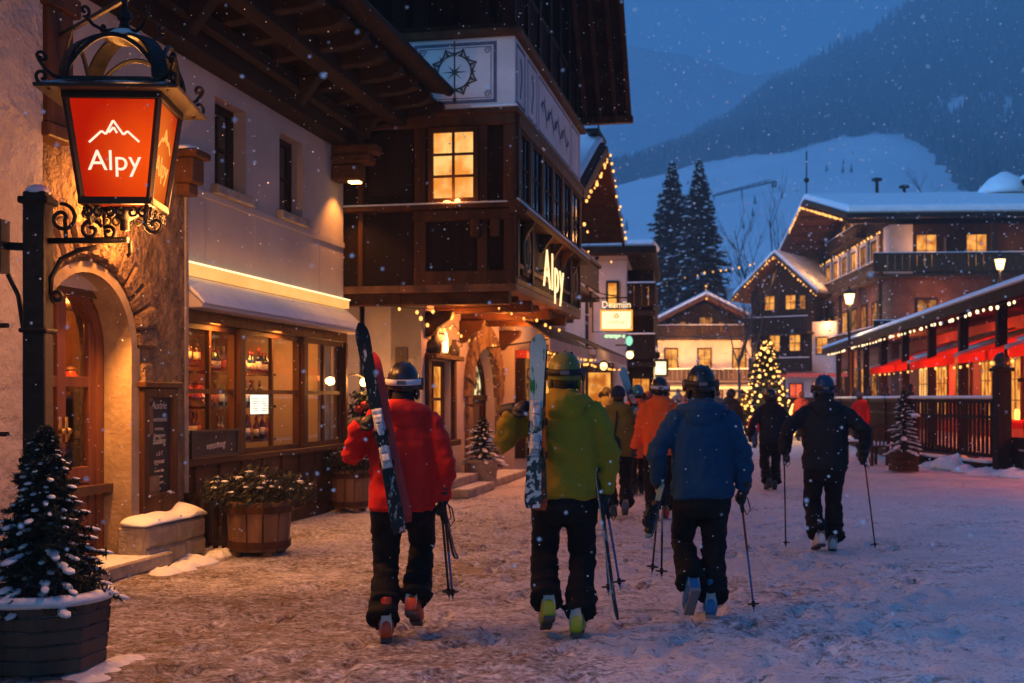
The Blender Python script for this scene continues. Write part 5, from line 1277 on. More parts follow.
# ================================================================ guest house at the head of the street
Zc = gz(80)
gu = empty('guest_house', V((13, 82, Zc)), 'broad white guest house with snowy brown timber gable and long balconies at the street head', 'house')
PC = frame(12.75, 80, 1.5, Zc)
m = MB(PC); m.box(-3.7, 6.5, 0, 12, -.3, 5.0); m.build('wall', MT['plaster'], gu)
m = MB(PC); m.prism([(-3.7, 5.0), (3.9, 5.0), (.1, 7.2)], -.02, 11, lambda p, q, t: (p, t, q)); m.build('gable_wall', MT['wood_board'], gu)
gable_roof(gu, PC, -4.7, 4.9, -1.2, 12, 5.0, 7.45, 'y', .2, .3, MT['wood_warm'], snow_mat=MT['snow'])
gable_roof(gu, PC, 2.2, 11.0, 1.0, 10, 4.9, 8.2, 'x', .2, .3, MT['wood_dark'])
fc = on_front(PC, 0)
for x in (-2.6, -.4, 1.9): window(gu, fc, x, x + .95, 2.7, 4.2, .07, 2, 2, None, MT['lit_pane'], .09, .06)
window(gu, fc, -.35, .65, 5.1, 6.3, .12, 2, 1, None, MT['lit_pane_dim'], .09, .06)
for x in (-1.6, .95): window(gu, fc, x, x + .5, 5.2, 6.0, .12, 1, 1, None, MT['lit_pane_dim'], .08, .06)
window(gu, fc, 4.3, 5.1, 2.7, 3.9, .07, 2, 2, None, MT['lit_pane_dim'], .09, .06)
balcony(gu, fc, -3.6, 3.8, 4.85, 1.1, .8, .3); balcony(gu, fc, -3.7, 6.4, 1.9, 1.2, .85, .3)
for x in (-2.4, 1.7): window(gu, fc, x, x + 1.7, -.1, 1.35, .07, 3, 1, None, MT['lit_pane_pale'], .09, .06, name='shop_window')
window(gu, fc, -.4, 1.3, -.1, 1.4, .07, 2, 1, None, MT['lit_pane'], .09, .06, name='shop_window')
m = MB(fc); m.box(-2.6, 3.6, .9, 1.0, 1.45, 1.62); m.build('light_band', emit('light_band_glow', (1, .55, .16), 2.2), gu)
# second roof behind it, with chimneys
rb = empty('house', V((9.5, 92, gz(92))), 'house with wide plain snowy roof and two chimneys behind the guest house', 'house'); PB = frame(10.8, 92, 0, gz(92))
m = MB(PB); m.box(-4, 5, 0, 9, -.3, 6.0); m.build('wall', MT['wood_board'], rb); gable_roof(rb, PB, -4.8, 5.5, -.8, 9.5, 5.9, 8.6, 'x', .2, .35, MT['wood_dark'])
m = MB(PB)
for x in (-1.9, .4): m.box(x, x + .6, 2.2, 2.9, 6.9, 8.9); m.box(x - .1, x + .7, 2.1, 3.0, 8.9, 9.1)
m.parts('chimney', MT['stone_snow'], rb)
# ================================================================ tall lit chalet right of it
tc = empty('chalet', V((17.6, 76, gz(76))), 'tall narrow timber chalet with bulbs along its snowy gable behind the lit fir', 'chalet')
PT = frame(16.5, 74, 34, gz(74))
m = MB(PT); m.box(-1.85, 2.05, 0, 6, 2.6, 7.6); m.prism([(-1.85, 7.6), (2.05, 7.6), (.1, 9.2)], 0, 6, lambda p, q, t: (p, t, q)); m.build('upper_wall', MT['wood_board'], tc)
m = MB(PT); m.box(-1.8, 3.6, .05, 6, -.3, 2.598); m.box(2.052, 3.6, .05, 6, 2.6, 5.6); m.build('wall', MT['plaster'], tc)
gable_roof(tc, PT, -2.7, 2.9, -1.2, 7, 7.0, 9.6, 'y', .18, .3, MT['wood_warm'])
ft_ = on_front(PT, 0)
for x in (-1.0, .35): window(tc, ft_, x, x + .75, 6.35, 7.35, .06, 2, 2, None, MT['lit_pane'], .08, .055)
window(tc, ft_, 1.25, 1.72, 6.35, 7.3, .06, 1, 2, None, MT['lit_pane_dim'], .07, .055)
for x in (-.7, .6): window(tc, ft_, x, x + .8, 3.8, 4.9, .06, 2, 2, None, MT['lit_pane'], .08, .055)
window(tc, on_front(PT, .05), 2.3, 3.1, 3.6, 4.7, .06, 2, 2, None, MT['lit_pane'], .08, .055)
for x in (-.8, .6): window(tc, on_front(PT, .05), x, x + .9, .3, 1.9, .06, 2, 2, None, emit('pane_red', (1, .16, .05), 1.4, (.6, .05, .02), 3), .08, .055)
balcony(tc, ft_, -1.9, 2.2, 5.0, 1.1, .9, .22); balcony(tc, ft_, -1.6, 2.3, 2.5, 1.1, .9, .22)
string_lights('string_lights', 'bulbs outlining the gable of the tall narrow chalet', None, [[PT(-2.75, -1.28, 6.95), PT(.1, -1.28, 9.6), PT(2.95, -1.28, 6.95)]], .26, .045, 0, MT['bulb_far'])
string_lights('string_lights', 'bulbs strung high across the sky from the chalet gable to the tall spruces', None, [[PT(.0, -1.2, 9.5), V((12.2, 76, 9.6)), V((10.4, 76, 9.3))], [V((12.2, 76, 9.6)), V((12.4, 76, 7.4))]], .55, .05, .12, MT['bulb_far'])
m_ = empty('market_stall', V((19.0, 70, gz(70))), 'low stall with pink lit canopy beside the tall narrow chalet', 'stall')
m = MB(); m.box(15.6, 19.6, 69.5, 71.5, gz(70) + 2.3, gz(70) + 2.5); m.build('canopy', emit('pink_canopy', (.8, .12, .12), .5), m_)
m = MB()
for x in (15.8, 19.4): m.box(x - .08, x + .08, 69.7, 69.9, gz(70), gz(70) + 2.3)
m.box(15.6, 19.6, 70.5, 70.6, gz(70), gz(70) + 1.1); m.parts('post', MT['wood_dark'], m_)
# ================================================================ hotel
ho_ = empty('hotel', V((22, 66, 0)), 'big timber chalet hotel with broad snowy roof, long balconies and lit windows', 'hotel')
PH = frame(18.95, 60, 3.5)      # origin: the corner; x along the front, y down the street side
m = MB(PH); m.box(0, 34, 0, 19.5, -.1, 7.7); m.build('wall', mat('hotel_wall', (.12, .042, .022), (.22, .082, .045), 1.6, 6, bump=.5, bscale=10, rough=.85, boards=(2, .24)), ho_)
m = MB(PH); m.box(0, 34, 0, 19.5, 7.702, 10.3); m.prism([(0, 10.3), (19.5, 10.3), (9.75, 12.6)], 0, 20, lambda p, q, t: (t, p, q)); m.build('upper_wall', MT['wood_board_u'], ho_)
m = MB(PH); m.box(-.08, 1.05, -.08, 1.2, 7.8, 10.28); m.build('corner_wall', MT['plaster'], ho_)
gable_roof(ho_, PH, -2.6, 34, -1.9, 21.4, 10.35, 12.9, 'x', .25, .38, MT['wood_warm'])
m = MB(PH)
for y in [-1.2 + 1.6 * i for i in range(15)]:
    z = 10.3 + 2.55 * (1 - abs(y - 9.75) / 11.65) - .16; m.box(-2.4, 0, y, y + .18, z - .1, z + .12)
m.parts('purlin', MT['wood_warm'], ho_)
hf = on_front(PH, 0); hl = on_left(PH, 0)
for x, p in ((1.15, 'lit_pane'), (3.6, 'lit_pane'), (7.4, 'dark_glass'), (11.6, 'lit_pane_dim'), (14.5, 'dark_glass')): window(ho_, hf, x, x + 1.15, 8.1, 9.85, .07, 2, 2, None, MT[p], .1, .062)
for x, p in ((1.2, 'lit_pane_dim'), (3.4, 'lit_pane'), (7.6, 'lit_pane_dim'), (11.5, 'lit_pane'), (14.6, 'lit_pane_dim')): window(ho_, hf, x, x + 1.1, 5.0, 6.6, .07, 2, 2, None, MT[p], .1, .062)
for x in (1.0, 3.6, 6.5, 9.5): window(ho_, hf, x, x + 1.3, 1.6, 3.4, .07, 2, 2, None, MT['lit_pane'], .1, .062)
for i, y in enumerate((2.6, 5.0, 7.4, 9.8, 12.2, 14.6, 17.0)):
    m = MB(hl); m.wall(y - .16, y + 1.46, 7.9, 10.1, [(y, y + 1.3, 8.1, 9.9)], .10, .002); m.build('window_surround', MT['plaster'], ho_)
    window(ho_, hl, y + .004, y + 1.296, 8.104, 9.896, .085, 2, 2, None, MT['lit_pane'] if i in (2, 4, 5, 6) else MT['lit_pane_dim'], .1, .07)
    window(ho_, hl, y, y + 1.3, 5.0, 6.7, .07, 2, 2, None, MT['lit_pane'] if i in (3, 6) else MT['lit_pane_dim'], .1, .06)
    window(ho_, hl, y, y + 1.3, 1.6, 3.3, .07, 2, 2, None, MT['lit_pane'] if i in (1, 5) else MT['lit_pane_dim'], .1, .06)
for y in (8.2, 10.2): window(ho_, hl, y, y + .9, 10.7, 11.8, .07, 2, 2, None, MT['lit_pane'], .1, .06)
balcony(ho_, hf, -1.2, 34, 7.7, 1.4, 1.0, .35, MT['wood_warm'], fill=.47); balcony(ho_, hl, 0, 19.5, 7.7, .6, .85, .35, MT['wood_warm'], fill=.47)
balcony(ho_, hl, 0, 19.5, 4.4, .6, .85, .35, MT['wood_warm'], fill=.47); balcony(ho_, hf, -1.2, 34, 4.4, 1.4, 1.0, .35); balcony(ho_, hl, 5.5, 14.0, 10.5, .5, .6, .3)
m = MB(PH)
for y in (.1, 4.8, 9.6, 14.4, 19.2): m.box(-.58, -.40, y, y + .2, 4.4, 7.56); m.box(-.58, -.40, y, y + .2, 0, 4.26)
for x in (4.5, 9.5, 14.5): m.box(x, x + .2, -1.35, -1.15, 4.4, 7.56); m.box(x, x + .2, -1.35, -1.15, 8.7, 10.2)
m.parts('balcony_post', MT['wood_warm'], ho_)
m = MB(PH); m.tube([(3.3, -.2, 10.1), (2.6, -.2, 9.6), (2.6, -.2, 7.8)], .07, 6); m.tube([(-2.55, -1.98, 10.42), (34, -1.98, 10.42)], .11, 6); m.parts('gutter', MT['iron'], ho_)
# roof block
m = MB(PH); m.box(11.0, 30, 5.2, 14, 11.3, 13.6); m.build('dormer_wall', MT['wood_board'], ho_)
for x, p in ((12.6, 'dark_glass'), (14.4, 'lit_pane'), (16.2, 'dark_glass')): window(ho_, on_front(PH, 5.2), x, x + 1.2, 12.3, 13.4, .07, 2, 1, None, MT[p], .1, .062, name='dormer_window')
m = MB(PH); e = [(9.2, 3.9), (31, 3.9), (31, 15), (9.2, 15)]; q = [(13.5, 7.6), (28, 7.6), (28, 11), (13.5, 11)]
m.rings([[(x, y, 13.5) for x, y in e], [(x, y, 13.85) for x, y in e]]); dr_ = m.build('dormer_roof', MT['wood_dark'], ho_)
m = MB(PH); m.rings([[(x + .1 * (1 if x < 20 else -1), y + .1 * (1 if y < 9 else -1), 13.854) for x, y in e], [(x + .1 * (1 if x < 20 else -1), y + .1 * (1 if y < 9 else -1), 14.15) for x, y in e], [(x, y, 15.7) for x, y in q]]); m.build('snow_cover', MT['snow'], dr_, bevel=.1)
m = MB(PH); m.lathe([(1.0, 12.0), (1.0, 13.2), (0, 13.2)], (8.6, 9.0, 0), 14); m.build('turret', MT['plaster'], ho_)
m = MB(PH); m.lathe([(1.5, 13.2), (1.45, 13.5), (.9, 14.1), (.2, 14.5), (0, 14.5)], (8.6, 9.0, 0), 14); m.build('turret_snow', MT['snow'], ho_, True)
m = MB(PH)
for x, y, z, h in ((1.6, 9.6, 13.0, 1.2), (3.2, 9.8, 13.0, .8)):
    m.tube([(x, y, z), (x, y, z + h)], .10, 8); m.lathe([(.3, z + h), (.3, z + h + .12), (0, z + h + .2)], (x, y, 0), 8)
m.tube([(-2.4, 9.75, 13.1), (-2.4, 9.75, 16.0)], .04, 6); m.ell((-2.4, 9.75, 14.3), (.16, .16, .16), 8, 6); m.parts('roof_vent', MT['iron'], ho_)
string_lights('string_lights', 'warm bulbs along the sloping front edge of the big hotel gable', None, [[PH(-2.75, 9.75, 12.75), PH(-2.75, -1.9, 10.3)], [PH(-2.75, 9.75, 12.75), PH(-2.75, 14, 11.8)]], .30, .05, 0, MT['bulb_far'])
string_lights('string_lights', 'warm bulbs over the windows on the street side of the hotel', None, [[hl(1.5, .2, 10.15), hl(18.6, .2, 10.15)]], .8, .05, .0, MT['bulb_far'])
# ================================================================ terrace restaurant
tr_ = empty('terrace_restaurant', V((12.5, 34, 0)), 'low terrace restaurant with snowy lean-to roof, lit windows and wooden posts on a raised deck', 'restaurant')
TA = math.degrees(math.atan(.139)); PR = frame(10.24, 24.0, TA)         # x back from the roof edge, y along it
m = MB(PR); m.box(.25, 9, -2.5, 33, -.05, .32); m.build('deck', MT['wood_grey'], tr_)
m = MB(PR); m.prism([(-.1, 3.74), (9, 4.75), (9, 4.9), (-.1, 3.89)], -4, 33, lambda p, q, t: (p, t, q)); m.box(-.16, -.10, -4, 33, 3.66, 3.91); ro = m.build('roof', MT['wood_dark'], tr_)
m = MB(PR); m.prism([(-.14, 3.915), (8.9, 4.91), (8.9, 5.1), (.0, 4.10), (-.16, 4.0)], -3.95, 32.9, lambda p, q, t: (p, t, q)); m.build('snow_cover', MT['snow'], ro, bevel=.05)
m = MB(PR)
for y in (-1.2, 2.6, 6.2, 10.0, 14, 18, 22, 26, 30): m.box(.15, .36, y, y + .21, .32, 3.85)
m.parts('post', MT['wood_dark'], tr_)
m = MB(PR); m.box(3.4, 3.6, -4, 33, .32, 4.6); m.build('wall', mat('red_wall', (.22, .028, .012), (.32, .06, .025), 2, 5, bump=.3, bscale=9, rough=.7), tr_)
rf = on_left(PR, 3.4)
for y, w_, p in ((-2.6, 1.5, 'lit_pane'), (-.4, 1.1, 'lit_pane'), (3.9, 2.6, 'lit_pane_dim'), (7.4, 1.2, 'lit_pane'), (9.6, 2.0, 'lit_pane_dim'), (12.6, 1.4, 'lit_pane'), (15.5, 2.0, 'lit_pane'), (19, 2.2, 'lit_pane_dim'), (22.6, 2.2, 'lit_pane'), (26, 2.2, 'lit_pane_pale')):
    window(tr_, rf, y, y + w_, .8, 2.95, .07, 2 if w_ < 1.6 else 4, 3, MT['wood_warm'], MT[p], .1, .06)
# red awnings in the roof's shade
_m, _t, _o = _mat('red_cloth'); _d = _n(_t, 'BsdfDiffuse'); _d.inputs[0].default_value = (.62, .030, .012, 1); _r = _n(_t, 'BsdfTranslucent'); _r.inputs[0].default_value = (.80, .06, .015, 1); _x = _n(_t, 'MixShader'); _x.inputs[0].default_value = .6
_t.links.new(_d.outputs[0], _x.inputs[1]); _t.links.new(_r.outputs[0], _x.inputs[2]); _t.links.new(_x.outputs[0], _o.inputs[0]); MT['red_cloth'] = _m; MT['pale_cloth'] = mat('pale_cloth', (.40, .33, .31), (.50, .43, .40), 2, rough=.9)
for i, (y0, y1, lab) in enumerate(((-3.4, .8, 'red terrace awning nearest the tall gate post'), (1.2, 5.4, 'red terrace awning second from the tall gate post'), (5.8, 11.5, 'red terrace awning third from the tall gate post'), (12, 19, 'red terrace awning by the distant street lamp end of the terrace'))):
    o = empty('awning', PR(1.8, (y0 + y1) / 2, 3.0), lab, 'awning', None)
    m = MB(PR); m.add([(-.05, y0, 2.68), (-.05, y1, 2.68), (2.9, y1, 3.64), (2.9, y0, 3.64)], [(0, 1, 2, 3)]); m.build('canvas', MT['red_cloth'], o, fix=False)
    m = MB(PR); m.prism([(-.07, 2.64), (2.88, 3.60), (2.88, 3.69), (-.07, 2.73)], y1 + .002, y1 + .12, lambda p, q, t: (p, t, q)); m.prism([(-.07, 2.64), (2.88, 3.60), (2.88, 3.69), (-.07, 2.73)], y0 - .45, y0 - .002, lambda p, q, t: (p, t, q)); m.parts('edge_strip', MT['pale_cloth'], o)
    m = MB(PR); ym = y0 + (y1 - y0) * (.42, .5, .38, .5)[i]; m.hexa([(.25, y0 + .02, 2.79), (2.8, y0 + .02, 3.62), (2.8, ym, 3.62), (.7, ym, 2.94), (.28, y0 + .02, 2.86), (2.8, y0 + .02, 3.70), (2.8, ym, 3.69), (.75, ym, 3.0)]); m.build('snow_cover', MT['snow'], o, bevel=.02)
    m = MB(PR); m.add([(-.07, y0, 2.46), (-.07, y1, 2.46), (-.07, y1, 2.67), (-.07, y0, 2.67)], [(0, 1, 2, 3)]); m.build('valance', MT['red_cloth'], o, fix=False)
string_lights('string_lights', 'bright white bulbs in clusters along the terrace roof edge', None, [[PR(-.19, 30, 3.60), PR(-.19, 22, 3.6), PR(-.19, 14, 3.6), PR(-.19, 8, 3.6), PR(-.19, 3, 3.6), PR(-.19, -2, 3.6)]], .62, .032, .03, MT['bulb_white'])
string_lights('string_lights', 'small orange bulbs under the red terrace awnings', None, [[PR(.1, -2, 2.5), PR(.1, 4, 2.46), PR(.1, 10, 2.5), PR(.1, 20, 2.5)]], 1.0, .03, .05, MT['bulb'])
# terrace fence
def fence(P, name, label, y0, y1, z0, h, posts, finial=None, step=.19, x=0.0):
    o = empty('fence', P(x, (y0 + y1) / 2, 0), label, 'fence')
    for py in posts:
        m = MB(P); m.box(x - .07, x + .07, py - .07, py + .07, 0, z0 + h + .12); po = m.build('post', MT['wood_dark'], o, bevel=.012)
        m = MB(P); m.lathe([(.10, z0 + h + .12), (.10, z0 + h + .16), (.05, z0 + h + .18), (.09, z0 + h + .27), (.05, z0 + h + .36), (0, z0 + h + .38)], (x, py, 0), 10); m.build('finial', MT['iron_snow'], po, True)
    m = MB(P); m.box(x - .04, x + .04, y0, y1, z0 + h - .09, z0 + h); m.box(x - .03, x + .03, y0, y1, z0 + h - .42, z0 + h - .36); m.box(x - .04, x + .04, y0, y1, z0 + .12, z0 + .20); ra = m.build('rail', MT['wood_dark'], o)
    m = MB(P); m.box(x - .075, x + .075, y0, y1, z0 + h + .003, z0 + h + .075); m.build('snow_cover', MT['snow'], ra, bevel=.025)
    m = MB(P); k = int((y1 - y0) / step)
    for i in range(k):
        y = y0 + (y1 - y0) * (i + .5) / k; m.box(x - .022, x + .022, y - .035, y + .035, z0 + .2, z0 + h - .09)
    m.build('slats', MT['wood_dark'], o)
    m = MB(P); m.box(x - .12, x + .10, y0, y1, 0, z0); ba = m.build('base', MT['wood_dark'], o)
    m = MB(P); m.box(x - .16, x + .11, y0, y1, z0 + .003, z0 + .06); m.build('snow_cover', MT['snow'], ba, bevel=.02)
    return o
PF1 = frame(10.30, 25.6, -5); PF2 = frame(9.92, 30.0, 9)
fence(PF1, 'fence', 'dark slatted terrace fence with snowy rail between the tall gate post and the potted spruce', .05, 4.3, .22, 1.38, (4.3,))
fence(PF2, 'fence', 'long slatted terrace fence running back past the chairs', .2, 17, .22, 1.38, (3.6, 7.2, 10.8, 14.4, 17))
gp = empty('gate_post', V((10.36, 25.35, 0)), 'tall thick wooden gate post with dark ball finial by the terrace steps', 'post')
m = MB(); m.box(10.20, 10.50, 25.2, 25.5, 0, 2.18); m.box(10.15, 10.55, 25.15, 25.55, 2.18, 2.26); m.build('shaft', MT['wood_dark'], gp, bevel=.015)
m = MB(); m.lathe([(.19, 2.26), (.19, 2.30), (.10, 2.33), (.17, 2.42), (.17, 2.48), (.08, 2.57), (0, 2.60)], (10.35, 25.35, 0), 12); m.build('finial', MT['iron_snow'], gp, True)
sp_ = empty('gate_post', V((9.65, 29.0, 0)), 'short wooden post with snowy cap beside the potted spruce', 'post')
m = MB(); m.box(9.52, 9.72, 28.6, 28.8, 0, 1.12); m.box(9.46, 9.78, 28.54, 28.86, 1.12, 1.18); m.build('shaft', MT['wood_warm'], sp_, bevel=.012)
m = MB(); m.ell((9.62, 28.7, 1.19), (.15, .15, .07), 10, 6); m.build('snow_cover', MT['snow'], sp_, True)
stp = empty('steps', V((11.4, 25.2, 0)), 'snowy wooden terrace steps with handrail past the tall gate post', 'steps')
m = MB()
for i in range(4): m.box(10.62, 12.6, 24.2 + .32 * i, 26.2, .17 * i + (.002 if i else 0), .17 * (i + 1))
tr2 = m.build('treads', MT['wood_dark'], stp)
m = MB()
for i in range(4): m.box(10.60, 12.6, 24.17 + .32 * i, 24.485 + .32 * i, .17 * (i + 1) + .003, .17 * (i + 1) + .06)
m.build('snow_cover', MT['snow'], tr2, bevel=.02)
m = MB(); m.box(10.56, 10.62, 24.1, 25.3, .55, .72); m.box(10.5, 10.7, 24.0, 25.25, .725, .80)
m.bar((10.6, 24.1, 0), (10.6, 24.1, .8), .1); m.bar((10.7, 25.35, 2.0), (13.0, 25.4, 2.0), .08); m.bar((10.7, 25.35, .6), (13.0, 25.4, .6), .08)
for i in range(9): m.bar((10.85 + .24 * i, 25.37, .62), (10.85 + .24 * i, 25.37, 2.0), .045)
m.build('handrail', MT['wood_dark'], stp)
# tables on the terrace behind the fence
for i, (y, lab) in enumerate(((1.4, 'small terrace table with red cloth and candle behind the slatted fence by the gate post'), (3.6, 'terrace table with red cloth and candle midway behind the slatted fence'), (6.5, 'terrace table with red cloth and candle by the farther end of the slatted fence'))):
    o = empty('table', PR(1.6, y, .32), lab, 'table'); m = MB(PR); m.box(1.15, 2.1, y - .5, y + .5, 1.02, 1.07); m.box(1.1, 2.15, y - .55, y + .55, .86, 1.03); m.build('cloth', MT['red_cloth'], o, bevel=.02)
    m = MB(PR)
    for a in (1.25, 2.0):
        for b in (y - .4, y + .4): m.box(a - .03, a + .03, b - .03, b + .03, .32, .86)
    m.parts('leg', MT['wood_dark'], o)
    o = empty('candle', PR(1.6, y, 1.07), 'glowing candle glass standing on the ' + ('table by the gate post', 'middle terrace table', 'farther terrace table')[i], 'candle'); m = MB(PR); m.lathe([(0, 1.07), (.06, 1.07), (.07, 1.25), (.05, 1.34), (0, 1.34)], (1.6, y, 0), 10); m.build('glass', emit('candle_cup', (1, .40, .07), 4), o, True)
# chairs outside the fence
def chair():
    o = empty('chair', V((0, 0, 0)), 'x', 'chair'); w = MT['wood_warm']
    m = MB(); m.box(-.24, .24, -.24, .24, .43, .47); m.build('seat', w, o, bevel=.008)
    m = MB(); m.box(-.23, .23, -.22, .22, .473, .52); m.build('snow_cover', MT['snow'], o, bevel=.02)
    for x in (-.21, .21):
        for y in (-.21, .21):
            m = MB(); m.box(x - .025, x + .025, y - .025, y + .025, 0, .43); m.build('leg', w, o)
    m = MB()
    pts = [(-.22, .22, .47), (-.23, .25, .80)] + [(.23 * math.cos(PI - PI * i / 8), .27, .80 + .16 * math.sin(PI * i / 8)) for i in range(9)] + [(.22, .22, .47)]
    m.tube(pts, .025, 6); m.tube([(0, .22, .47), (0, .27, .95)], .02, 6); m.tube([(-.1, .22, .47), (-.1, .27, .93)], .015, 6); m.tube([(.1, .22, .47), (.1, .27, .93)], .015, 6); m.build('backrest', w, o, True)
    return o
ch0 = chair()
for i, (x, y, a, lab) in enumerate(((8.72, 28.9, 200, 'wooden chair with snow on its seat and rounded back in front of the terrace fence'), (9.25, 30.0, 150, 'second wooden chair partly behind the potted spruce at the fence'), (9.0, 31.6, 240, 'wooden chair standing behind the first one along the fence'))):
    o = ch0 if i == 0 else copy_tree(ch0); o.location = (x, y, 0); o.rotation_euler = (0, 0, math.radians(a)); o['label'] = lab
# potted spruce by the fence
c = V((8.55, 26.2, 0)); pb = empty('planter', c, 'square slatted wooden planter holding the snowy spruce by the fence', 'planter')
m = MB()
for z in (.03, .17, .31):
    m.wall(c.x - .25, c.x + .25, z, z + .12, [], c.y - .25, c.y - .21); m.wall(c.x - .25, c.x + .25, z, z + .12, [], c.y + .21, c.y + .25)
    m.box(c.x - .25, c.x - .21, c.y - .209, c.y + .209, z, z + .12); m.box(c.x + .21, c.x + .25, c.y - .209, c.y + .209, z, z + .12)
m.box(c.x - .205, c.x + .205, c.y - .205, c.y + .205, .03, .38)
m.build('box', MT['wood_warm'], pb)
s2 = empty('spruce', c + V((0, 0, .36)), 'slim snow covered spruce in the square slatted planter by the terrace fence', 'spruce tree')
spruce(s2, c + V((0, 0, .36)), 1.42, .36, 80, 5, 10, .055, .95, .25, .03, .025, lump=.8)
# snow bank in front of the terrace
m = MB()
for k in range(26): heap(V((9.95 + RND.gauss(0, .16) + .02 * k, 28.6 - .17 * k, 0)), RND.uniform(.3, .6), RND.uniform(.3, .55), max(.05, RND.uniform(.08, .22) + (.16 if 5 < k < 13 else 0)), 14)
for k in range(14): heap(V((10.6 + .2 * k, 24.1 + RND.gauss(0, .14) - .03 * k, 0)), RND.uniform(.3, .5), RND.uniform(.25, .45), RND.uniform(.06, .16), 14)
tag(m.build('snow_bank', MT['snow'], None, True, sub=1), 'heaped snow bank along the foot of the terrace fence', 'snow', kind='stuff')
# ================================================================ street lamps
def street_lamp(x, y, z, label, h0=0.0):
    o = empty('street_lamp', V((x, y, h0)), label, 'street lamp'); c = (x, y, 0)
    m = MB(); m.lathe([(.14, h0), (.14, h0 + .5), (.07, h0 + .6), (.05, z - .3), (.09, z - .26), (.03, z - .2), (0, z - .2)], c, 10); m.build('pole', MT['iron'], o, True)
    m = MB(); m.lathe([(.12, z - .2), (.20, z + .16), (0, z + .16)], c, 6); m.build('lamp_glass', emit('street_lamp_glow', (1, .62, .26), 5), o)
    m = MB(); m.lathe([(.27, z + .165), (.12, z + .30), (.04, z + .34), (.03, z + .46), (0, z + .48)], c, 6); m.build('cap', MT['iron_snow'], o)
street_lamp(12.65, 45, 5.35, 'street lamp on a tall dark pole before the hotel gable')
street_lamp(18.3, 45, 6.65, 'street lamp standing above the terrace roof before the hotel front')
# ================================================================ big lit fir
cb = V((9.55, 45, gz(45))); xt = empty('lit_fir_tree', cb, 'fir tree covered in golden fairy lights on the square', 'christmas tree')
spruce(xt, cb, 3.75, 1.12, 150, 5, 8, .13, 0, .25, .10, .06)
pts = []
for i in range(230):
    t = (i + .5) / 230; t = 1 - (1 - t) ** .62 if False else t ** 1.25; a = i * 2.399; rr = 1.15 * (1 - t) ** .8 * (RND.uniform(.35, 1.12) if i % 3 else RND.uniform(.9, 1.1)) + .05; t = min(1, max(0, t + RND.uniform(-.03, .03)))
    pts.append(cb + V((rr * math.cos(a), rr * math.sin(a), 3.75 * (.10 + .9 * t) - .16 * (1 - t))))
m = MB(); m.ell(pts[0], (.044, .044, .05), 6, 4); b0 = m.build('bulb', emit('fir_light', (1.0, .47, .11), 4.5), xt, fix=False)
for p in sorted(pts[1:], key=lambda q: q.y)[:95]:
    c_ = b0.copy(); COL.objects.link(c_); q = RND.uniform(.6, 1.4); c_.scale = (q, q, q); c_.location = (p - cb) - (pts[0] - cb) * q
m = MB()
for p in sorted(pts[1:], key=lambda q: q.y)[95:]: q = RND.uniform(.6, 1.4); m.ell(p, (.036 * q, .036 * q, .04 * q), 6, 4)
tag(m.build('bulbs', D.materials['fir_light'], xt, fix=False), kind='stuff')
# ================================================================ trees
MT['bark'] = mat('bark', (.02, .016, .015), (.06, .05, .045), 6, rough=.9, snow=.15)
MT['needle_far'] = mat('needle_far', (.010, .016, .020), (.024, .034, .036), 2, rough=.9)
def bare_tree(loc, h, label, seed, spread=.5):
    r = random.Random(seed); o = empty('bare_tree', V(loc), label, 'tree', None); tr = MB(); br = MB()
    def grow(mb, p, d, L, rad, lev):
        pts = [p]; q = p; dd = d
        for i in range(3):
            dd = (dd + V((r.uniform(-.14, .14), r.uniform(-.14, .14), .06))).normalized(); q = q + dd * L / 3; pts.append(q)
        mb.tube(pts, [rad, rad * .85, rad * .7, rad * .5], 5 if lev < 2 else 3, cap=False)
        if lev == 4: return
        for i in range(3 if lev < 3 else 3):
            t = r.uniform(.45, 1.0); a = r.uniform(0, 2 * PI); b = pts[min(3, int(t * 3))].lerp(pts[min(3, int(t * 3) + 1)], .5)
            nd = (dd + V((math.cos(a), math.sin(a), .15)) * spread * r.uniform(.8, 1.4)).normalized()
            grow(br, b, nd, L * r.uniform(.55, .80), rad * .5, lev + 1)
    grow(tr, V(loc), V((0, 0, 1)), h * .42, h * .013, 0); grow(br, V(loc) + V((0, 0, h * .4)), V((.1, 0, 1)).normalized(), h * .36, h * .009, 1)
    tr.build('trunk', MT['bark'], o, True, fix=False); br.build('crown', MT['bark'], o, False, fix=False)
bare_tree((13.6, 71, gz(71)), 8.6, 'tall bare tree standing before the guest house, its crown against the snowy roof', 1, .35)
bare_tree((14.6, 72.5, gz(72)), 8.0, 'slender bare tree between the guest house and the tall chalet', 2, .32)
bare_tree((18.0, 95, gz(95)), 14.5, 'bare birch-like tree behind the guest house roof beside the chalet', 3, .45)
bare_tree((21.5, 98, gz(98)), 15.5, 'pale bare tree rising behind the tall chalet gable', 4, .4)
bare_tree((15.6, 100, gz(100)), 12.5, 'small bare tree next to the two big spruces', 5, .5)
bare_tree((99, 290, 36), 20, 'round crowned bare tree on the snowy slope above the hotel roof', 6, .75)
bare_tree((113, 300, 40), 15, 'smaller bare tree on the slope above the hotel turret', 7, .7)
for i, (px, y, top, sd, lab) in enumerate(((672, 88, 163, 2.15, 'tall dark spruce, the wider of two behind the guest house'), (699, 86, 161, 1.9, 'tall dark spruce with slimmer tip beside the wider one behind the guest house'))):
    x = (px - 512) / 1200 * y; h = CAM_H + (398 - top) * y / 1200 - gz(y)
    o = empty('spruce', V((x, y, gz(y))), lab, 'spruce tree')
    spruce(o, V((x, y, gz(y))), h, h * (.255, .225)[i], 460, 8, 10, .42, .45, .42, .03, .28, MT['needle_far'], MT['snow'], lump=.22, pw=1.02)
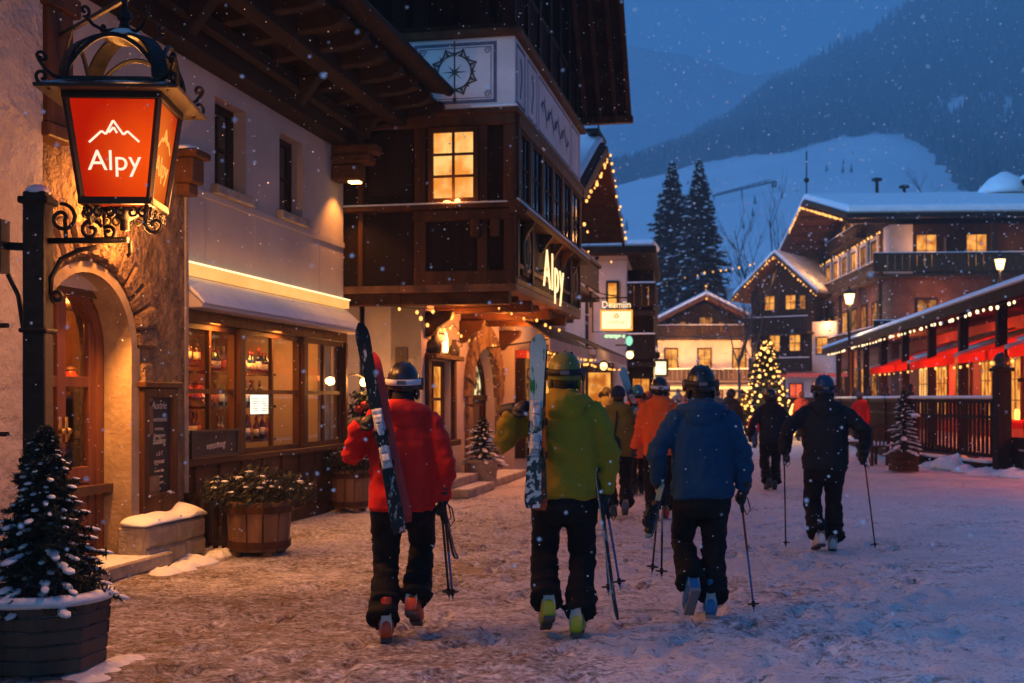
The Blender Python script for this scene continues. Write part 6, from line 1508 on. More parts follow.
# ================================================================ lift boom on the slope
lb = empty('lift_station', V((84, 330, 60)), 'slim dark beam with a small cabin, part of a ski lift on the snowy slope', 'ski lift')
yb = next(y for y in range(300, 745) if hill_z((742 - 512) / 1200, y) > CAM_H + (398 - 199) * y / 1200); lb.location = (230 / 1200 * yb, yb, hill_z(230 / 1200, yb))
pxy = lambda px, py: ((px - 512) / 1200 * yb, yb, CAM_H + (398 - py) * yb / 1200)
m = MB(); m.bar(pxy(712, 196), pxy(772, 182), 1.0, .9); m.bar(pxy(716, 194), pxy(770, 179.5), .4, .4)
for k in range(9): m.bar(pxy(716 + k * 6, 194.6 - k * 1.45), pxy(719 + k * 6, 193.2 - k * 1.6), .3)
for px in (714, 742): m.bar(pxy(px, 196 - (px - 712) * .23), pxy(px, 200), .5)
m.build('beam', MT['iron'], lb)
m = MB(); a = pxy(774, 184); m.box(a[0] - 1.1, a[0] + 1.1, yb - 1, yb + 1, a[2] - 1.6, a[2] + 1.4); m.build('cabin', MT['iron'], lb)
# ================================================================ people
def remeshed(mb, name, voxel, smooth=2, disp=None):
    """grow one continuous skin over overlapping solids, smooth it, then fold it"""
    me = D.meshes.new(name); me.from_pydata([tuple(p) for p in mb.v], [], mb.f)
    bm = bmesh.new(); bm.from_mesh(me); bmesh.ops.recalc_face_normals(bm, faces=bm.faces); bm.to_mesh(me); bm.free()
    o = D.objects.new(name, me); COL.objects.link(o)
    q = o.modifiers.new('skin', 'REMESH'); q.mode = 'VOXEL'; q.voxel_size = voxel; q.adaptivity = 0
    if smooth: q = o.modifiers.new('soft', 'SMOOTH'); q.factor = .5; q.iterations = smooth
    dg = bpy.context.evaluated_depsgraph_get(); dg.update()
    r = D.meshes.new_from_object(o.evaluated_get(dg)); D.objects.remove(o); D.meshes.remove(me)
    if disp:
        nr = [v.normal.copy() for v in r.vertices]
        for v, n in zip(r.vertices, nr): v.co += n * disp(v.co)
    r.polygons.foreach_set('use_smooth', [True] * len(r.polygons)); r.update()
    return r
def ik(a, b, l1, l2, pole):
    d = b - a; L = min(d.length, (l1 + l2) * .999); u = d.normalized()
    x = (l1 * l1 - l2 * l2 + L * L) / (2 * L); h = math.sqrt(max(l1 * l1 - x * x, 0))
    p = V(pole); p = p - u * p.dot(u)
    p = p.normalized() if p.length > 1e-6 else V((0, 0, 1))
    return a + u * x + p * h
def ering(c, rx, ry, n=16, ax=None):
    """ring for a torso: flattened ellipse, slightly boxy"""
    f = lambda q: math.copysign(abs(q) ** .82, q)
    return [(c[0] + rx * f(math.cos(2 * PI * j / n)), c[1] + ry * f(math.sin(2 * PI * j / n)), c[2]) for j in range(n)]
_gloves = {}
def glove_mesh(curl, mirror, voxel=.006):
    key = (curl, mirror)
    if key in _gloves: return _gloves[key]
    m = MB(); s = -1 if mirror else 1
    m.ell((0, .045, -.004), (.050, .062, .026), 14, 10, e=.8)
    m.tube([(0, -.10, 0), (0, -.03, 0), (0, .02, 0)], [.054, .047, .036], 12)
    cdeg = {'grip': (62, 78, 60), 'loose': (18, 28, 24)}[curl]
    for x, L in ((-.036, .062), (-.012, .078), (.012, .082), (.036, .074)):
        p = V((s * x, .080, -.004)); a = 0; pts = [p - V((0, .035, 0)), p]
        for k in range(3):
            a += math.radians(cdeg[k]); p = p + V((s * x * .05, math.cos(a), -math.sin(a))) * L * (.42, .33, .27)[k]; pts.append(p)
        m.tube(pts, [.014, .0145, .0135, .0125, .010], 8); m.ell(pts[-1], (.0105,) * 3, 8, 6)
    tp = [V((s * .030, .010, -.006)), V((s * .058, .035, -.016)), V((s * .062, .062, -.034)), V((s * (.048 if curl == 'grip' else .062), .082, -.050))]
    m.tube(tp, [.020, .0175, .015, .012], 8); m.ell(tp[-1], (.0125,) * 3, 8, 6)
    _gloves[key] = remeshed(m, 'glove', voxel, 1)
    return _gloves[key]
def frame_from(y, z):
    y = V(y).normalized(); z = V(z); z = (z - y * z.dot(y)).normalized(); x = y.cross(z)
    return Matrix((x, y, z)).transposed()
_boots = {}
def boot_meshes():
    if _boots: return _boots
    sh = MB()
    def rr(y, w, z0, z1):
        c = []
        for i in range(12):
            a = 2 * PI * i / 12; f = lambda q: math.copysign(abs(q) ** .6, q)
            c.append((w * f(math.cos(a)), y, (z0 + z1) / 2 + (z1 - z0) / 2 * f(math.sin(a))))
        return c
    sh.rings([rr(-.125, .032, .03, .10), rr(-.115, .045, .02, .15), rr(-.06, .050, .02, .17), rr(0, .052, .02, .15), rr(.07, .055, .02, .115), rr(.13, .052, .02, .095), rr(.172, .040, .02, .08), rr(.185, .025, .025, .065)])
    cu = MB(); cu.rings([[(.054 * math.cos(2 * PI * i / 14) * q, y0 + .068 * math.sin(2 * PI * i / 14) * q, z) for i in range(14)] for z, y0, q in ((.10, -.035, .90), (.15, -.035, .92), (.22, -.025, .92), (.28, -.012, .90), (.29, -.012, .84))])
    so = MB(); so.box(-.036, .036, -.135, -.045, 0, .026); so.box(-.036, .036, .06, .195, 0, .026); so.box(-.030, .030, -.045, .06, .010, .024)
    sp = MB(); sp.rings([[(w * math.cos(a), -.128 - .012 * math.sin(a) - (z - .1) * .02, z) for a in [PI * (1 + i / 8) for i in range(9)]] + [(w * math.cos(a) * .9, -.095, z) for a in [PI * (2 - i / 8) for i in range(9)]] for z, w in ((.045, .036), (.12, .040), (.19, .030))])
    bu = MB()
    for y, z, q in ((.10, .098, .048), (.05, .125, .05)): bu.box(-q, q, y - .010, y + .010, z - .004, z + .014)
    for z in (.21, .28): bu.box(-.050, .056, .046, .070, z - .012, z + .012); bu.box(.050, .066, -.03, .06, z - .009, z + .009)
    for k, b in (('boot', sh), ('cuff', cu), ('sole', so), ('heel_guard', sp), ('buckle', bu)):
        o = b.build(k, MT['black'], None, k in ('boot', 'cuff'), bevel=0 if k in ('boot', 'cuff') else .004); _boots[k] = o.data; D.objects.remove(o)
    return _boots
def mesh_copy(base, m):
    """the same shape in another colour"""
    me = base.copy(); me.materials.clear(); me.materials.append(m); return me
def part_from(me, name, parent, mx=None, label=None):
    o = D.objects.new(name, me); COL.objects.link(o); o.parent = parent
    if mx is not None: o.matrix_local = mx
    if label: o['label'] = label
    return o
def cloth(name, c, c2=None, rough=.75): return mat(name, c, c2 or tuple(q * 1.35 for q in c), 3.5, 5, .3, .7, .35, 9, rough, sheen=.06 if max(c) > .02 else 0, spec=.25, weave=420, bdist=.012)
BLACKCLOTH = cloth('black_cloth', (.005, .0045, .0045), (.009, .008, .008), .85)
GAITER = cloth('gaiter_cloth', (.008, .008, .009))
SKIN = mat('skin', (.38, .21, .14), (.46, .27, .18), 8, rough=.6)
HAIRS = mat('hair_brown', (.03, .016, .008), (.07, .035, .016), 30, rough=.6, stretch=(1, 1, .1))
GLOVE_M = mat('glove_leather', (.010, .010, .011), (.025, .024, .025), 12, bump=.3, bscale=60, rough=.55)
def person(x, y, heading, label, jacket, trousers=None, head='helmet', headc=None, boots=None, sc=1.0, hem=.86, arms=None, feet=None, lean=.04, detail=1.0, shadow=None, hood=True, strap=None, hair=False, width=1.0, coat=False, gloves=None, goggles=True, z=None, group=None):
    """heading in degrees to the right of straight up the street; feet = ((x, y, z, pitch), ...) in body axes, y forward"""
    root = empty('person', V((x, y, gz(y) if z is None else z)), label, 'person', group)
    vox = .0155 / detail; near = detail >= .9
    arms = arms or {}
    fl, fr2 = feet or ((-.11, -.16, .0, 0), (.11, .16, .02, 6))
    LN = lambda zz: lean * max(0, zz - .9)          # forward lean of the spine
    P = lambda a, b, c: V((a, b + LN(c), c))
    hips = [P(-.10, 0, .93), P(.10, 0, .93)]
    ank = []
    for f, (fx, fy_, fz_, pt) in enumerate((fl, fr2)):
        a = math.radians(pt); ank.append((V((fx, fy_ + .10 - .10 * math.cos(a) * 1.0, fz_)), a, fx, fy_))
    # ankle point rises as the heel lifts about the toe
    anks = []
    for (fx, fy_, fz_, pt) in (fl, fr2):
        a = math.radians(pt); toe = V((fx, fy_ + .17, fz_)); v = V((0, -.20, .12)); ca, sa = math.cos(-a), math.sin(-a)
        anks.append(toe + V((0, v.y * ca - v.z * sa, v.y * sa + v.z * ca)))
    knees = [ik(hips[i], anks[i] + V((0, 0, .0)), .44, .44, (.08 * (-1, 1)[i], 1, 0)) for i in (0, 1)]
    sh = [P(-.185 * width, 0, 1.475), P(.185 * width, 0, 1.475)]
    hands = []; elbows = []; hdirs = []; hz = []
    for i, side in enumerate(('l', 'r')):
        s = (-1, 1)[i]; spec = arms.get(side, {})
        hp = V(spec.get('hand', (s * .33, .10, .92)))      # wrist
        el = ik(sh[i], hp, .30, .275, spec.get('pole', (s * .6, -1, -.1)))
        hands.append(hp); elbows.append(el); hdirs.append(V(spec.get('dir', (hp - el)))); hz.append(V(spec.get('back', (s, 0, .1))))
    # --- body, one continuous figure
    b = MB()
    b.rings([ering(P(0, 0, .84), .15, .10), ering(P(0, 0, .95), .165, .115), ering(P(0, 0, 1.08), .145, .10), ering(P(0, 0, 1.25), .165, .11), ering(P(0, 0, 1.40), .17, .105), ering(P(0, 0, 1.49), .12, .08), ering(P(0, .01, 1.53), .058, .06), ering(P(0, .025, 1.65), .055, .06)])
    hc = P(0, .045, 1.712)
    b.ell(hc, (.076, .096, .115), 16, 12); b.ell(hc + V((0, .045, -.07)), (.055, .058, .05), 12, 8)
    b.tube([tuple(hc + V((0, .085, .02))), tuple(hc + V((0, .112, -.02)))], [.010, .016], 6)
    b.ell(hc + V((0, .092, -.062)), (.024, .012, .008), 8, 6)
    for s in (-1, 1): b.ell(hc + V((s * .077, .0, -.01)), (.012, .02, .032), 8, 6); b.ell(hc + V((s * .03, .082, .012)), (.016, .012, .009), 8, 6)
    for i, s in ((0, -1), (1, 1)):
        b.tube([sh[i] - V((s * .06, 0, .01)), sh[i], elbows[i], hands[i], hands[i] + hdirs[i].normalized() * .07], [.055, .052, .042, .030, .028], 10)
        b.tube([hips[i] + V((0, 0, .03)), hips[i].lerp(knees[i], .5), knees[i], knees[i].lerp(anks[i], .4), anks[i] + V((0, 0, -.02))], [.085, .078, .056, .056, .040], 10)
        f = V((0, 1, 0)); b.tube([anks[i] + V((0, -.03, -.05)), anks[i] + V((0, .12, -.08))], [.035, .026], 8)
    me = remeshed(b, 'body', .016 if near else .022, 2); me.materials.append(SKIN); part_from(me, 'body', root)
    # --- trousers
    t = MB()
    t.rings([ering(P(0, -.005, .74), .10, .10), ering(P(0, -.01, .82), .185, .135), ering(P(0, -.005, .95), .19, .135), ering(P(0, 0, 1.04), .175, .12)])
    for i, s in ((0, -1), (1, 1)):
        k = knees[i]; a = anks[i]; cf = a + V((0, -.035, .012)); hp = hips[i] + V((0, -.01, 0))
        t.tube([hp + V((0, 0, .02)), hp.lerp(k, .25), hp.lerp(k, .6), k + V((0, -.01, 0)), k.lerp(a, .3), k.lerp(a, .7), cf], [.120, .119, .101, .090, .091, .098, .106], 14)
        # cloth pile over the boot
        for q, rr_ in ((.66, .100), (.90, .110)): t.tube([k.lerp(cf, q - .035), k.lerp(cf, q + .035)], [rr_, rr_ + .004], 14)
    def dt(c):
        k = 1.0 if c.z < .75 else .5
        w = 1.5 if (.38 < c.z < .56 or c.z < .30) else .8
        return k * w * (.012 * noise.noise((c.x * 7, c.y * 7, c.z * 13 + x * 3)) + .008 * noise.noise((c.x * 18, c.y * 18, c.z * 34 + x)))
    me = remeshed(t, 'trousers', vox, 2, dt); me.materials.append(trousers or BLACKCLOTH); part_from(me, 'trousers', root)
    # --- jacket
    j = MB(); H = hem; w = width
    tr = [(H, .222 * w, .150), (H + .05, .226 * w, .152), (1.02, .222 * w, .148), (1.16, .228 * w, .152), (1.30, .228 * w, .150), (1.40, .220 * w, .140), (1.47, .180 * w, .118), (1.515, .118, .100), (1.575, .100, .100), (1.615, .094, .096)]
    if coat: tr[0] = (H, .255 * w, .19); tr[1] = (H + .1, .245 * w, .18)
    j.rings([ering(P(0, -.004, zz), rx, ry, 20) for zz, rx, ry in tr])
    for i, s in ((0, -1), (1, 1)):
        e = elbows[i]; h = hands[i]; a = sh[i]
        j.tube([a - V((s * .07, 0, .015)), a - V((s * .01, 0, .012)), a.lerp(e, .35), a.lerp(e, .72), e, e.lerp(h, .3), e.lerp(h, .7), e.lerp(h, .97)], [.082, .090, .084, .076, .073, .070, .064, .056], 14)
    def dj(c):
        u = abs(c.x) > .215; f = 1.35 if u else 1.0
        a = noise.noise((c.x * 8, c.y * 6, c.z * (13 if u else 6.5) + x * 5)); q = noise.noise((c.x * 20 + 3, c.y * 16, c.z * (30 if u else 15)))
        seam = -.004 if abs(c.z - (1.33 + LN(c.z) * 0)) < .012 and not u and c.y < 0 and near else 0
        pull = .008 * noise.noise((c.x * 9 + c.z * 5, c.y * 3, c.z * 2.5 - c.x * 3, )) if not u else 0
        return f * (.016 * a + .009 * q) + pull * 1.4 + seam
    me = remeshed(j, 'jacket', vox, 2, dj); me.materials.append(jacket); jo_ = part_from(me, 'jacket', root)
    if hood:
        hd = MB()
        for k in range(9):
            pass
        arcp = [V((.155 * math.cos(a), .055 - .165 * math.sin(a), 1.520 + .016 * math.sin(a))) + V((0, LN(1.5), 0)) for a in [PI * (-.06 + 1.12 * i / 12) for i in range(13)]]
        hd.tube(arcp, [.022, .040, .052, .058, .062, .066, .068, .066, .062, .058, .052, .040, .022], 10)
        hd.ell(P(0, -.118, 1.485), (.130, .044, .085), 16, 10); hd.ell(P(0, -.10, 1.545), (.120, .055, .036), 14, 8)
        me = remeshed(hd, 'hood', vox * .9, 2, lambda c: .008 * noise.noise((c.x * 10, c.y * 10, c.z * 18 + x)) + .004 * noise.noise((c.x * 26, c.y * 22, c.z * 40))); me.materials.append(jacket); part_from(me, 'hood', jo_)
    if near:
        from mathutils.bvhtree import BVHTree
        bv = BVHTree.FromPolygons([v.co for v in jo_.data.vertices], [tuple(p.vertices) for p in jo_.data.polygons]); sm = MB(); dk = jacket
        def line(pts, r=.0032):
            out = []
            for a_, c_ in pts:
                h_ = bv.ray_cast(V((a_, -1.0, c_)), V((0, 1, 0)))
                if h_[0] is not None: out.append(tuple(h_[0] + h_[1] * .0015))
            if len(out) > 2: sm.tube(out, r, 5)
        W2 = .19 * width
        if 0: line([(-W2 + 2 * W2 * i / 24, 1.30 - .03 * (1 - (2 * i / 24 - 1) ** 2)) for i in range(25)])
        for s in (-1, 1):
            if 0: line([(s * (.105 + .012 * math.sin(i * .25)) * width, 1.27 - (1.27 - H - .03) * i / 20) for i in range(21)]); line([(s * (.172 + .02 * (i / 10)) * width, 1.47 - .24 * i / 10) for i in range(11)], .0018)
        if 0: line([(-.2 * width + .4 * width * i / 20, H + .075) for i in range(21)], .004)
        if sm.v: part = sm.build('seam', jacket, None, True, origin=(0, 0, 0)); part.parent = jo_
        hm_ = MB(); n = 28
        f = lambda q: math.copysign(abs(q) ** .82, q)
        rs = [(H + .022, 1.02), (H + .030, 1.035), (H + .040, 1.02)]
        hm_.rings([[(tr[0][1] * k * f(math.cos(2 * PI * i / n)), -.004 + LN(zz) + tr[0][2] * k * f(math.sin(2 * PI * i / n)), zz) for i in range(n)] for zz, k in rs], cap=False)
        hm_.xf = W; o = hm_.build('hem', jacket, None, True, origin=(0, 0, 0)); o.parent = jo_
    # --- gaiter, hair
    g = MB(); g.rings([ering(P(0, .01, 1.54), .088, .090), ering(P(0, .015, 1.60), .080, .086), ering(P(0, .025, 1.665), .074, .083)]); me = remeshed(g, 'neck_gaiter', .013, 2); me.materials.append(GAITER); part_from(me, 'neck_gaiter', root)
    if hair:
        g = MB(); g.ell(hc + V((0, -.035, -.035)), (.084, .074, .095), 14, 10); me = remeshed(g, 'hair', .011, 1, lambda c: .004 * noise.noise((c.x * 60, c.y * 60, c.z * 8))); me.materials.append(HAIRS); part_from(me, 'hair', root)
    # --- helmet or hat
    hm = headc or MT['black']
    if head == 'helmet':
        g = MB(); k = 20; rs = []; Ht = .150
        for i in range(11):
            a = PI / 2 * (1 - i / 8) if i <= 8 else 0
            r_ = math.cos(a) ** .9 if i <= 8 else 1 - .05 * (i - 8); zz = math.sin(a) * Ht * .92 if i <= 8 else -(i - 8) * .022
            rs.append([(hc.x + .112 * r_ * math.cos(2 * PI * q / k), hc.y - .008 + .134 * r_ * math.sin(2 * PI * q / k), hc.z + .018 + zz - (.020 * max(0, -math.sin(2 * PI * q / k)) if i > 6 else 0)) for q in range(k)])
        g.rings(rs)
        for s in (-1, 1): g.ell(hc + V((s * .092, .005, -.045)), (.024, .052, .062), 12, 8)
        me = remeshed(g, 'helmet', .0085 if near else .012, 2); me.materials.append(hm); ho2 = part_from(me, 'helmet', root)
        if near:
            g = MB()
            for xx, L in ((-.045, .085), (0, .10), (.045, .085)): g.tube([(hc.x + xx, hc.y - .10 + (.01 if xx else 0), hc.z + .10), (hc.x + xx, hc.y - .03, hc.z + .150 if not xx else hc.z + .142), (hc.x + xx, hc.y + .05, hc.z + .142 if not xx else hc.z + .132)], [.008, .011, .008], 6)
            g.build('vent', MT['black'], None, True, origin=(0, 0, 0)).parent = ho2
        st_ = MB(); ring = []
        for q in range(25):
            a = 2 * PI * q / 24; ring.append([(hc.x + (.116 + o_) * math.cos(a), hc.y - .008 + (.138 + o_) * math.sin(a), hc.z + .022 + zz + .012 * math.sin(a)) for o_, zz in ((0, -.020), (.006, -.020), (.006, .020), (0, .020))])
        st_.rings(ring, cap=False)
        o = st_.build('goggle_strap', strap or MT['black'], None, True, origin=(0, 0, 0)); o.parent = ho2
        g = MB(); g.box(-.03, .03, hc.y - .158, hc.y - .146, hc.z - .004, hc.z + .024); o = g.build('strap_clip', mat('clip_grey', (.12, .12, .13), rough=.4), None, False, bevel=.003, origin=(0, 0, 0)); o.parent = ho2
        if goggles:
            g = MB(); rs = []
            for q in range(13):
                a = PI * (.02 + .96 * q / 12); rs.append([(hc.x + (.118 + o_) * math.cos(a), hc.y - .004 + (.140 + o_) * math.sin(a), hc.z + .004 + zz) for o_, zz in ((-.012, -.045), (.018, -.040), (.022, 0), (.018, .042), (-.012, .045))])
            g.rings(rs); o = g.build('goggles', mat('goggle_lens', (.09, .02, .008), (.16, .04, .012), 6, rough=.08, spec=.8), None, True, origin=(0, 0, 0)); o.parent = ho2
    else:
        g = MB(); g.ell(hc + V((0, -.008, .035)), (.100, .118, .105), 16, 12); g.rings([ering(hc + V((0, -.008, -.02 + q * .03)), .104, .122) for q in (0, 1, 2)])
        me = remeshed(g, 'knitted_hat', .010, 2, lambda c: .003 * noise.noise((c.x * 40, c.y * 40, c.z * 90))); me.materials.append(hm); part_from(me, 'knitted_hat', root)
    # --- gloves
    gm_ = gloves or GLOVE_M
    for i, side in enumerate(('l', 'r')):
        spec = arms.get(side, {}); base = glove_mesh(spec.get('curl', 'grip'), bool(i)); me = mesh_copy(base, gm_)
        mx = Matrix.Translation(hands[i]) @ frame_from(hdirs[i], hz[i]).to_4x4()
        part_from(me, 'glove', root, mx)
    # --- boots
    bt = boot_meshes(); bc, cc, sc_, hg = boots or (MT['black'],) * 4
    for i, (fx, fy_, fz_, pt) in enumerate((fl, fr2)):
        a = math.radians(-pt); toe = V((fx, fy_ + .17, fz_)); yaw = (.10, -.10)[i]
        mx = Matrix.Translation(toe) @ Matrix.Rotation(yaw, 4, 'Z') @ Matrix.Rotation(a, 4, 'X') @ Matrix.Translation((0, -.17, 0))
        o = part_from(mesh_copy(bt['boot'], bc), 'boot', root, mx)
        for nm, m_ in (('cuff', cc), ('sole', sc_), ('heel_guard', hg), ('buckle', mat_buckle)): part_from(mesh_copy(bt[nm], m_), nm, o)
    root.scale = (sc, sc, sc); root.rotation_euler = (0, 0, math.radians(-heading))
    MX = Matrix.Translation(root.location) @ Matrix.Rotation(math.radians(-heading), 4, 'Z') @ Matrix.Scale(sc, 4)
    at = lambda a, b_, c: MX @ V((a, b_, c))
    return root, at, [MX @ (hands[i] + hdirs[i].normalized() * .082 - (frame_from(hdirs[i], hz[i]) @ V((0, 0, .036)))) for i in (0, 1)]
mat_buckle = mat('buckle_metal', (.35, .34, .33), rough=.35, metal=.6)
def boots_of(n, a, b, c, d): return (mat('boot_' + n, a, tuple(q * 1.3 for q in a), 9, rough=.4), mat('boot_cuff_' + n, b, rough=.4), mat('boot_sole_' + n, c, rough=.6), mat('boot_heel_' + n, d, rough=.5))
# ---------------------------------------------------------------- skis and poles
def graphic(name, base, ink, scale, lo, hi, stretch=(1, 1, 1), rough=.3):
    return mat(name, base, ink, scale, 5, lo, hi, rough=rough, stretch=stretch, spec=.22)
def ski(tail, tip, facing, label, top_m, base_m, w=.10, group=None, bind=True, bpos=(.40, .60), bmat=None, curl=1.0):
    """tail and tip are world points; facing is the way the top sheet looks"""
    tail, tip = V(tail), V(tip); d = (tip - tail); L = d.length; u = d.normalized(); n = V(facing); n = (n - u * n.dot(u)).normalized(); s = u.cross(n)
    o = empty('ski', tail, label, 'ski', group)
    def blade(t0, off, th, shrink):
        rs = []
        N = 30
        for i in range(N + 1):
            t = i / N; ww = w / 2 * (.86 + .30 * (2 * t - 1) ** 2)
            if t > .92: ww *= max(.08, 1 - ((t - .92) / .08) ** 2) ** .5
            if t < .04: ww *= .72 + .28 * t / .04
            ww *= shrink
            bend = curl * .055 * max(0, (t - .84) / .16) ** 2 * L * .75 + .018 * max(0, (.06 - t) / .06) ** 2
            c = tail + u * (L * t) + n * (bend + off)
            rs.append([c - s * ww, c + s * ww, c + s * ww + n * th, c - s * ww + n * th])
        return rs
    m = MB(); m.rings(blade(0, 0, .007, 1)); m.build('base', base_m, o)
    m = MB(); m.rings(blade(0, .0072, .006, .96)); m.build('top_sheet', top_m, o)
    if bind:
        bm_ = bmat or mat('binding_grey', (.30, .30, .32), (.42, .42, .45), 9, rough=.4)
        for k, q in enumerate(bpos):
            c = tail + u * (L * q) + n * .0135; m = MB()
            B = lambda a, b_, h: tuple(c + u * a + s * b_ + n * h)
            m.hexa([B(-.075, -.036, 0), B(-.075, .036, 0), B(.075, .036, 0), B(.075, -.036, 0), B(-.065, -.028, .03), B(-.065, .028, .03), B(.06, .028, .035), B(.06, -.028, .035)])
            m.hexa([B(-.03, -.030, .03), B(-.03, .030, .03), B(.035, .030, .03), B(.035, -.030, .03), B(-.02, -.022, .085), B(-.02, .022, .085), B(.02, .022, .07), B(.02, -.022, .07)])
            m.hexa([B(.02, -.03, .05), B(.02, .03, .05), B(.05, .03, .05), B(.05, -.03, .05), B(.035, -.02, .065), B(.035, .02, .065), B(.085, .02, .065), B(.085, -.02, .065)] if not k else
                   [B(-.05, -.03, .04), B(-.05, .03, .04), B(-.02, .03, .04), B(-.02, -.03, .04), B(-.11, -.018, .075), B(-.11, .018, .075), B(-.03, .018, .085), B(-.03, -.018, .085)])
            m.build('binding', bm_, o, bevel=.005)
            m = MB(); m.bar(B(-.06 - .05 * k, -.045, .015), B(-.02 - .05 * k, -.045, .06), .012); m.bar(B(-.06 - .05 * k, .045, .015), B(-.02 - .05 * k, .045, .06), .012); m.build('brake_arm', MT['black'], o)
    return o
def pole(grip, tip, label, shaft_m, low_m=None, group=None, basket=.045):
    grip, tip = V(grip), V(tip); u = (grip - tip).normalized(); L = (grip - tip).length
    o = empty('ski_pole', tip, label, 'ski pole', group)
    m = MB(); m.tube([tip + u * .03, tip + u * L * .55], [.0075, .0085], 8); m.build('lower_shaft', low_m or shaft_m, o, True)
    m = MB(); m.tube([tip + u * L * .55, grip], [.0085, .009], 8); m.build('shaft', shaft_m, o, True)
    m = MB(); m.tube([tip, tip + u * .035], [.002, .0075], 6); m.build('tip', mat_buckle, o)
    x, y = basis(u); c = tip + u * .065; m = MB()
    rg = [[c + (x * math.cos(a) + y * math.sin(a)) * r + u * h for r, h in ((basket, -.004), (basket, .004), (basket - .010, .006), (basket - .010, -.006))] for a in [2 * PI * i / 16 for i in range(17)]]
    m.rings(rg, cap=False)
    for i in range(4):
        a = PI / 2 * i; m.bar(tuple(c), tuple(c + (x * math.cos(a) + y * math.sin(a)) * (basket - .006)), .010, .006)
    m.tube([c - u * .02, c + u * .02], .013, 8); m.build('basket', MT['black'], o)
    m = MB(); m.tube([grip - u * .09, grip - u * .05, grip + u * .02, grip + u * .06], [.012, .016, .0155, .019], 10); m.ell(grip + u * .07, (.021,) * 3, 10, 7); m.build('grip', MT['black'], o, True)
    m = MB(); q = grip + u * .06; m.tube([q + x * .01, q + x * .05 - u * .05, q + x * .06 - u * .13, q + x * .03 - u * .17, q + x * .01 - u * .11, q - x * .005], .005, 5); m.build('strap', MT['black'], o)
    return o
# ---------------------------------------------------------------- the four skiers close by
RED = cloth('red_cloth_jacket', (.62, .010, .005), (.74, .016, .008)); OLIVE = cloth('yellow_green_jacket', (.27, .175, .005), (.345, .225, .007)); BLUE = cloth('blue_jacket', (.002, .036, .09), (.003, .048, .12)); DARK = cloth('dark_jacket', (.007, .008, .010), (.012, .013, .016))
ORANGE = cloth('orange_jacket', (.92, .10, .010), (1.0, .14, .016)); SHELL = mat('helmet_black', (.010, .010, .012), (.018, .018, .02), 8, rough=.28, spec=.6)
WHITEP = mat('white_plastic', (.62, .63, .66), (.7, .7, .72), 6, rough=.4)
carb = mat('pole_black', (.015, .015, .017), rough=.35); blu = mat('pole_blue', (.02, .12, .30), rough=.35); slv = mat('pole_silver', (.32, .33, .36), rough=.3, metal=.6); redp = mat('pole_red', (.30, .03, .02), rough=.35)
base_dark = mat('ski_base', (.012, .012, .013), (.03, .03, .032), 20, rough=.4); snowy_dark = graphic('ski_top_dark', (.012, .012, .014), (.50, .52, .55), 30, .56, .66, (1, 1, .4))
_, at, hd_ = person(-.74, 8.10, 0, 'skier in red jacket and black helmet with white trim, ski resting at the shoulder', RED, head='helmet', headc=SHELL, strap=WHITEP, sc=1.0, hem=.86, detail=1.15,
    boots=boots_of('red', (.50, .06, .015), (.48, .05, .014), (.03, .035, .05), (.50, .50, .52)), feet=((-.115, -.10, .0, 3), (.085, .02, .05, 24)), width=1.0,
    arms={'l': {'hand': (-.255, -.13, 1.46), 'pole': (-.35, .6, -1.0), 'dir': (.62, -.62, .25), 'back': (-.5, -.45, .75)}, 'r': {'hand': (.275, .02, .93), 'pole': (.9, -.8, 0), 'dir': (-.05, .25, -1), 'back': (1, 0, 0)}})
ski(at(.005, -.235, .735), at(-.26, -.20, 2.11), (.15, -1, .0), 'dark ski with snow crusted binding over the shoulder of the red jacketed skier', snowy_dark, base_dark, .09, bpos=(.36, .54), bmat=graphic('snowy_binding', (.25, .27, .30), (.70, .74, .80), 30, .35, .55))
ski(at(.055, -.205, .80), at(-.175, -.165, 1.93), (-.25, 1, .0), 'red based ski behind the dark one on the red jacketed skier', graphic('ski_red_top', (.30, .02, .015), (.04, .05, .07), 9, .5, .6), mat('ski_red_base', (.42, .02, .015), (.5, .03, .02), 8, rough=.4), .07, bind=False)
pole(at(.285, .00, .86), at(.345, -.03, .25), 'black ski pole with blue lower shaft held low by the red jacketed skier', carb, blu); pole(at(.262, .03, .88), at(.315, .05, .245), 'second black ski pole close beside the one with the blue lower shaft', carb, carb)
ski(at(.265, -.02, .93), at(.345, .10, .52), (1, -.2, 0), 'short dark snow blade tip dangling beside the poles of the red jacketed skier', snowy_dark, base_dark, .055, bind=False)
_, at, hd_ = person(.36, 8.20, 2, 'skier in yellow green jacket and matching helmet carrying upright white green skis', OLIVE, headc=mat('helmet_olive', (.14, .14, .016), (.20, .19, .025), 8, rough=.35), hair=True, sc=1.04, hem=.90, detail=1.15,
    boots=boots_of('lime', (.34, .36, .015), (.32, .34, .014), (.06, .06, .06), (.42, .42, .42)), feet=((-.125, -.10, .025, 22), (.10, -.02, .0, 3)), width=1.04,
    arms={'l': {'hand': (-.325, -.17, 1.49), 'pole': (-.45, .5, -1.0), 'dir': (.62, -.62, .25), 'back': (-.5, -.45, .75)}, 'r': {'hand': (.27, .02, .93), 'pole': (1, -.8, 0), 'dir': (-.03, .2, -1), 'back': (1, -.2, 0)}})
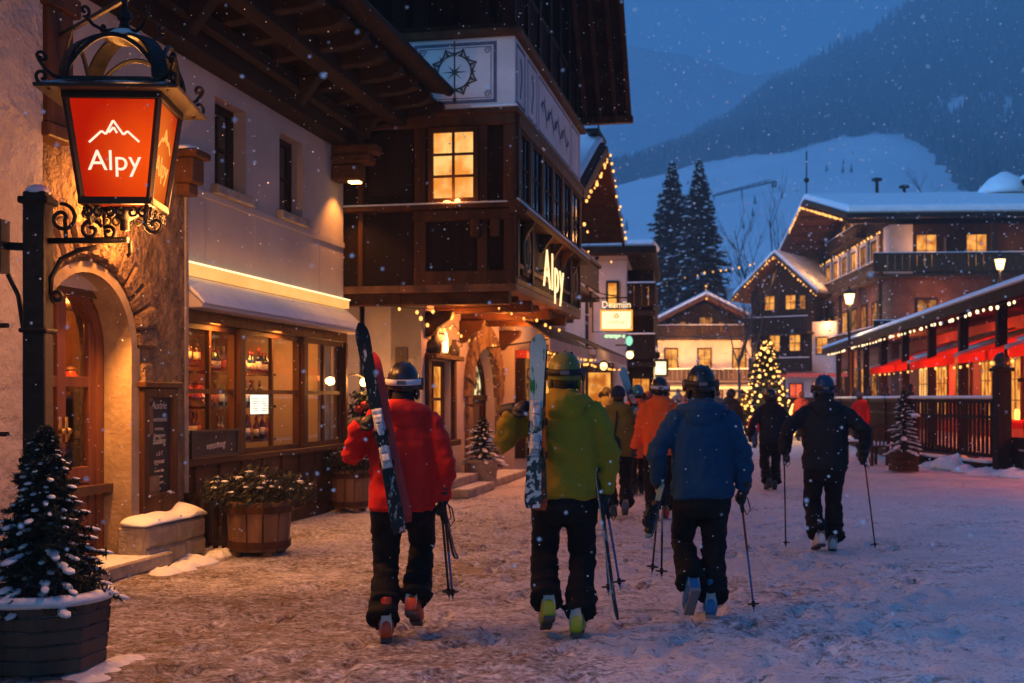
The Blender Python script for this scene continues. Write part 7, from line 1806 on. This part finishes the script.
def two_tone(name):
    m, nt, out = _mat(name); p = _n(nt, 'BsdfPrincipled', Roughness=.3); co = _coords(nt); sx = _n(nt, 'SeparateXYZ'); nt.links.new(co, sx.inputs[0])
    a = _n(nt, 'TexNoise', Scale=17, Detail=4); nt.links.new(_coords(nt, (1, 1, .25)), a.inputs['Vector']); b = _n(nt, 'TexNoise', Scale=26, Detail=5); nt.links.new(co, b.inputs['Vector'])
    up = _ramp(nt, a.outputs['Fac'], .53, .57, (.66, .62, .50), (.03, .20, .02)); lo = _ramp(nt, b.outputs['Fac'], .50, .56, (.015, .015, .02), (.60, .58, .54))
    k = _math(nt, 'MULTIPLY', _math(nt, 'SUBTRACT', sx.outputs[2], .50), 12.0, True)
    nt.links.new(_mix(nt, k, lo, up), p.inputs['Base Color']); nt.links.new(p.outputs[0], out.inputs['Surface']); return m
gtop = two_tone('ski_white_green'); gtop2 = graphic('ski_black_white', (.02, .02, .025), (.55, .56, .58), 22, .46, .52, (1, 1, .5))
ski(at(-.205, -.28, .86), at(-.17, -.24, 1.96), (.05, -1, .05), 'upright white and green ski before the shoulder of the yellow green skier', gtop, base_dark, .105, bpos=(.36, .56), bmat=graphic('binding_pale', (.30, .32, .36), (.62, .64, .68), 20, .4, .6))
ski(at(-.165, -.235, .84), at(-.165, -.205, 1.93), (.1, 1, .0), 'second ski of the upright white and green set, orange tail, black patterned', gtop2, graphic('ski_orange_tail', (.5, .10, .015), (.02, .02, .025), 3, .42, .5), .10, bind=True, bpos=(.36, .60), bmat=MT['black'])
pole(at(.275, .02, .85), at(.365, -.05, .30), 'bright blue ski pole hanging from the hand of the yellow green skier', blu, blu); pole(at(.255, -.01, .88), at(.285, -.09, .27), 'paler blue ski pole beside the bright blue one of the yellow green skier', slv, blu)
ski(at(.20, -.06, 1.10), at(.325, -.16, .13), (.9, -.4, 0), 'narrow dark ski carried low behind the blue poles of the yellow green skier', snowy_dark, mat('ski_pale_base', (.35, .30, .27), (.45, .40, .36), 8, rough=.4), .055, bind=False, curl=.2)
_, at, hd_ = person(1.41, 8.90, 2, 'skier in deep blue jacket and glossy black helmet using a blue ski pole', BLUE, headc=SHELL, sc=1.0, hem=.875, detail=1.15,
    boots=boots_of('blue', (.012, .12, .30), (.012, .11, .28), (.20, .21, .23), (.36, .37, .40)), feet=((-.10, -.22, .03, 42), (.075, -.03, .0, 3)), width=1.02,
    arms={'l': {'hand': (-.315, .06, .97), 'pole': (-1, -.9, 0), 'dir': (.05, .3, -1), 'back': (-1, 0, 0)}, 'r': {'hand': (.315, .04, .93), 'pole': (1, -1, 0), 'dir': (0, .45, -1), 'back': (1, -.1, 0)}})
pole(at(.305, .10, .85), at(.385, .0, .03), 'ski pole with red and blue shaft planted in the snow by the blue jacketed skier', redp, blu)
pole(at(-.315, .05, .90), at(-.37, .02, .30), 'yellow and black ski pole hanging from the hand of the blue jacketed skier', mat('pole_yellow', (.40, .28, .02), rough=.4), carb); pole(at(-.285, .10, .90), at(-.30, .0, .27), 'silver ski pole hanging beside the yellow and black one', slv, carb)
ski(at(-.285, .02, .99), at(-.395, -.06, .58), (-.8, -.5, 0), 'small blue piece of binding and pole gear held with the poles by the blue jacketed skier', mat('gear_blue', (.02, .14, .32), (.03, .2, .4), 9, rough=.35), base_dark, .07, bpos=(.5, .75), bmat=MT['black'])  # ski shape stands in for the blue binding and pole gear
_, at, hd_ = person(3.30, 12.65, 6, 'walker in black ski suit and dark blue helmet with a thin pole in each hand', DARK, headc=mat('helmet_blue', (.012, .035, .085), (.02, .05, .11), 8, rough=.3), sc=1.0, hem=.86, detail=1.05,
    boots=boots_of('white', (.48, .48, .50), (.46, .46, .48), (.03, .03, .03), (.10, .10, .11)), feet=((-.10, -.16, .02, 14), (.10, .06, .0, 2)), width=1.04,
    arms={'l': {'hand': (-.40, .10, 1.03), 'pole': (-1, -.8, 0), 'dir': (-.05, .5, -.7), 'back': (-1, 0, .2)}, 'r': {'hand': (.42, .06, 1.02), 'pole': (1, -.8, 0), 'dir': (.05, .5, -.7), 'back': (1, 0, .2)}})
pole(at(-.405, .15, .99), at(-.40, .05, .02), 'thin black ski pole standing upright in the black suited walker hand toward the christmas tree', carb); pole(at(.425, .12, .98), at(.52, .0, .02), 'slanting thin black ski pole in the black suited walker hand toward the terrace', redp, carb)
# ---------------------------------------------------------------- farther walkers
down = lambda: None
_, at, _h = person(1.97, 15.95, 1, 'walker in vivid orange jacket and black helmet before the blue jacketed skier', ORANGE, headc=SHELL, strap=WHITEP, sc=1.02, hem=.84, detail=.75, boots=boots_of('redblack', (.40, .03, .02), (.3, .03, .02), (.05, .05, .05), (.3, .3, .3)), feet=((-.10, -.1, 0, 8), (.1, .12, 0, 4)))
m = MB(); q = D.objects.new('stripe', None); D.objects.remove(q)
_, at, _h = person(1.46, 16.4, -2, 'walker in olive green jacket and dark blue cap carrying one ski on the shoulder', cloth('olive_jacket', (.16, .13, .018), (.21, .175, .028)), head='hat', headc=mat('cap_blue', (.015, .03, .06), rough=.9), sc=.97, hem=.84, detail=.75, hair=True,
    boots=boots_of('bluegrey', (.04, .07, .16), (.03, .05, .12), (.04, .04, .04), (.2, .2, .2)), feet=((-.09, .14, 0, 0), (.09, -.14, .02, 14)),
    arms={'r': {'hand': (.16, .20, 1.36), 'pole': (1, -.2, -1), 'dir': (-.1, .6, .7), 'back': (.6, .4, 0)}, 'l': {'hand': (-.30, .08, .95)}})
ski(at(.36, -.30, 1.00), at(.07, .22, 2.08), (.2, -1, 0), 'dark ski with pale blue tail on the shoulder of the olive jacketed walker', graphic('ski_blue_tail', (.03, .03, .035), (.15, .42, .55), 2.2, .45, .55), base_dark, .11)
bp = empty('backpack', at(-.02, -.20, .95), 'small black shoulder bag on the back of the olive jacketed walker', 'bag')
m = MB(); m.ell(at(-.10, -.19, 1.00), (.10, .055, .14), 12, 8, e=.7); m.build('pouch', MT['black'], bp, True)
m = MB(); m.tube([at(-.10, -.19, 1.12), at(-.06, -.175, 1.3), at(-.04, -.15, 1.45), at(-.06, -.06, 1.57)], .014, 6); m.build('strap', MT['black'], bp, True)
person(2.12, 20.2, 0, 'walker in long orange coat and teal knitted hat beyond the olive jacketed walker', cloth('orange_coat', (.70, .085, .015), (.85, .12, .02)), head='hat', headc=mat('teal_wool', (.02, .16, .22), (.04, .22, .28), 30, rough=.95), sc=1.0, hem=.62, coat=True, detail=.7, feet=((-.09, -.1, 0, 6), (.09, .12, 0, 2)))
person(3.72, 24.6, 0, 'walker in red jacket and red hat half hidden behind the blue jacketed skier', RED, head='hat', headc=mat('red_wool', (.35, .02, .015), rough=.95), sc=.98, detail=.6)
person(4.56, 21.1, 4, 'walker in black jacket and black helmet heading for the lit fir tree', DARK, headc=SHELL, sc=.96, hem=.85, detail=.75, boots=boots_of('dark', (.03, .03, .03), (.03, .03, .03), (.02, .02, .02), (.1, .1, .1)), feet=((-.09, -.12, .01, 10), (.09, .10, 0, 2)), arms={'l': {'hand': (-.38, .06, .98)}, 'r': {'hand': (.36, .06, .96)}})
person(7.9, 39.0, -8, 'small child in red jacket and blue trousers seen past the black jacketed walker', RED, trousers=cloth('blue_jeans', (.03, .05, .10)), head='hat', headc=mat('dark_wool', (.03, .03, .035), rough=.95), sc=.66, detail=.55)
person(9.6, 33.0, -20, 'person in red jacket standing at the terrace fence beyond the blue helmeted walker', RED, head='hat', headc=mat('grey_wool', (.10, .10, .11), rough=.95), sc=.98, detail=.55)
person(8.3, 46.0, 150, 'dark clothed onlooker standing near the lit fir tree', DARK, head='hat', headc=MT['black'], sc=1.0, detail=.5)
person(9.15, 47.5, 200, 'onlooker in yellow and black jacket beside the lit fir tree', cloth('mustard_jacket', (.34, .22, .02), (.42, .28, .03)), head='hat', headc=MT['black'], sc=1.0, detail=.5)
for i, (x, y, hdg, col, lab) in enumerate(((3.0, 27.5, 5, (.05, .035, .03), 'passer-by in brown coat under the glowing signs'), (2.35, 31.0, -10, (.03, .03, .05), 'passer-by in navy coat by the shop fronts under the awning'), (5.6, 38.5, 170, (.28, .05, .04), 'passer-by in faded red coat in the crowd before the guest house'), (6.5, 43, 20, (.10, .10, .12), 'passer-by in grey coat in the crowd before the guest house'), (4.6, 35.5, -20, (.06, .10, .13), 'passer-by in dusty blue coat in the crowd past the orange jacket'), (7.2, 52, 190, (.30, .18, .12), 'passer-by in tan coat far up the street'))):
    person(x, y, hdg, lab, cloth('coat_%s' % 'abcdefgh'[i], col), head='hat', headc=mat('hat_%s' % 'abcdefgh'[i], tuple(q * .6 for q in col), rough=.95), sc=RND.uniform(.93, 1.03), hem=.8, detail=.5)
for i, (px, y, hdg, col, lab) in enumerate(((606, 30, 10, (.22, .16, .04), 'passer-by in mustard parka beside the dark awnings'), (648, 33, -5, (.40, .05, .03), 'passer-by in scarlet parka between the orange jacket and the shop fronts'), (678, 36, 170, (.45, .42, .40), 'passer-by in pale coat facing the street beyond the blue jacketed skier'), (716, 40, 20, (.05, .12, .14), 'passer-by in petrol coat near the guest house door'), (628, 44, -10, (.35, .10, .02), 'passer-by in rust coat under the wide white shop sign'), (731, 34, 15, (.02, .02, .02), 'tall black clothed passer-by before the guest house'), (801, 44, 30, (.25, .03, .02), 'passer-by in wine red coat at the start of the terrace'))):
    person((px - 512) / 1200 * y, y, hdg, lab, cloth('parka_%s' % 'abcdefg'[i], col), head=('hat', 'helmet')[i % 2], headc=mat('cap_%s' % 'abcdefg'[i], tuple(q * .5 + .01 for q in col), rough=.9), sc=RND.uniform(.95, 1.04), hem=RND.uniform(.72, .86), detail=.5, feet=((-.09, RND.uniform(-.2, 0), 0, 8), (.09, RND.uniform(0, .2), 0, 0)))
for i, (y, x, lab) in enumerate(((6.9, 2.7, 'dark clothed guest seen through the terrace posts by the lit window'), (4.5, 2.8, 'guest in brown jacket on the terrace behind the table by the red wall'))):
    p = PR(x, y, .32); person(p.x, p.y, (200, 250)[i], lab, DARK if i == 0 else cloth('brown_jacket', (.09, .05, .03)), head='hat', headc=MT['black'], sc=.96, detail=.5, z=.32)
# ================================================================ light
dusk = D.lights.new('dusk_glow', 'SUN'); dusk.energy = DUSK; dusk.color = (.18, .46, 1.0); dusk.angle = math.radians(60)
do = D.objects.new('dusk_glow', dusk); COL.objects.link(do); do.rotation_euler = V((.9, .3, -.42)).to_track_quat('-Z', 'Y').to_euler()
WARM = (1.0, .35, .065); AMB = (1.0, .28, .045)
# the big lantern: lamps in its crown and added outside carry its opaque panes' glow
lamp('lantern_light', 'POINT', LF(.1, .1, 2.66), 90, (1.0, .36, .08), .14)
lamp('lantern_crown_light', 'POINT', LF(.02, .02, 3.84), 14, (1.0, .40, .09), .07)
lamp('lantern_pane_light', 'POINT', LF(.30, .38, 2.95), 50, (1.0, .32, .06), .15)
lamp('lantern_fill_light', 'POINT', LF(.85, -.35, 2.7), 105, (1.0, .36, .10), .2)  # unseen lamp added beside the lantern to brighten the skiers' backs
lamp('portal_light', 'POINT', S(-5.55, 10.0, 3.36), 150, (1.0, .36, .07), .05)
# arched door and its room
lamp('door_light', 'POINT', S(-6.62, 10.7, 2.45), 120, WARM, .12)
lamp('door_downlight', 'SPOT', S(-5.86, 10.0, 2.55), 300, (1.0, .38, .08), .08, aim=S(-4.95, 10.9, 0), spot=85)
# shop window
lamp('shop_light', 'AREA', S(-6.28, 12.6, 2.5), 95, WARM, sx=.25, sy=1.2, aim=S(-6.6, 12.6, 0))
lamp('shop_light', 'AREA', S(-6.45, 14.4, 2.5), 95, WARM, sx=.25, sy=1.6, aim=S(-6.6, 14.4, 0))
lamp('shop_light', 'POINT', S(-6.7, 16.2, 2.2), 30, WARM, .1)
lamp('strip_light', 'AREA', S(-5.86, 14.45, 3.12), 8, (1.0, .40, .11), sx=5.2, sy=.06, aim=S(-5.6, 14.45, 4.2))
lamp('eaves_spot', 'SPOT', S(-5.72, 16.7, 4.72), 90, WARM, .04, aim=S(-5.95, 16.7, 3), spot=110)
lamp('wall_lamp_light', 'POINT', S(-5.72, 17.4, 1.88), 45, (1, .40, .10), .06)
# under the bay
lamp('candle_light', 'POINT', S(-4.95, 19.55, 2.62), 22, WARM, .05)
for v, u, e in ((-4.7, 18.9, 45), (-4.3, 20.6, 75), (-4.25, 22.6, 120), (-4.2, 24.2, 80)): lamp('bay_bulb_light', 'POINT', S(v, u, 2.86), e, AMB, .08)
lamp('sign_light', 'POINT', S(-3.05, 20.7, 3.75), 26, WARM, .3)
lamp('sill_light', 'POINT', S(-4.36, 17.05, 4.62), 10, WARM, .05)
# down the street
for v, u, z, e in ((-4.2, 25.5, 2.3, 60), (-4.2, 29, 2.3, 90), (-4.1, 32.5, 2.3, 90)): lamp('awning_light', 'POINT', S(v, u, z), e, WARM, .15)
lamp('box_sign_light', 'POINT', P5(.4, -.4, 3.3), 55, (1, .5, .16), .3)
lamp('gable_light', 'POINT', S(-3.0, 28, 6.0), 35, WARM, .2)
lamp('white_house_light', 'POINT', P4(-1.9, -1.2, 4.9), 50, WARM, .2); lamp('wing_light', 'POINT', P4(-.25, -1.2, 3.9), 25, WARM, .2)
lamp('far_shop_light', 'POINT', V((4.8, 40, 2.4)), 150, (1, .65, .3), .3)
lamp('fir_tree_light', 'POINT', cb + V((0, -1.5, 1.6)), 130, (1, .52, .15), .5)
for x, z, e in ((-2.0, 2.4, 650), (2.2, 2.4, 650), (-1.5, 4.4, 420), (2.4, 4.4, 420), (.2, 6.2, 200), (.5, .8, 400)): lamp('guest_house_light', 'POINT', PC(x, -2.2, z), e, (1, .42, .12), .3)
lamp('chalet_light', 'POINT', PT(.2, -2.0, 8.2), 150, (1, .5, .16), .3); lamp('chalet_light', 'POINT', PT(-.6, -2.6, 3.4), 45, (1, .42, .13), .3)
for x, z, e in ((1.5, 9.3, 180), (6, 9.3, 200), (2, 6.0, 260), (8, 6.0, 260), (13, 6.2, 200)): lamp('hotel_light', 'POINT', PH(x, -1.0, z), e * .45, (1, .40, .14), .25)
for y, z, e in ((2, 9.3, 150), (7, 9.4, 180), (12, 9.4, 200), (17, 9.4, 200), (4, 6, 160), (12, 6, 220), (10, 11.4, 120), (8, 3.0, 220)): lamp('hotel_side_light', 'POINT', PH(-.9, y, z), e * .7, (1, .42, .14), .25)
# terrace: warm lamps under the red cloth
for y, e in ((-1.5, 90), (3.0, 120), (8.5, 150), (15, 190), (23, 230)): lamp('terrace_light', 'POINT', PR(2.0, y, 2.55), e * 2.2, (1, .16, .03), .2)
for y, e in ((.5, 60), (6, 70), (12, 90)): lamp('terrace_table_light', 'POINT', PR(1.5, y, 1.6), e, (1, .30, .07), .15)
lamp('street_lamp_light', 'POINT', V((12.65, 44.7, 5.25)), 380, (1, .62, .28), .2); lamp('street_lamp_light', 'POINT', V((18.3, 44.7, 6.55)), 380, (1, .62, .28), .2)
